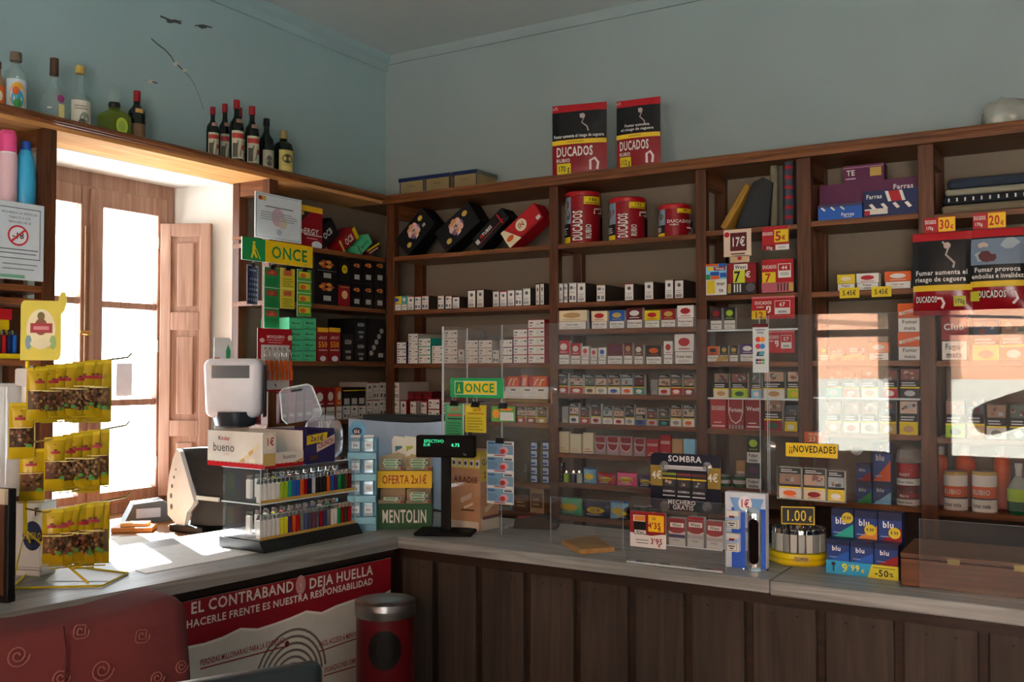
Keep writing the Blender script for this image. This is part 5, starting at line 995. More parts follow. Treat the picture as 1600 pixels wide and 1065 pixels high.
for ri, (((px0, py0), (px1, py1)), n) in enumerate(zip(pegs, (8, 6, 7))):
    A = at(px0, py0, 'X', rx-.01); B = at(px1, py1, 'X', rx-.01)
    q = MB().tube([(polx, poly_, A.z-.005), tuple(A), tuple(B), (B.x, B.y+.012, B.z+.012)], .0028, M('#8a7a3a', .3, .6)); q.obj('peg', rk)
    x0, x1 = ((58, 150), (84, 148), (82, 150))[ri]
    bot = (664, 772, 888)[ri]
    for i in range(n):
        f = i/(n-1); px = x0+(x1-x0)*f; t = (px-px0)/(px1-px0); P_ = A+(B-A)*t
        h_ = (bot-(py0+(py1-py0)*t))*mpp(P_)*(.93+.05*math.sin(i*2.1)); w_ = .052+.006*(i % 2)
        rz = R(66) if i < n-2 else R(46)
        nutbag((P_.x+.002*i, P_.y, P_.z-h_+.004), w_, h_, rz+random.uniform(-.22, .22), 'yellow snack bag of nuts, %s from the pole on the %s peg' % (ORD[i], ('top', 'middle', 'bottom')[ri]), NUTS[(i*2+ri) % 5], i+ri*10, 'snack bags on the rack')
for i, (yt, yb) in enumerate(((628, 716), (700, 786))):
    a = at(23, yt, 'Y', poly_-.03-.0*i); c = at(62, yb, 'Y', poly_-.03)
    nutbag(((a.x+c.x)/2, poly_-.045+.03*i, c.z), .064, a.z-c.z, R(54), 'yellow snack bag hung in front of the pole, %s' % ('upper one', 'lower one')[i], NUTS[3-i], 50+i, 'snack bags on the rack')
MB().tube([(polx, poly_, CTZ+.4), (polx+.01, poly_-.05, CTZ+.402)], .0025, NY).obj('peg', rk)
# papers lying on the counter
def flat(pts, label, c='#dfe6ea', th=.0012, name='paper_sheet', cat='sheet', art=None):
    b = MB(); V = [onc(*p) for p in pts]; cx = sum(v.x for v in V)/len(V); cy = sum(v.y for v in V)/len(V)
    V2 = [(v.x-cx, v.y-cy) for v in V]; ar = sum(V2[i][0]*V2[(i+1) % len(V2)][1]-V2[(i+1) % len(V2)][0]*V2[i][1] for i in range(len(V2)))
    if ar < 0: V2.reverse()
    b.prism(V2, 0, th, c, 'XY'); return b.obj(name, None, label, cat, loc=(cx, cy, CTZ+.0004))
flat([(150, 872), (228, 896), (408, 862), (330, 842)], 'white paper sheet under the front of the lighter display', '#f4f6f8')
flat([(235, 868), (300, 880), (420, 858), (360, 842)], 'pale green cutting mat beneath the white sheet edge', '#a9d0c4', .0006) if False else None
flat([(70, 908), (176, 908), (203, 890), (96, 886)], 'small white leaflet lying under the snack rack', '#d9dee6')
# left edge: cups, snack tub, framed board, white carrier bag
CUP = clear('milky_plastic', (.85, .88, .9), .06, .1, .45, (.72, .76, .8))
p = onc(8, 870); cupz = .995
b = MB(); cx_, cy_ = at(2, 700, 'Y', -3.0).x, -3.0
tb = empty('plastic_tub', 'milky plastic tub with dark red rim at the frame edge', 'tub', (cx_-.03, cy_+.04, CTZ))
z1 = at(2, 775, 'Y', -2.95).z-CTZ; z2 = at(2, 598, 'Y', -2.95).z-CTZ
MB().lathe([(.045, .001), (.05, z1*.9), (.052, z1*.9+.01)], M('#8a8f94', .3), n=24).obj('base', tb)
MB().lathe([(.05, z1*.9+.012), (.052, z1*.9+.03)], M('maroon', .4), n=24).obj('rim', tb, 'dark red rim')
MB().lathe([(.048, z1*.9+.031), (.055, z2-.01), (.057, z2)], CUP, n=24).obj('jar_wall', tb)
z3 = at(10, 755, 'Y', -3.1).z
fb = MB(); A = onc(-10, 955); fx = at(17, 860, 'Y', -3.16).x
fb.box(-.12, -.006, .0, 0, .012, z3-CTZ, M('#4a2c18', .5)); fb.box(-.014, -.010, .0, .002, .014, z3-CTZ, 'black', .002); fb.box(-.12, -.010, z3-CTZ-.04, -.002, -.004, z3-CTZ, M('#b0a894', .6)); fb.box(-.12, -.010, 0, .002, .014, .018, 'black')
fb.obj('framed_board', None, 'brown board in a black frame at the frame edge', 'framed board', loc=(fx, -3.16, CTZ), rot=R(12))
wbp = at(33, 880, 'Y', -2.97); zt = at(33, 785, 'Y', -2.97).z-CTZ
b = MB(); b.box(-.06, -.035, 0, .035, .035, zt, M('#c4c8cc', .5), .003); b.front([('e', .6, .55, .34, .2, 'navy'), ('t', 'FRIGILO', .6, .55, .09, '#c8a83a', .6), ('r', .05, .08, .95, .1, '#8a8e94'), ('r', .05, .12, .95, .13, '#8a8e94'), ('t', 'F', .75, .88, .1, 'maroon', .2)], .095, .07, zt)
b.obj('white_carton', None, 'white carton with navy disc behind the snack rack foot', 'carton', loc=(wbp.x, -2.92, CTZ), rot=R(20))
# POS terminal on the desk: dark screen back with white side cheek
T0 = at(310, 800, 'Y', -2.30)
ps = empty('till_terminal', 'black till terminal with white perforated side standing on the desk', 'till terminal', (0, 0, 0))
dz_ = .93
def D(x, y, Y): return at(x, y, 'Y', Y)
Yc = -1.93; out = [(276, 701), (281, 705), (303, 783), (300, 790), (292, 800), (288, 822), (275, 818), (262, 804), (261, 775), (264, 742), (270, 716)]
pts = [(D(x, y, Yc).x, D(x, y, Yc).z) for x, y in out]
b = MB(); b.prism(pts, Yc, Yc+.02, M('#dfe2e4', .35)); 
for x, y, r in ((275, 733, .005), (272, 745, .007), (269, 759, .009), (267.5, 774, .011), (268, 791, .012)):
    q = D(x, y, Yc); n_ = 12; V = [(q.x+r*.7*math.cos(2*math.pi*k/n_), Yc-.0006, q.z+r*math.sin(2*math.pi*k/n_)) for k in range(n_)]; b.add(V, [tuple(range(n_))], '#5a5f64')
b.obj('side_panel', ps, 'white side panel with a row of holes')
ptd = [(D(x, y, Yc).x, D(x, y, Yc).z) for x, y in ((278, 701), (334, 699), (348, 783), (345, 822), (290, 822), (294, 800), (304, 786))]
b = MB(); b.prism(ptd, Yc+.021, Yc+.26, M('#15171a', .5)); b.obj('screen_housing', ps)
q0 = D(303, 776, Yc); MB().box(q0.x-.0, Yc+.012, q0.z-.012, q0.x+.13, Yc+.0205, q0.z+.004, M('#b9c0c0', .4)).obj('trim_strip', ps)
zb = min(z for x, z in pts); MB().box(pts[0][0]-.03, Yc-.01, dz_+.001, pts[0][0]+.17, Yc+.26, zb+.004, M('#1a1c1f', .4), .004).obj('base', ps)
# clutter on the desk
def ond(x, y): return at(x, y, 'Z', .93)
p = ond(232, 815); b = MB(); b.prism([(-.1, 0), (.1, 0), (.12, .05), (.06, .09), (-.06, .08)], -.06, .06, M('#3a4248', .4)); b.box(-.05, -.062, .02, .05, -.06, .06, M('#9aa6b8', .3)); b.obj('desk_printer', None, 'small dark grey printer on the desk below the window', 'printer', loc=(p.x-.04, p.y+.02, .931), rot=R(60))
p = ond(205, 845); MB().box(-.14, -.09, 0, .14, .09, .006, M('#e2ddd0', .6)).obj('open_notebook', None, 'white notebook lying open on the sunlit desk', 'notebook', loc=(p.x+.02, p.y, .931), rot=R(70))
p = ond(243, 822); b = MB(); b.box(-.08, -.05, 0, .08, .05, .02, M('#b8783a', .5), .003); b.box(-.05, -.03, .02, .06, .03, .035, M('#d9a05a', .5), .003); b.obj('wooden_tray', None, 'orange brown wooden tray on the desk beside the till', 'tray', loc=(p.x+.02, p.y-.12, .931), rot=R(40))
# white dispenser on a stand
X_ = .50; c0 = at(368, 612, 'X', X_); hz = at(368, 560, 'X', X_).z-at(368, 668, 'X', X_).z; s = mpp(c0); wd = 88*s
dp = empty('towel_dispenser', 'white rounded paper dispenser on a thin stand beside the window', 'dispenser', (X_, c0.y, at(368, 668, 'X', X_).z), R(38))
b = MB(); bm = bmesh.new(); bmesh.ops.create_cube(bm, size=1)
for v in bm.verts:
    top = v.co.z > 0; v.co = Vector((v.co.x*wd*(1 if top else .94), v.co.y*wd*.8*(1 if top else .8), (hz if top else .03*hz/ .2)))
bmesh.ops.bevel(bm, geom=bm.edges[:], offset=.035, segments=5, affect='EDGES', profile=.5); bm.verts.index_update()
b.add([v.co[:] for v in bm.verts], [[v.index for v in f.verts] for f in bm.faces], M('#d9dde6', .25), True); bm.free(); b.obj('body', dp)
MB().box(-wd*.34, -wd*.405, hz*.72, wd*.3, -wd*.398, hz*.9, M('#4a525c', .15)).obj('window', dp, 'dark glossy viewing window')
MB().lathe([(wd*.2, 0), (wd*.34, .012), (wd*.40, hz*.22), (wd*.41, hz*.24)], M('#2a3038', .3), n=28).obj('lower_bowl', dp, 'dark lower bowl')
MB().box(wd*.485, -.02, hz*.15, wd*.52, .05, hz*.9, M('#2a3038', .4), .004).obj('back_plate', dp)
MB().box(-.014, -.01, -(dp.location.z-.932), .014, .012, .006, M('#c9ccd0', .4), .002).obj('stand', dp, 'pale thin stand')
p = at(350, 548, 'X', .3); b = MB(); b.prism([(-.06, -.12), (.05, -.12), (.055, .02), (.03, .06), (-.06, .06)], 0, .004, M('#d9d9d6', .5), 'YZ'); b.prism([(.01, -.05), (.03, -.06), (.035, 0), (.02, .03), (.008, 0)], .0042, .005, M('green'), 'YZ'); b.prism([(-.06, -.07), (-.02, -.06), (-.03, -.03), (-.06, -.03)], .0042, .005, M('#c0482a'), 'YZ'); b.box(-.002, -.05, -(p.z-.94), .0, .04, -.1, M('#d9d9d6')); b.obj('leaf_placard', None, 'white placard with a green leaf behind the dispenser', 'placard', loc=(.3, p.y, p.z))

# two-tier acrylic lighter display
P1, P2, P3 = onc(360, 849), onc(413, 865), onc(567, 833)
ang = math.atan2(P3.y-P2.y, P3.x-P2.x); DL = (P3-P2).length; DD = .22
zt_ = at(413, 735, 'Y', P2.y).z-CTZ
ld = empty('lighter_display', 'two-tier clear acrylic lighter display on a black plinth', 'display case', (P2.x, P2.y, CTZ+.0005), ang)
# local: x along the long front, y to the back
b = MB(); b.prism([(0, 0), (DD, 0), (DD, .035), (.025, .035)], 0, DL, M('#17181b', .35), 'YZ'); b.obj('plinth', ld)
ACE = dict(front=ACR, back=ACR, left=ACR, right=ACR, top=ACR, bottom=ACR)
b = MB(); zs = [.036, .036+(zt_-.036)*.5, zt_]
T_ = .003
b.box(.008, .03, .036, .008+T_, DD-.01, zt_, ACR, faces=dict(front=EDGE, top=EDGE)); b.box(DL-.008-T_, .03, .036, DL-.008, DD-.01, zt_, ACR, faces=dict(front=EDGE, top=EDGE))
b.box(.008, DD-.01, .036, DL-.008, DD-.007, zt_, ACR, faces=dict(top=EDGE))
b.obj('case_walls', ld, 'clear acrylic walls with bright edges')
for k, z in enumerate((zs[1], zt_)): MB().box(.004, .026, z, DL-.004, DD-.005, z+.004, ACR, faces=dict(front=EDGE, left=EDGE)).obj('tier_shelf', ld, 'clear acrylic shelf')
for z in (.036, zs[1]+.0045): MB().box(.011, .03, z, DL-.011, .034, z+.009, M('gold', .4)).obj('front_lip', ld, 'yellowish price lip')
MB().box(.008, .034, .036, DL-.011, DD-.012, .0375, M('#c8ccd0', .4)).obj('tray', ld)
MI = Matrix.Translation((P2.x, P2.y, CTZ+.0005)) @ Matrix.Rotation(ang, 4, 'Z')
LC = {'lower': ['#dfe4e4']*5+['#d8dc2a']*2+['purple', 'orange', 'red']+['#6a7a6a', '#4a5a8a', '#4a4a5a', '#6a3a4a', '#5a5a6a', 'crimson', '#2a3a6a', '#6a6a72', 'white', '#dfe4e4', 'green', 'crimson', '#4a3a2a', 'red'],
      'upper': ['#dfe4e4']*5+['lime', 'lime', 'teal', '#2a5aa8', 'blue', 'orange', 'crimson', 'navy', '#c9c9cc']+['charcoal']*3+['orange', 'blue', 'purple', 'green', 'dkgreen', 'brown', 'maroon']}
LNAME = {'#dfe4e4': 'clear white', '#d8dc2a': 'neon yellow', '#6a7a6a': 'grey green', '#4a5a8a': 'slate blue', '#4a4a5a': 'dark slate', '#6a3a4a': 'dusky red', '#5a5a6a': 'slate grey', '#2a3a6a': 'dark blue', '#6a6a72': 'grey', '#4a3a2a': 'dark brown', '#2a5aa8': 'mid blue', '#c9c9cc': 'silver', 'charcoal': 'black'}
for tier, z in (('lower', .038), ('upper', zs[1]+.005)):
    cs = LC[tier]; n = len(cs)
    for rowi, (yy, dzz) in enumerate(((.05, 0), (.10, .012))):
        if rowi: MB().box(.012, yy-.012, z, DL-.012, yy+.012, z+dzz-.0005, ACR).obj('step', ld)
        for i, c in enumerate(cs):
            if rowi and i % 2: continue
            x = .024+(DL-.048)*i/(n-1)
            v = MI @ Vector((x, yy, z+dzz))
            lighter(M(c, .2), tuple(v), ang+R(90), '%s lighter, %s from the window, %s row of the %s tier' % (LNAME.get(c, c), ORD[i], ('front', 'rear')[rowi], tier), 'lighters in the acrylic display', 1.05)
# sweets boxes standing on it
def tray_box(name, label, x0, x1, y0, y1, h, body, frontart, sideart, hf):
    """open display tray: high back and left side, low front"""
    t = empty(name, label, 'sweets box', tuple(MI @ Vector((x0, y0, zt_+.0045))), ang); w, d = x1-x0, y1-y0; th = .0025
    b = MB(); b.box(0, 0, 0, th, d, h, body); b.art(sideart, lambda u, v, e: (-e, d*(1-u), v*h), d, h); b.obj('side_panel', t)
    b = MB(); b.box(th, 0, 0, w, th, hf, body); b.art(frontart, lambda u, v, e: (u*w, -e, v*hf), w, hf); b.obj('front_panel', t)
    b = MB(); b.box(w-th, th, 0, w, d, h*.98, body); b.box(th, d-th, 0, w-th, d, h, '#b9b0a4'); b.box(th, th, .0, w-th, d-th, .002, body); b.obj('tray_body', t)
    return t, w, d
KB = '#d9d7d0'
t, w_, d_ = tray_box('sweets_box', 'white chocolate bar tray with red scalloped lower border', -.01, .17, .0, .27, .118, KB,
    [('r', 0, 0, 1, .18, 'red')]+[('e', .05+.1*k, .2, .06, .08, 'red') for k in range(10)]+[('r', 0, .18, .28, 1, '#c0a868'), ('t', 'bueno', .62, .7, .3, INK, .5, False)]+[('g', [(.7, .25), (.95, .5), (1, .42), (.78, .2)], '#b98a4a')],
    [('r', 0, 0, 1, .1, 'red')]+[('e', .04+.08*k, .1, .045, .035, 'red') for k in range(13)]+[('t', 'K', .25, .8, .11, INK, .1), ('t', 'inder', .36, .8, .11, 'red', .22), ('t', 'bueno', .33, .55, .24, '#3a2a22', .5, False), ('t', 'white', .38, .36, .06, '#d9b090', .24)]+[('g', [(.62+.08*k, .2+.12*k), (.7+.08*k, .28+.13*k), (.72+.08*k, .2+.13*k), (.66+.07*k, .14+.1*k)], ['#c09a60', '#d9c8a0'][k % 2]) for k in range(4)]+[('e', .86, .22, .06, .07, '#e6e0d0')], .05)
b = MB(); b.box(0, 0, 0, .05, .002, .118, KB); b.art([('r', 0, 0, 1, .14, 'red'), ('e', .5, .74, .46, .22, '#e9e2d0'), ('t', '1€', .5, .74, .2, 'red', .7)], lambda u, v, e: (u*.05, -e, v*.118), .05, .118); b.obj('price_flap', t, 'white flap with red 1 euro price', loc=(.003, -.004, 0))
for i in range(5):
    b = MB(); b.box(-.055, -.02, 0, .055, .02, .03, M('#d9dade', .25), .008); b.top([('t', 'bueno', .5, .5, .5, INK, .7)], .11, .04, .03); b.front([('t', 'bueno', .5, .5, .5, INK, .7)], .11, .04, .03)
    v = MI @ Vector((.108, .045+.05*i, zt_+.008)); b.obj('chocolate_bar', None, 'white wrapped chocolate bar, %s from the front of the tray' % ORD[i], 'chocolate bar', 'bars in the white tray', loc=tuple(v), rot=ang)
t, w_, d_ = tray_box('sweets_box', 'purple and yellow chocolate tray beside the white tray', .185, .32, .0, .2, .118, '#2a2458',
    [('r', 0, 0, 1, 1, '#2a2458'), ('g', [(0, .62), (.7, .72), (.72, 1), (0, .92)], 'yellow'), ('t', '2x1€', .36, .82, .17, 'purple', .56), ('g', [(.34, .36), (.98, .62), (.98, .92), (.34, .62)], '#d9c8c0'), ('t', 'CRUNCH', .66, .64, .17, 'crimson', .56, True, .24), ('g', [(.1, .1), (.4, .16), (.36, .3), (.1, .24)], 'brown')], [], .105)
# sweets jar with open lid
JC = MI @ Vector((.40, .135, zt_+.005)); r_ = .072
jr = empty('sweets_jar', 'round clear lolly jar with tilted open lid behind the sweets trays', 'jar', tuple(JC))
JG = clear('jar_plastic', (.93, .95, .97), .09, .04, .2, (.75, .8, .9))
MB().lathe([(r_*.7, .001), (r_*.95, .02), (r_, .06), (r_*.98, .1), (r_*.85, .13), (r_*.55, .15), (r_*.5, .155)], JG, n=36).obj('jar_body', jr)
b = MB(); b.prism([(-.06, 0), (.06, 0), (.075, .02), (.06, .12), (.045, .13), (-.045, .13), (-.06, .12), (-.075, .02)], 0, .006, JG); 
b.tube([(-.06, -.001, 0), (-.074, -.001, .02), (-.06, -.001, .12), (-.045, -.001, .131), (.045, -.001, .131), (.06, -.001, .12), (.074, -.001, .02), (.06, -.001, 0)], .003, EDGE); b.box(-.02, -.002, .112, .02, -.001, .12, INK)
b.obj('lid', jr, 'clear lid standing open', loc=(-.05, -.05, .135), rot=(R(-16), R(-10), R(58)))
rnd = random.Random(4)
for i in range(16):
    a = rnd.uniform(0, 6.28); rr = rnd.uniform(.01, .045); x, y = rr*math.cos(a), rr*math.sin(a); z = .02+.022*(i % 3)
    b = MB(); b.lathe([(.001, -.013), (.010, -.008), (.013, 0), (.010, .008), (.001, .013)], M(['crimson', 'red', 'cream', 'maroon', 'dkgreen'][i % 5], .25), n=12)
    b.tube([(0, 0, .012), (rnd.uniform(-.018, .018), rnd.uniform(-.018, .018), .07)], .0017, M('#e2e2e2', .4), 6)
    b.obj('lollipop', None, 'wrapped lollipop with white stick inside the clear jar', 'lollipop', 'lollipops in the jar', loc=(JC.x+x, JC.y+y, JC.z+z))
# mint display
TT = onc(566, 834); zz = at(566, 672, 'Y', TT.y).z-CTZ
tt = empty('mint_display', 'narrow light blue mint box stand between the lighters and green display', 'display stand', (TT.x-.065, TT.y+.085, CTZ+.0005), R(34)); tw = .1
MB().box(-tw/2, -.04, 0, tw/2, .05, zz*.9, M('#6fb4d6', .4)).obj('stand_body', tt)
b = MB(); b.prism([(-tw/2, 0), (.01, 0), (.01, .05), (-.005, .075), (-tw/2+.01, .07), (-tw/2, .05)], -.042, -.038, M('#4a9ac8', .4)); b.art([('e', .5, .5, .4, .3, 'navy'), ('t', 'tic', .5, .5, .3, 'white', .5)], lambda u, v, e: (-tw/2+.006+u*.045, -.042-e, .015+v*.045), .045, .045); b.obj('header', tt, 'blue header with rounded top', loc=(0, 0, zz*.88))
for k in range(4):
    z = .03+k*zz*.21
    MB().box(-tw/2-.002, -.075, z, tw/2+.002, -.04, z+.025, M('#7fc0dc', .4), .002).obj('ledge', tt)
    for i in range(2):
        b = MB(); b.box(-.018, -.008, 0, .018, .008, .052, clear('mint_pack', (.7, .85, .95), .08, .05, .55, (.42, .66, .8)), .003); b.front([('r', .1, .25, .9, .75, '#cfe4ee'), ('t', 'tic', .5, .5, .2, 'navy', .6)], .036, .016, .052); b.box(-.018, -.008, .053, .018, .008, .062, M('#dfe8ec'))
        v = tt.matrix_basis @ Vector((-.024+.048*i, -.058, z+.026))
        b.obj('mint_packet', None, 'light blue mint packet on the %s ledge, %s' % (ORD[k], ('window side', 'display side')[i]), 'mint packet', 'mint packets', loc=tuple(v), rot=R(34))
# curved pale terminal behind
Yt = -1.36; A = at(562, 652, 'Y', Yt); B = at(700, 655, 'Y', Yt); zb = at(562, 735, 'Y', Yt).z
ct = empty('curved_terminal', 'pale blue curved terminal with dark top behind the green display', 'terminal', ((A.x+B.x)/2, Yt, CTZ+.0005), R(12)); W_ = B.x-A.x; Ht = A.z-CTZ
N = 14; b = MB(); V = []; F = []
for i in range(N+1):
    u = i/N; y = .1*math.sin(math.pi*u); z = Ht-.02*math.sin(math.pi*u)
    for k in (0, 1):
        V += [((u-.5)*W_, y-.04+k*.008, .01), ((u-.5)*W_, y-.04+k*.008, z)]
for i in range(N):
    a = i*4; c = a+4; F += [(a, c, c+1, a+1), (a+2, a+3, c+3, c+2), (a+1, c+1, c+3, a+3), (a, a+2, c+2, c)]
F += [(0, 1, 3, 2), (N*4, N*4+2, N*4+3, N*4+1)]
b.add(V, F, M('#9db6cf', .35), False); b.obj('front_panel', ct, 'pale blue curved front panel')
MB().box(-W_*.5, .075, .0, W_*.5, .2, Ht+.01, M('#191c1f', .5), .006).obj('housing', ct, 'dark housing')
MB().box(-W_*.34, -.0, Ht*.62, -W_*.24, .02, Ht*.84, M('#6b7f98', .4)).obj('label_plate', ct) if False else None
# mint sweets display (green / yellow)
MP = onc(630, 832); mz = mpp(MP); mw = .20; md = .13
ml = empty('mentholated_display', 'green and yellow cardboard sweets display with two tiers', 'display stand', (MP.x-.08, MP.y+.12, CTZ+.0005), R(33))
mh = at(630, 765, 'Y', MP.y).z-CTZ; hl = at(630, 791, 'Y', MP.y).z-CTZ
b = MB(); b.box(-mw/2, -md/2+.062, 0, mw/2, md/2, mh, M('#154028', .5)); b.box(-mw/2, -md/2+.003, 0, -mw/2+.003, -md/2+.062, mh, M('#154028', .5)); b.box(mw/2-.003, -md/2+.003, 0, mw/2, -md/2+.062, mh+.03, M('#154028', .5)); b.box(-mw/2+.003, -md/2+.003, .0, mw/2-.003, -md/2+.062, hl+.002, M('#154028', .5)); b.box(-mw/2+.003, -md/2+.003, mh, mw/2-.003, md/2, at(630, 738, 'Y', MP.y).z-CTZ+.002, M('#154028', .5)); b.obj('body', ml)
def tier(z0, h0, c, txt, tc, art=()):
    b = MB(); b.box(-mw/2-.002, -md/2-.002, z0, mw/2+.002, -md/2+.003, z0+h0, c); b.art([('t', txt, .5, .5, .48, tc, .84)]+list(art), lambda u, v, e: ((u-.5)*mw, -md/2-.002-e, z0+v*h0), mw, h0); return b.obj('front_strip', ml)
tier(0, hl, 'dkgreen', 'MENTOLIN', '#c9cfc9')
tier(mh-.003, at(630, 738, 'Y', MP.y).z-at(630, 765, 'Y', MP.y).z, '#d8b41c', 'OFERTA 2x1€', '#a03a20')
h_a = at(630, 738, 'Y', MP.y).z-CTZ
for k, z in enumerate((hl, h_a)):
    for i in range(2):
        b = MB(); u0, u1 = (-mw/2+.002, -.003) if i == 0 else (.003, mw/2-.002); m_ = (u0+u1)/2
        b.prism([(u0, z), (u1, z), (u1, z+.012), (m_+.03, z+.014), (m_+.018, z+.004), (m_-.018, z+.004), (m_-.03, z+.014), (u0, z+.012)], -md/2-.001, -md/2+.002, M('#8f866e', .7)); b.add([(u1-.012, -md/2-.0015, z+.001), (u1-.002, -md/2-.0015, z+.001), (u1-.002, -md/2-.0015, z+.01), (u1-.012, -md/2-.0015, z+.01)], [(0, 1, 2, 3)], 'crimson'); b.obj('tray_edge', ml, 'brown cardboard tray edge')
        b = MB(); b.prism([(u0, z), (u1, z), (u1, z+.05), (m_+.02, z+.062), (m_-.03, z+.05), (u0, z+.046)], -md/2+.055, -md/2+.058, M('#a89c80', .7)); b.obj('tray_back', ml, 'brown cardboard flap')
        for q in range(4 if (k, i) != (0, 0) else 2):
            bb = MB(); bb.box(-.034, -.011, 0, .034, .011, .009, M('#c9d6cc', .35), .003); bb.front([('r', .1, .3, .7, .7, 'green'), ('r', .8, .2, .95, .8, ('green', 'navy')[q % 2])], .068, .022, .009)
            v = ml.matrix_basis @ Vector((m_+.004*(q % 2), -md/2+.018, z+.004+q*.0092)); bb.obj('sweets_roll', None, 'white and green sweets packet, %s up, %s tier, %s tray' % (ORD[q], ('lower', 'upper')[k], ('window-side', 'screen-side')[i]), 'sweets packet', 'sweets packets in the green display', loc=tuple(v), rot=R(33))
bk = MB(); hz_ = at(630, 682, 'Y', MP.y+.05).z-CTZ
for i in range(3):
    u = -.03+.042*i; c = ('#1f6a78', '#8fae2a', '#1f6a98')[i]
    bk.prism([(u-.022, h_a), (u+.022, h_a), (u+.024, hz_-.03), (u+.018, hz_-.008), (u-.018, hz_-.004), (u-.026, hz_-.02)], .012-i*.001, .015-i*.001, M('#d0d8d0', .5))
    bk.art([('r', .1, .05, .9, .9, c), ('g', [(.1, .6), (.9, .8), (.9, .5), (.1, .3)], '#d8dcd8'), ('r', .3, .1, .5, .7, '#d8dcd8')], lambda a_, v_, e: (u-.016+a_*.032, .012-i*.001-e, h_a+.02+v_*(hz_-.035-h_a-.02)), .032, .1)
bk.obj('back_card', ml, 'white back card with three sweet tubes')
# customer display on a pole
CP = onc(697, 833); cy0 = at(697, 700, 'Y', CP.y)
cdp = empty('customer_display', 'black customer price display on a pole showing green digits', 'price display', (CP.x, CP.y, CTZ+.0005), R(24))
MB().box(-.105, -.07, 0, .105, .07, .012, M('#070808', .6, spec=.15), .005).obj('base', cdp)
zt2 = at(697, 680, 'Y', CP.y).z-CTZ; zb2 = at(697, 714, 'Y', CP.y).z-CTZ
MB().box(-.017, -.012, .012, .017, .012, zb2+.004, M('#08090a', .6, spec=.15), .003).obj('pole', cdp)
b = MB(); b.box(-.108, -.022, zb2, .108, .022, zt2, M('#060607', .6, spec=.1), .004); GD = M('#39e0a0', .5, emit=1.1)
hh_ = zt2-zb2
b.art([('t', 'hp', .84, .17, .09, '#8f9498', .06)], lambda u, v, e: ((u-.5)*.216, -.0222-e, zb2+v*hh_), .216, hh_)
hd0 = b.obj('display_head', cdp)
b = MB(); b.box(-.1, -.0226, zb2+hh_*.3, .1, -.0222, zt2-hh_*.1, M('#030303', .5, spec=.08))
b.art([('t', 'EFECTIVO', .31, .75, .14, GD, .38, False), ('t', 'EUR', .19, .58, .12, GD, .12, False), ('t', '4.75', .68, .58, .14, GD, .18)], lambda u, v, e: ((u-.5)*.216, -.0228-e, zb2+v*hh_), .216, hh_)
b.obj('screen', hd0, 'black screen with glowing green digits')
# tall filter box
AB = onc(745, 832); ah = at(745, 706, 'Y', AB.y).z-CTZ
GA = [('r', 0, .9, 1, 1, '#d0c02a')]+[('e', .14+.2*k, .84, .06, .03, '#4a5260') for k in range(5)]+[('r', 0, .78, 1, .8, '#c9b82a'), ('r', 0, .78, 1, .9, '#d0c02a')]+[('r', .06+.2*k, .8, .2+.2*k, .89, '#d9d9d4') for k in range(5)]+[('e', .13+.2*k, .845, .05, .025, '#3a4252') for k in range(5)]
boxthing('filter_box', 'tall tan cardboard filter box with yellow top behind the pole display', 'cardboard box', .135, .12, ah, '#b98a60',
    GA+[('t', 'ABADIE', .55, .64, .07, 'maroon', .84), ('g', [(.36, .4), (.74, .48), (.76, .42), (.4, .34)], '#c9b8a4'), ('r', .4, .25, .85, .27, '#5a3a2a'), ('r', .3, .08, .9, .1, '#5a3a2a'), ('r', 0, 0, 1, .12, '#c9c0b0'), ('g', [(.5, .3), (.8, .36), (.8, .33), (.5, .27)], '#e0d0b8')],
    [('r', 0, .8, 1, 1, '#d0c02a'), ('t', 'GATO', .45, .86, .07, INK, .8), ('r', 0, .62, .6, .8, '#d9c42a'), ('t', '2.0', .34, .7, .07, '#b02a20', .5), ('r', 0, 0, 1, .16, '#c9c0b0'), ('r', .1, .14, 1, .18, 'maroon'), ('g', [(.2, .28), (.8, .4), (.84, .34), (.26, .22)], '#d9c4a4'), ('t', 'LA', .4, .5, .06, 'maroon', .4)],
    loc=(AB.x-.065, AB.y+.085, CTZ+.0005), rot=R(-2))

# ================================================================== RIGHT COUNTER: clear screens, signs, goods
YS = -1.655
def pane(x0, x1, z0, z1, Y, label, name='acrylic_screen', th=.005):
    b = MB(); b.box(x0, Y, z0, x1, Y+th, z1, ACR, faces=dict(left=EDGE, right=EDGE, top=EDGE))
    cx = (x0+x1)/2; b.v = [(x-cx, y-Y, z-z0) for x, y, z in b.v]
    return b.obj(name, None, label, 'screen', loc=(cx, Y, z0))
ZT = at(690, 510, 'Y', YS).z
xa, xb, xc = at(690, 700, 'Y', YS).x, at(783, 700, 'Y', YS).x, at(1190, 700, 'Y', YS).x
s1 = pane(xa, xb, CTZ+.001, ZT, YS, 'narrow clear acrylic screen with bright edge beside the pole display')
MB().box(0, 0, 0, .006, .16, ZT-CTZ-.002, ACR, faces=dict(top=EDGE, front=EDGE, back=EDGE)).obj('return_panel', s1, 'clear return panel', loc=(-(xb-xa)/2, .0055, .001))
pane(xb+.004, xc-.004, CTZ+.13, ZT, YS, 'wide clear acrylic screen above the middle of the counter')
pane(xc-.002, xc+.022, CTZ+.001, ZT+.004, YS-.012, 'narrow upright acrylic strip carrying the card sticker', 'acrylic_upright', .008)
ZL = at(1400, 785, 'Y', YS).z
pane(xc+.024, 4.3, ZL, ZT+.006, YS, 'large clear acrylic screen reflecting the bright street')
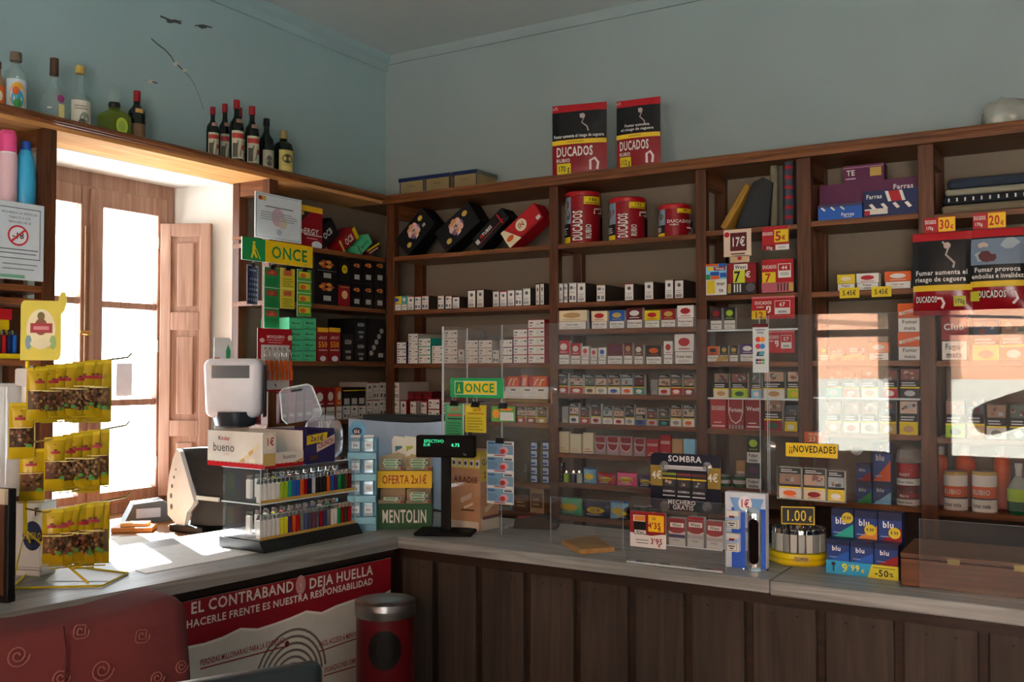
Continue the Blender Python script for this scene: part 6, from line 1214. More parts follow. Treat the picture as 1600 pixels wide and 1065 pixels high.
def suction(x, y, label='clear suction cup on the acrylic screen', Y=YS, grp='suction cups on the screens', hook=False):
    p = at(x, y, 'Y', Y-.004); b = MB(); b.T = Matrix.Rotation(R(90), 4, 'X')
    b.lathe([(.017, 0), (.014, .003), (.006, .006), (.006, .01), (.009, .012), (.0, .0125)], clear('suction_plastic', (.9, .92, .93), .1, .05, .12, (.7, .74, .76)), n=20)
    if hook: b.T = Matrix(); b.tube([(0, -.012, 0), (0, -.016, -.02), (.002, -.016, -.05)], .002, M('#c8703a', .4))
    b.obj('suction_cup', None, label, 'suction cup', grp, loc=(p.x, Y+.0002, p.z))
def signR(x0, x1, y0, y1, art, label, Y, name='sign', cat='sign', body='white', th=.002, rnd=0):
    a = at(x0, y0, 'Y', Y); c = at(x1, y1, 'Y', Y); w_, h_ = c.x-a.x, a.z-c.z; b = MB()
    if rnd:
        r = rnd; pts = []
        for cx, cy, a0 in ((w_/2-r, r, -90), (w_/2-r, h_-r, 0), (-w_/2+r, h_-r, 90), (-w_/2+r, r, 180)):
            pts += [(cx+r*math.cos(R(a0+k*22.5)), cy+r*math.sin(R(a0+k*22.5))) for k in range(5)]
        b.prism(pts, -th, 0, body)
    else: b.box(-w_/2, -th, 0, w_/2, 0, h_, body)
    b.art(art, lambda u, v, e: ((u-.5)*w_, -th-e, v*h_), w_, h_)
    return b.obj(name, None, label, cat, loc=((a.x+c.x)/2, Y, c.z)), w_, h_
o1, w_, h_ = signR(704, 787, 590, 622, [('r', 0, 0, 1, 1, '#1f9a5a'), ('r', .09, .16, .88, .84, '#e0e0d8'), ('r', .1, .19, .26, .81, 'green'), ('r', .26, .19, .87, .81, '#d9c430'), ('t', 'ONCE', .565, .5, .42, 'green', .56), ('l', [(.18, .68), (.175, .5), (.15, .28)], .004, '#e0cf30'), ('l', [(.175, .5), (.2, .28)], .004, '#e0cf30')], 'green bordered lottery sign stuck on the narrow screen', YS-.012, 'lottery_sign')
suction(707, 604, 'suction cup at the pole-side end of the lottery sign'); suction(783, 606, 'suction cup at the wide-screen end of the lottery sign'); suction(864, 608, 'suction cup with orange hook on the wide screen', hook=True)
def tick(x0, x1, y0, y1, art, label, n=1, Y=YS-.014, name='lottery_ticket'):
    a = at(x0, y0, 'Y', Y); c = at(x1, y1, 'Y', Y); w_, h_ = c.x-a.x, a.z-c.z; b = MB(); b.box(-w_/2, -.001, 0, w_/2, 0, h_, '#d0d6d0')
    for k in range(n): b.art(art, lambda u, v, e: ((u-.5)*w_, -.001-e, (k+v)*h_/n), w_, h_/n)
    o = b.obj(name, None, label, 'lottery ticket', loc=((a.x+c.x)/2, Y, c.z))
    cb = MB(); cb.prism([(-.018, 0), (.018, 0), (.012, .02), (-.012, .02)], -.008, .006, M('black', .3)); cb.tube([(-.006, -.004, .018), (-.01, -.004, .036), (.01, -.004, .036), (.006, -.004, .018)], .0012, CHROME, 6); cb.obj('bulldog_clip', o, 'black bulldog clip', loc=(0, 0, h_-.008))
tick(696, 725, 630, 682, [('r', 0, 0, .94, 1, '#3f9a68'), ('r', .1, .72, .9, .95, '#6aa87a'), ('t', 'x20', .55, .83, .1, '#d0452e', .6), ('r', .15, .52, .9, .56, INK), ('r', .15, .62, .9, .68, '#c85a4a')]+lines(.12, .88, .06, .48, 5, '#2a7a4a'), 'green lottery ticket hanging under the green bordered sign')
tick(727, 760, 632, 676, [('r', 0, 0, 1, 1, '#c9bc2a'), ('r', .06, .74, .34, .95, '#e0d03a'), ('t', 'x10', .6, .84, .12, '#c0402a', .5), ('r', .15, .66, .9, .7, '#b0702a')]+lines(.12, .88, .08, .6, 5, '#9a8f1f'), 'yellow lottery ticket hanging under the green bordered sign')
tick(768, 805, 634, 659, [('r', 0, 0, 1, 1, '#5a9a4a'), ('e', .2, .5, .15, .3, '#d98a2a'), ('r', .38, .08, .95, .62, '#c4ccd0'), ('r', .4, .72, .9, .9, '#d9803a')], 'small green and orange ticket hanging on the screen edge')
tick(761, 803, 688, 789, [('r', .02, .04, .98, .98, '#6f98b8'), ('r', .04, .78, .3, .92, '#3a6a98'), ('r', .62, .76, .98, .96, '#d0d4d0'), ('r', .66, .8, .94, .92, '#55606a'), ('e', .66, .42, .16, .24, '#c9a0a4'), ('e', .6, .36, .1, .16, '#b8303a'), ('r', .02, .04, .98, .16, '#d0d8dc'), ('r', .3, .06, .7, .14, '#a05058')]+lines(.06, .44, .24, .7, 6, '#4f7a9c'), 'strip of four blue scratch tickets hanging from a clip', 4, YS-.016)
# dark price board
BS = [('r', 0, .42, .18, .78, '#8a7430'), ('r', .82, .42, 1, .78, '#8a7430'), ('t', 'SOMBRA', .5, .91, .1, '#d8dadc', .52), ('r', .2, .72, .8, .79, '#b9bcc0'), ('r', .22, .74, .78, .755, '#8f9296'), ('t', '4€', .1, .61, .13, 'white', .15), ('t', '4€', .9, .61, .13, 'white', .15)]
for k in range(3):
    u = .18+.22*k; BS += [('r', u, .3, u+.2, .68, '#26282c'), ('r', u, .62, u+.2, .66, ('#7a8a2a', '#7a2a3a', '#5a2a2a')[k]), ('r', u, .55, u+.2, .575, '#d0b51c')]+photo(u+.02, .42, u+.18, .54, '#3a3d40')+[('t', 'SOMBRA', u+.1, .34, .035, '#c0c4cc', .18), ('r', u+.01, .255, u+.19, .275, '#c9ccd0')]
BS += [('t', 'MECHERO', .48, .165, .075, '#d8dadc', .4), ('t', 'GRATIS', .5, .075, .075, '#d8dadc', .3)]
signR(1017, 1127, 706, 803, BS, 'dark navy price board with rounded corners on the wide screen', YS-.014, 'price_board', 'price board', M('#15182a', .3), .003, .018)
for i, (x, y) in enumerate(((1037, 728), (1104, 730), (1038, 790), (1104, 793))): suction(x, y, 'suction cup at the %s of the dark price board' % ('top corner, pole side', 'top corner, upright side', 'bottom corner, pole side', 'bottom corner, upright side')[i], YS-.018)
# price / cigarette holder
q0, q1 = onc(985, 881), onc(1134, 890); Yh = -1.83
x0, x1 = at(985, 850, 'Y', Yh).x, at(1134, 850, 'Y', Yh).x; zh0 = at(1060, 797, 'Y', Yh).z
hd = empty('acrylic_holder', 'clear acrylic holder with red price card and three red packets', 'acrylic holder', ((x0+x1)/2, Yh, CTZ+.0005)); wh = x1-x0
MB().box(-wh/2, 0, 0, wh/2, .004, zh0-CTZ+.03, ACR, faces=dict(top=EDGE, right=EDGE)).obj('back_sheet', hd, 'clear back sheet'); MB().box(-wh/2, -.03, 0, wh/2, .0, .004, ACR, faces=dict(front=EDGE)).obj('foot', hd); MB().box(-wh/2, -.034, 0, wh/2, -.031, zh0-CTZ-.02, ACR, faces=dict(top=EDGE, front=ACR)).obj('front_sheet', hd, 'clear front sheet')
zlg = at(1086, 855, 'Y', Yh-.03).z-CTZ; MB().box(-wh/2+.06, -.031, zlg-.003, wh/2, 0, zlg, ACR, faces=dict(front=EDGE)).obj('ledge', hd, 'clear ledge under the packets')
zc0, zc1 = at(1012, 858, 'Y', Yh-.036).z, at(1012, 797, 'Y', Yh-.036).z
signR(985, 1041, 797, 858, [('r', 0, .4, 1, 1, 'crimson'), ('r', 0, 0, 1, .38, '#d9d9d6'), ('g', [(0, .4), (.6, .34), (1, .42), (1, .5), (0, .5)], 'crimson'), ('r', .52, .46, .95, .92, '#e8b91c'), ('t', '22', .68, .83, .07, INK, .14), ('t', "4'35", .7, .63, .16, 'crimson', .36), ('t', '€', .84, .53, .09, 'crimson', .1), ('r', .12, .36, .46, .74, 'black'), ('r', .1, .72, .44, .9, '#d9d0c8'), ('r', .14, .74, .44, .88, '#d98a3a'), ('r', .14, .38, .46, .48, 'white'), ('t', 'West', .3, .43, .07, INK, .28), ('t', "3'95", .76, .2, .15, 'crimson', .34), ('t', '€', .84, .09, .09, 'crimson', .1), ('r', .18, .2, .54, .22, '#55585c'), ('r', .2, .12, .54, .14, '#55585c')], 'red and yellow price card on the acrylic holder', Yh-.036, 'price_card', 'price card')
for i, (xa_, xb_, yt, yb) in enumerate(((1044, 1070, 808, 850), (1073, 1099, 807, 854), (1103, 1129, 813, 857))):
    a = at(xa_, yt, 'Y', Yh-.03); c = at(xb_, yb, 'Y', Yh-.03)
    boxthing('cigarette_packet', 'red packet with white name panel in the acrylic holder, %s from the price card' % ORD[i], 'cigarette packet', c.x-a.x, .022, a.z-CTZ-zlg, 'silver', [('r', 0, .5, 1, 1, 'crimson'), ('g', [(0, .5), (.3, .42), (.7, .42), (1, .5), (1, .52), (0, .52)], 'white'), ('g', [(0, .52), (.3, .44), (.7, .44), (1, .52)], 'crimson'), ('r', .1, .66, .92, .82, 'white'), ('t', 'West', .51, .74, .1, INK, .72), ('r', 0, .28, 1, .4, ('navy', '#a09ca0', '#a09ca0')[i]), ('t', 'Fumar', .5, .2, .06, '#55585c', .5)], loc=((a.x+c.x)/2, Yh-.015, CTZ+zlg+.0005))
# small clear frame, coin tray board, card reader, pen
x0, x1 = at(873, 800, 'Y', -1.64).x, at(985, 800, 'Y', -1.64).x
fr = pane(x0, x1, CTZ+.001, at(930, 777, 'Y', -1.64).z, -1.70, 'small clear acrylic sheet standing behind the coin board')
cb = [onc(x, y) for x, y in ((877, 850), (906, 866), (960, 862), (930, 841))]; cx = sum(v.x for v in cb)/4; cy = sum(v.y for v in cb)/4
b = MB(); V2 = [(v.x-cx, v.y-cy) for v in cb]; ar = sum(V2[i][0]*V2[(i+1) % 4][1]-V2[(i+1) % 4][0]*V2[i][1] for i in range(4))
if ar < 0: V2.reverse()
b.prism(V2, 0, .014, wood('#a87c48', '#d0a468', 'X', .4), 'XY'); b.prism([(x*.86, y*.86) for x, y in V2], .0142, .0146, wood('#8f6a3c', '#b98e58', 'X', .5), 'XY')
b.obj('coin_board', None, 'small light wooden change board on the counter edge', 'change board', loc=(cx, cy, CTZ+.0005))
p = onc(838, 824); b = MB(); b.prism([(-.08, .0), (.08, 0), (.085, .02), (.03, .045), (-.075, .036)], -.04, .04, M('#141518', .4)); b.box(-.07, -.02, .038, -.02, .02, .041, M('crimson', .3)); b.box(.0, -.025, .035, .05, .025, .0405, M('#2a2c30', .4)); b.obj('card_reader', None, 'black card reader with red screen on the counter', 'card reader', loc=(p.x, p.y, CTZ+.0005), rot=R(20))
p0, p1 = onc(790, 826), onc(816, 818); d = Vector(((p1-p0).x, (p1-p0).y, 0)).normalized(); L = (p1-p0).length; b = MB(); b.cyl((0, 0, .005), tuple(d*L*.55+Vector((0, 0, .005))), .0045, M('#c9ccd0', .3)); b.cyl(tuple(d*L*.55+Vector((0, 0, .005))), tuple(d*L+Vector((0, 0, .005))), .005, M('red', .3)); b.obj('ball_pen', None, 'red and white pen beside the card reader', 'pen', loc=(p0.x, p0.y, CTZ+.0005))
# card sticker
signR(1176, 1201, 506, 582, [('r', 0, 0, 1, 1, '#b9c6c9'), ('r', 0, .93, 1, 1, 'maroon'), ('r', .2, .87, .8, .885, 'navy'), ('t', 'VISA', .5, .82, .045, 'navy', .5), ('e', .36, .68, .17, .055, '#c8302a'), ('e', .64, .68, .17, .055, '#d9882a'), ('e', .36, .54, .17, .055, '#b8283a'), ('e', .64, .54, .17, .055, '#2a7ac8'), ('g', [(.24, .34), (.7, .34), (.78, .43), (.32, .43)], 'navy'), ('g', [(.4, .36), (.7, .36), (.76, .42), (.46, .42)], '#3a9aa8'), ('r', .22, .18, .4, .28, 'navy'), ('r', .42, .18, .58, .28, 'crimson'), ('r', .6, .18, .78, .28, 'green'), ('r', .26, .21, .74, .23, '#d0d8d8')], 'tall pale payment card sticker on the acrylic upright', YS-.0125, 'card_sticker', 'sticker', th=.0005)
# blue 1 euro card stand
Yb = -1.77; a = at(1132, 768, 'Y', Yb); c = at(1196, 880, 'Y', Yb); hb_ = a.z-CTZ; wb2 = c.x-a.x
boxthing('cigarette_stand', 'white and blue card stand with red 1 euro disc', 'display stand', wb2, .03, hb_, '#c9d4e0', [('r', .16, 0, 1, .8, '#2a5ac0'), ('g', [(.12, .93), (.96, .93), (.84, .74), (.26, .74)], '#6f9cd0'), ('e', .5, .86, .17, .1, '#dfe6ee'), ('t', '1€', .5, .86, .1, 'red', .24)], loc=((a.x+c.x)/2, Yb+.02, CTZ+.0005))
for i, (yt, yb) in enumerate(((797, 826), (832, 862))):
    a2 = at(1134, yt, 'Y', Yb-.01); c2 = at(1155, yb, 'Y', Yb-.01)
    boxthing('cigarette_packet', 'white and blue packet on the blue card stand, %s one' % ('upper', 'lower')[i], 'cigarette packet', c2.x-a2.x, .02, a2.z-c2.z, 'white', [('g', [(0, .6), (1, .75), (1, .5), (0, .5)], '#8fb4e0'), ('r', .3, .62, .7, .74, 'crimson'), ('r', .1, .06, .9, .46, 'charcoal'), ('r', .13, .08, .87, .44, 'white'), ('r', .25, .28, .75, .34, INK), ('r', .35, .16, .65, .22, INK)], loc=((a2.x+c2.x)/2, Yb-.006, c2.z))
# chrome post with slot
p = onc(1178, 891); hc = at(1178, 787, 'Y', p.y).z-CTZ; r = .033
ch = empty('chrome_post', 'chrome rounded post with dark vertical slot on the counter edge', 'chrome post', (p.x-.006, p.y+r, CTZ+.0005), R(10))
b = MB(); n = 28; prof = []
N = 16; V = []; F = []
for j in range(N+1):
    z = hc*(.82*min(1, j/8) if j <= 8 else .82+.18*math.sin((j-8)/8*math.pi/2)); k = 1 if j <= 8 else max(.02, math.cos((j-8)/8*math.pi/2))
    for i in range(n): a = 2*math.pi*i/n; V.append((r*math.cos(a)*(1 if j <= 8 else .35+.65*k if j < N else .02), r*math.sin(a)*k+(0 if j <= 8 else r*.35*(1-k)), z))
for j in range(N):
    for i in range(n): F.append((j*n+i, j*n+(i+1) % n, (j+1)*n+(i+1) % n, (j+1)*n+i))
b.add(V, F, CHROME, True); b.lathe([(r*1.35, 0), (r*1.3, .004), (r, .008)], CHROME, n=28); b.obj('post_body', ch)
b = MB(); pts = []
for k in range(13): a = math.pi*k/12; pts.append((r*.42*math.cos(a), hc*.70+r*.42*math.sin(a)))
for k in range(13): a = math.pi+math.pi*k/12; pts.append((r*.42*math.cos(a), hc*.16+r*.42*math.sin(a)))
b.prism(pts, -r*1.02, -r*.8, M('#1a0f12', .12, .4)); b.obj('slot', ch, 'dark glossy slot')
# round lighter carousel
CC = onc(1247, 877); zc1_ = at(1247, 790, 'Y', CC.y).z-CTZ; rc = .088
CC = Vector((CC.x, CC.y+.01, 0))
cr = empty('lighter_carousel', 'round yellow lighter carousel with 1.00 euro sign', 'lighter carousel', (CC.x, CC.y, CTZ+.0005))
b = MB(); b.lathe([(rc, 0), (rc*1.04, .006), (rc*1.0, .014), (rc*.99, .016), (rc*1.04, .022), (rc*1.02, .034), (rc*.96, .036), (0, .036)], M('yellow', .35), n=48); b.obj('base', cr)
MB().cyl((0, 0, .036), (0, 0, .074), rc*.55, M('#15161a', .4), 32).obj('core', cr); MB().cyl((0, 0, .074), (0, 0, zc1_-.06), .01, M('gold', .4)).obj('stem', cr)
b = MB(); b.box(-.052, -.004, -.03, .052, .004, .03, M('#15150f', .3), .003); b.art([('r', .02, .04, .98, .96, '#c9b21a'), ('r', .05, .1, .95, .9, '#14140f'), ('t', '1.00', .44, .5, .55, '#d8c01c', .62, False), ('t', '€', .86, .34, .26, '#d8c01c', .1)], lambda u, v, e: ((u-.5)*.104, -.004-e, -.03+v*.06), .104, .06); b.obj('price_sign', cr, 'black sign with yellow 1.00', loc=(0, -.01, zc1_-.03), rot=(0, 0, R(20)))
b = MB(); b.box(-.022, 0, 0, .022, .002, .016, 'gold'); b.art([('t', 'CLIPPER', .5, .5, .5, INK, .86)], lambda u, v, e: ((u-.5)*.044, -e, v*.016), .044, .016); b.obj('name_plate', cr, None, loc=(rc*1.05*math.sin(R(20)), -rc*1.05*math.cos(R(20)), .014), rot=(0, 0, R(20)))
for k in range(21):
    a = 2*math.pi*k/21; lighter(M(['#a9aca6', '#8f928e', '#b9bcb6', '#7c7f7c'][k % 4], .3), (CC.x+rc*.86*math.cos(a), CC.y+rc*.86*math.sin(a), CTZ+.038), a+R(90), 'grey metal-topped lighter standing in the outer ring of the yellow carousel', 'grey lighters in the yellow carousel', .95)
for k in range(14):
    a = 2*math.pi*k/14; lighter(M('#4a4d50', .3), (CC.x+rc*.5*math.cos(a), CC.y+rc*.5*math.sin(a), CTZ+.075), a+R(90), 'dark grey lighter in the raised inner ring of the yellow carousel', 'dark lighters in the yellow carousel', .55)
# vape display
VP = onc(1348, 901); Yv = -1.70; x0, x1 = at(1290, 850, 'Y', Yv).x, at(1404, 850, 'Y', Yv).x; wv = x1-x0
vz1, vz2, vz3 = at(1350, 880, 'Y', Yv).z-CTZ, at(1350, 847, 'Y', Yv).z-CTZ, at(1350, 802, 'Y', Yv).z-CTZ
vd = empty('vape_display', 'stepped display base with blue 9.99 and yellow -50 strip', 'display stand', ((x0+x1)/2, Yv, CTZ+.0005), R(-2))
b = MB(); b.box(-wv/2, 0, 0, wv/2, .1, vz1, M('#1d3d84', .4)); b.art([('r', 0, 0, .64, 1, '#2a98c8'), ('g', [(.58, 0), (1, 0), (1, 1), (.64, 1)], '#c9c430'), ('t', '9', .27, .52, .62, '#d0cc3a', .14), ('t', "'99", .4, .58, .42, '#d0cc3a', .2), ('t', '€', .52, .4, .24, '#d0cc3a', .06), ('r', .1, .2, .12, .8, INK), ('e', .11, .76, .03, .14, INK), ('t', '-50', .78, .42, .46, INK, .22), ('t', '%', .91, .36, .28, INK, .06), ('r', .66, .76, .96, .84, '#8a8a2a')], lambda u, v, e: ((u-.5)*wv, -e, v*vz1), wv, vz1); b.obj('base', vd)
MB().box(-wv/2+.003, .052, vz1, wv/2-.003, .098, vz2, M('#182c5c', .4)).obj('riser', vd)
VA = lambda c, disc: [('r', 0, 0, 1, 1, '#1d3a78'), ('r', 0, .74, 1, 1, '#172248'), ('g', [(.1, 0), (1, 0), (1, .5)], c), ('t', 'blu', .44, .58, .22, '#e4e8f0', .5), ('r', .1, .14, .45, .17, '#8aa0d0')]+([('e', disc[0], disc[1], .26, .2, '#c9b42a'), ('t', '9.99', disc[0], disc[1], .12, INK, .34)] if disc else [])
for i in range(3):
    xx = -wv/2+wv*(i+.5)/3; cs = (('blue', 'teal'), ('blue', '#c07a3a'), ('crimson', 'crimson'))[i]
    for k in range(2):
        z = (vz1, vz2)[k]; hb3 = (vz2-vz1, vz3-vz2)[k]; v = vd.matrix_basis @ Vector((xx, (.026, .076)[k], z+.0006))
        boxthing('vape_box', 'navy vape box, %s row, %s from the lighter carousel' % (('lower', 'upper')[k], ORD[i]), 'vape box', wv/3-.003, .046, hb3-.001, '#182c5c', VA(cs[k], (None, ((.74, .7), (.7, .34), (.7, .3))[i])[k]), loc=tuple(v), rot=R(-2), group='vape boxes on the stepped display')
# packet pocket and yellow novelty sign on the large screen
Yp = YS-.03; a = at(1214, 727, 'Y', Yp); c = at(1322, 786, 'Y', Yp); wp = c.x-a.x
pp = MB(); pp.box(-wp/2, -.002, 0, wp/2, 0, a.z-c.z, ACR, faces=dict(top=EDGE, left=EDGE)); pp.box(-wp/2, 0, 0, wp/2, .026, .003, ACR, faces=dict(front=EDGE))
pp.obj('acrylic_pocket', None, 'clear acrylic pocket holding three packets on the large screen', 'acrylic pocket', loc=((a.x+c.x)/2, Yp, c.z))
for i, (x0_, x1_, yt, c1, c2) in enumerate(((1217, 1252, 729, 'white', 'orange'), (1255, 1290, 731, 'cream', 'crimson'), (1293, 1320, 735, 'yellow', 'white'))):
    a2 = at(x0_, yt, 'Y', Yp+.003); c2_ = at(x1_, 780, 'Y', Yp+.003); boxthing('cigarette_packet', 'picture packet in the acrylic pocket, %s from the upright' % ORD[i], 'cigarette packet', c2_.x-a2.x-.001, .02, a2.z-c.z-.004, '#d8d6cf', pk('hw', c1, c2), loc=((a2.x+c2_.x)/2, Yp+.0135, c.z+.0035))
signR(1228, 1309, 691, 716, [('r', 0, 0, 1, 1, '#d8b81c'), ('t', '¡¡NOVEDADES', .52, .58, .48, 'black', .92)], 'yellow sign with bold black lettering on the large screen', YS-.004, 'novelty_sign', 'sign')
suction(1204, 697, 'suction cup on the large screen beside the upright'); suction(1338, 702, 'suction cup on the large screen beyond the yellow sign')
# wooden box and low screen at the end
Yw = -1.76; x0 = at(1407, 880, 'Y', Yw).x; hb_w = at(1500, 879, 'Y', Yw).z-CTZ; hl_w = at(1500, 846, 'Y', Yw+.24).z-CTZ
wbx = empty('wooden_chest', 'long low brown wooden chest on the counter end', 'wooden chest', (x0+.4, Yw, CTZ+.0005)); WM = wood('#4a2812', '#7c4820', 'X', .4)
MB().box(-.4, 0, 0, .4, .26, hb_w-.002, WM, .003).obj('chest_body', wbx); b = MB(); b.prism([(0, hb_w), (.26, hb_w), (.26, hl_w-.01), (.235, hl_w), (0, hb_w+.012)], -.4, .4, WM, 'YZ'); b.obj('lid', wbx)
hw_ = hb_w/.73
for x in (-.28, -.12): MB().box(x, -.003, hw_*.66, x+.03, 0, hw_*.8, M('#8a7a4a', .3, .8)).obj('hinge', wbx)
ylow = -1.79; pane(at(1436, 815, 'Y', ylow).x, 4.2, CTZ+.001, at(1500, 815, 'Y', ylow).z, ylow, 'low clear acrylic screen in front of the wooden chest')

# ================================================================== COUNTER FRONT AND FLOOR
ya = on_front(611, 900)[0]; yb_ = -1.55; zpt = on_front(611, 871)[1]; wpo = ya-yb_; zp0 = .30; hp_ = zpt-zp0
po = MB(); po.box(-wpo/2, -.002, 0, wpo/2, 0, hp_, '#c9c6bd')
def U(x, y): p = on_front(x, y, -.004); return ((p[0]-yb_)/wpo, (p[1]-zp0)/hp_)
red0 = U(450, 968)[1]
edge = [(k/24, red0-.012*math.sin(k*1.7)-.008*math.sin(k*3.1)+.035*(k/24-.5)) for k in range(25)]
ART = [('g', [(0, 1)]+edge[:1]+edge[1:]+[(1, 1)], '#8a1420')]
ART = []
for k in range(24): ART.append(('g', [edge[k], edge[k+1], (edge[k+1][0], 1), (edge[k][0], 1)], '#86121e'))
# one layer for the torn red band
def flatlay(items, lay): po.art(items, lambda u, v, e: ((u-.5)*wpo, -.002-lay, v*hp_), wpo, hp_, 1, 0)
flatlay(ART, .0004); flatlay([('l', [(u, v-.004) for u, v in edge], .008, '#e0ddd4')], .0008)
u0, v0 = U(296, 958); u1, v1 = U(582, 888)
uc = (U(460, 920)[0]+U(296, 955)[0])/2
def tline(txt, xa_, ya_, xb_, yb2, hfrac, c='#d8d4d0', bold=True):
    A = U(xa_, ya_); B = U(xb_, yb2); flatlay([('t', txt, (A[0]+B[0])/2, (A[1]+B[1])/2, hfrac, c, abs(B[0]-A[0]), bold)], .0012)
tline('EL CONTRABAND', 297, 946, 459, 918, .05); tline('DEJA HUELLA', 482, 911, 582, 890, .05)
tline('HACERLE FRENTE ES NUESTRA RESPONSABILIDAD', 290, 973, 582, 909, .033)
fc = U(469, 913)
flatlay([('e', fc[0], fc[1], .013, .048, '#c9a8a4')], .0012); flatlay([('l', [(fc[0]+r*.013*math.cos(a*.5), fc[1]+r*.048*math.sin(a*.5)) for a in range(14)], .002, '#86121e') for r in (.35, .6, .85)], .0016)
fx = U(455, 1050)
for k in range(9):
    r = .02+.016*k; pts = [(fx[0]+r*.62*math.cos(math.pi*(.02+.96*t/16)), fx[1]-.10+r*1.5*(.4+math.sin(math.pi*t/16))) for t in range(17)]
    flatlay([('l', pts, .008, '#6a625c')], .0004)
for txt, A, B in (('PERDIDAS MILLONARIAS PARA LA SOCIEDAD', (312, 1034), (444, 1000)), ('FACIL ACCESO A MENORES', (498, 1008), (562, 986)), ('ORGANIZACIONES CRIMINALES', (505, 1046), (566, 1028))):
    a, c = U(*A), U(*B); tline(txt, A[0], A[1], B[0], B[1], .026, '#8a1c24'); flatlay([('l', [(a[0], a[1]-.03), (c[0], c[1]-.03)], .004, '#8a1c24'), ('e', c[0]+.006, c[1]-.02, .006, .016, '#6a1820')], .0008)
po.obj('wall_poster', None, 'dark red and grey anti-smuggling poster on the counter front', 'poster', loc=CP0+CD*((ya+yb_)/2)+CN*(-.004)+Vector((0, 0, zp0)), rot=(0, 0, R(90)+CAL))
# ashtray bin
ax, ay = 1.735, -2.13; p = Vector((ax, ay, 0)); zb_ = at(611, 938, 'Y', ay).z; r = .094
ab = empty('ashtray_bin', 'tall dark red ashtray bin with steel top in the counter corner', 'ashtray bin', (ax, ay, 0))
MB().lathe([(r*.96, .001), (r, .02), (r, zb_-.05), (r*.98, zb_-.045)], M('#5a0d14', .3), n=40).obj('bin_body', ab)
b = MB(); b.lathe([(r*1.04, zb_-.045), (r*1.06, zb_-.02), (r*1.04, zb_), (r*.8, zb_-.006), (r*.45, zb_-.02), (r*.3, zb_-.022), (r*.28, zb_-.05), (0, zb_-.05)], STEEL, n=40); b.obj('ash_bowl', ab, 'steel ash bowl on top')
b = MB(); zc_m = at(611, 1005, 'Y', ay).z
def PB(u, v): t = R(-52)+u; return ((r+.0012)*math.cos(t), (r+.0012)*math.sin(t), zc_m+v)
V = [PB(0, 0)]+[PB(.58*math.cos(2*math.pi*k/28), .062*math.sin(2*math.pi*k/28)) for k in range(28)]
ring = [PB(.3*math.cos(2*math.pi*k/28), .033*math.sin(2*math.pi*k/28)) for k in range(28)]
V2 = [V[0]]+ring+V[1:]; F = [(0, k+1, (k+1) % 28+1) for k in range(28)]+[(k+1, k+29, (k+1) % 28+29, (k+1) % 28+1) for k in range(28)]
b.add(V2, F, M('#050506', .5)); b.obj('opening', ab, 'black round opening')
# red armchair back near the camera
K1, K0 = Vector((1.975, -3.115, 0)), Vector((1.80, -4.0, 0)); dv = K1-K0; aa = math.atan2(dv.y, dv.x)
ac = empty('armchair', 'armchair covered in worn red cloth with swirl pattern, in front of the counter', 'armchair', (K1.x, K1.y, 0), aa)
CLO = plaster('red_upholstery', '#6f2a2a', '#562022', '#84403c', 5, .35)
def cushion(x0, y0, z0, x1, y1, z1, r, sx=14, wob=.01):
    b = MB(); bm = bmesh.new(); bmesh.ops.create_cube(bm, size=1)
    for v in bm.verts: v.co = Vector(((x0+x1)/2+v.co.x*(x1-x0), (y0+y1)/2+v.co.y*(y1-y0), (z0+z1)/2+v.co.z*(z1-z0)))
    bmesh.ops.bevel(bm, geom=bm.edges[:], offset=r, segments=5, affect='EDGES', profile=.5)
    bmesh.ops.subdivide_edges(bm, edges=[e for e in bm.edges if e.calc_length() > .15], cuts=5, use_grid_fill=True); bm.verts.index_update()
    for v in bm.verts: v.co += Vector((wob*.5*math.sin(v.co.z*17+v.co.y*9), wob*math.sin(v.co.x*13+v.co.z*7), wob*math.sin(v.co.x*9+1)))
    b.add([v.co[:] for v in bm.verts], [[v.index for v in f.verts] for f in bm.faces], CLO, True); bm.free(); return b
b = cushion(-.95, -.03, .22, .0, .19, 1.085, .055)
SWM = M('#8a5650', .8)
def swirl(x, z, s, sq=False):
    pts = []
    for k in range(26):
        t = k*.5; rr = s*(.15+k/26*.85)
        if sq: c_, s_ = math.cos(t), math.sin(t); m_ = max(abs(c_), abs(s_)); pts.append((x+rr*.8*c_/m_, -.046, z+rr*.8*s_/m_))
        else: pts.append((x+rr*math.cos(t), -.046, z+rr*math.sin(t)))
    b.tube(pts, .0014, SWM, 5)
b.obj('back', ac)
Mi = (Matrix.Translation((K1.x, K1.y, 0)) @ Matrix.Rotation(aa, 4, 'Z')).inverted()
for px, py, s, q in ((284, 1040, .017, False), (222, 992, .022, True), (126, 985, .022, True), (160, 1046, .026, False), (28, 1024, .024, False), (95, 1058, .02, False), (246, 1058, .018, False)):
    o_, d_ = Mi @ CAM, Mi.to_3x3() @ ray(px, py); q_ = o_+d_*((-.046-o_.y)/d_.y); b = MB(); swirl(q_.x, q_.z, s, q); b.obj('embroidery', ac, 'pale swirl embroidery')
MB().tube([(-.30, -.03, 1.08), (-.3, -.046, 1.03), (-.305, -.046, .9), (-.31, -.044, .6)], .0025, M('#4a1a1c', .8), 6).obj('piping', ac, 'dark seam')
cushion(-.95, -.62, .25, 0, -.05, .45, .05).obj('seat', ac)
for x in (-.98, .0): cushion(x-.06, -.62, .2, x+.06, -.02, .62, .05).obj('armrest', ac)
for x in (-.9, -.05):
    for y in (-.56, .1): MB().cyl((x, y, 0), (x, y, .24), .022, DRK, r2=.03).obj('leg', ac)
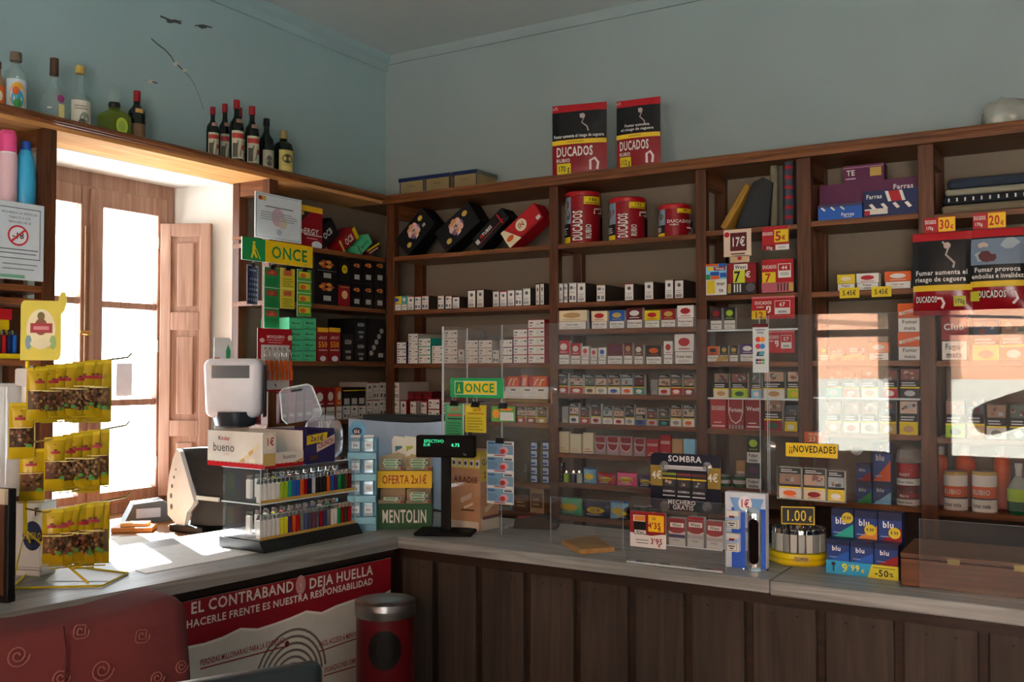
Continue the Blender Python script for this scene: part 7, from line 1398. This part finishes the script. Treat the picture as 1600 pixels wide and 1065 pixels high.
# dark chair top at the lower edge
A = CAM+ray(312, 1062)*1.28; B = CAM+ray(503, 1031)*1.33; dB = B-A
dc = empty('black_chair', 'black padded chair whose top edge shows below the poster', 'chair', (A.x, A.y, 0), math.atan2(dB.y, dB.x)); wD = math.hypot(dB.x, dB.y); zA, zB = A.z, B.z
b = MB(); bm = bmesh.new(); bmesh.ops.create_cube(bm, size=1)
for v in bm.verts:
    f = v.co.x+.5; v.co = Vector((-.22+f*(wD+.22), v.co.y*.04, (zA+(zB-zA)*(-.22+f*(wD+.22))/wD) if v.co.z > 0 else zA-.42))
bmesh.ops.bevel(bm, geom=bm.edges[:], offset=.014, segments=4, affect='EDGES', profile=.5); bm.verts.index_update()
b.add([v.co[:] for v in bm.verts], [[v.index for v in f.verts] for f in bm.faces], M('#1a2226', .3), True); bm.free(); b.obj('backrest', dc)
MB().box(-.2, -.46, .46, wD, -.06, .53, M('#1a2024', .45), .02).obj('seat', dc); MB().cyl((-.04, -.25, .06), (-.04, -.25, .46), .025, STEEL).obj('column', dc); MB().box(-.08, -.05, .48, 0, -.021, zA-.36, M('#1a2024', .4)).obj('back_bar', dc)
for k in range(5): a = 2*math.pi*k/5; MB().tube([(-.04, -.25, .08), (-.04+.22*math.cos(a), -.25+.22*math.sin(a), .02)], .016, M('#15171a', .4)).obj('base_arm', dc)

# ================================================================== THE PHOTOGRAPHER, seen mirrored in the large screen
def skin(nodes, edges, mat, levels=1):
    me = bpy.data.meshes.new('figure'); me.from_pydata([n[0] for n in nodes], edges, []); o = bpy.data.objects.new('figure', me); COL.objects.link(o)
    sk = o.modifiers.new('skin', 'SKIN'); sk.use_smooth_shade = True
    for i, n in enumerate(nodes): me.skin_vertices[0].data[i].radius = (n[1], n[2] if len(n) > 2 else n[1])
    me.skin_vertices[0].data[0].use_root = True
    ss = o.modifiers.new('sub', 'SUBSURF'); ss.levels = levels; ss.render_levels = levels
    me.materials.append(mat); return o
PB_ = (3.68, -5.02)
def pp_(x, y, z): return (PB_[0]+x, PB_[1]+y, z)
JK = M('#1c1a1c', .8); TR = M('#20242c', .8); SKN = M('#b08468', .5)
nd = [(pp_(0, 0, .98), .16, .12), (pp_(0, 0, 1.15), .155, .115), (pp_(0, .01, 1.34), .18, .12), (pp_(0, .01, 1.45), .1, .09), (pp_(0, .03, 1.52), .055, .055),
      (pp_(-.19, .01, 1.43), .11), (pp_(-.60, .10, 1.28), .105), (pp_(-.1, .24, 1.52), .05), (pp_(.19, .01, 1.43), .11), (pp_(.58, .10, 1.27), .1), (pp_(.17, .24, 1.52), .05),
      (pp_(-.1, 0, .9), .1), (pp_(-.11, .02, .5), .072), (pp_(-.12, -.01, .1), .05), (pp_(-.12, .12, .045), .045), (pp_(.1, 0, .9), .1), (pp_(.11, .02, .5), .072), (pp_(.12, -.01, .1), .05), (pp_(.12, .12, .045), .045)]
ed = [(0, 1), (1, 2), (2, 3), (3, 4), (3, 5), (5, 6), (6, 7), (3, 8), (8, 9), (9, 10), (0, 11), (11, 12), (12, 13), (13, 14), (0, 15), (15, 16), (16, 17), (17, 18)]
ph = skin(nd, ed, JK); ph.name = 'person'
tag(ph, 'person in dark clothes holding a camera up with both elbows out', 'person')
hd_ = MB(); bm = bmesh.new(); bmesh.ops.create_uvsphere(bm, u_segments=24, v_segments=16, radius=1)
for v in bm.verts:
    x, y, z = v.co; k = 1-.18*max(0, -z); v.co = Vector((x*.078*k, y*.098*k+(.012 if abs(x) < .25 and y > .7 and abs(z+.15) < .25 else 0), z*.118))
bm.verts.index_update(); hd_.add([v.co[:] for v in bm.verts], [[v.index for v in f.verts] for f in bm.faces], SKN, True); bm.free()
for sx in (-1, 1):
    hd_.lathe([(.001, -.011), (.011, 0), (.001, .011)], M('#e6e2dc'), (sx*.03, .086, .01), 10); hd_.tube([(sx*.079, -.01, .03), (sx*.088, -.02, .01), (sx*.079, -.012, -.03)], .008, SKN, 8)
hd_.tube([(0, .095, .02), (0, .112, -.02), (0, .096, -.028)], .009, SKN, 8); hd_.tube([(-.022, .088, -.058), (0, .093, -.06), (.022, .088, -.058)], .005, M('#8a4a44'), 6)
hdo = hd_.obj('head', ph, None, loc=pp_(0, .06, 1.655))
hr = MB(); hr.lathe([(.081, -.02), (.085, .03), (.075, .085), (.04, .118), (.0, .126)], M('#2a1c14', .7), n=24); hr.v = [(x, y*1.2-.016, z) for x, y, z in hr.v]; hr.obj('hair', ph, 'short dark hair', loc=pp_(0, .06, 1.655))
for sx, hx in ((-1, -.09), (1, .16)):
    base = Vector(pp_(hx, .27, 1.57)); b = MB(); b.lathe([(.02, -.04), (.034, -.02), (.036, .02), (.026, .045)], SKN, n=14); b.v = [(x*.6, y*1.1, z) for x, y, z in b.v]
    for k in range(4):
        z = .03-.02*k; L = (.045, .052, .05, .04)[k]; b.tube([(0, .03, z), (-sx*.004, .03+L*.5, z), (-sx*.022, .03+L*.75, z-.004)], .0085, SKN, 8)
    b.tube([(-sx*.01, 0, -.03), (-sx*.03, .02, -.035), (-sx*.045, .04, -.03)], .0095, SKN, 8)
    b.obj('hand', ph, 'bare hand', loc=base)
cm = empty('photo_camera', 'black photo camera held up in front of the face of the person', 'camera', pp_(.04, .29, 1.60))
MB().box(-.07, -.02, -.045, .07, .03, .045, M('black', .4), .008).obj('camera_body', cm); MB().cyl((0, .03, 0), (0, .075, 0), .036, M('charcoal', .3), 24).obj('lens', cm)
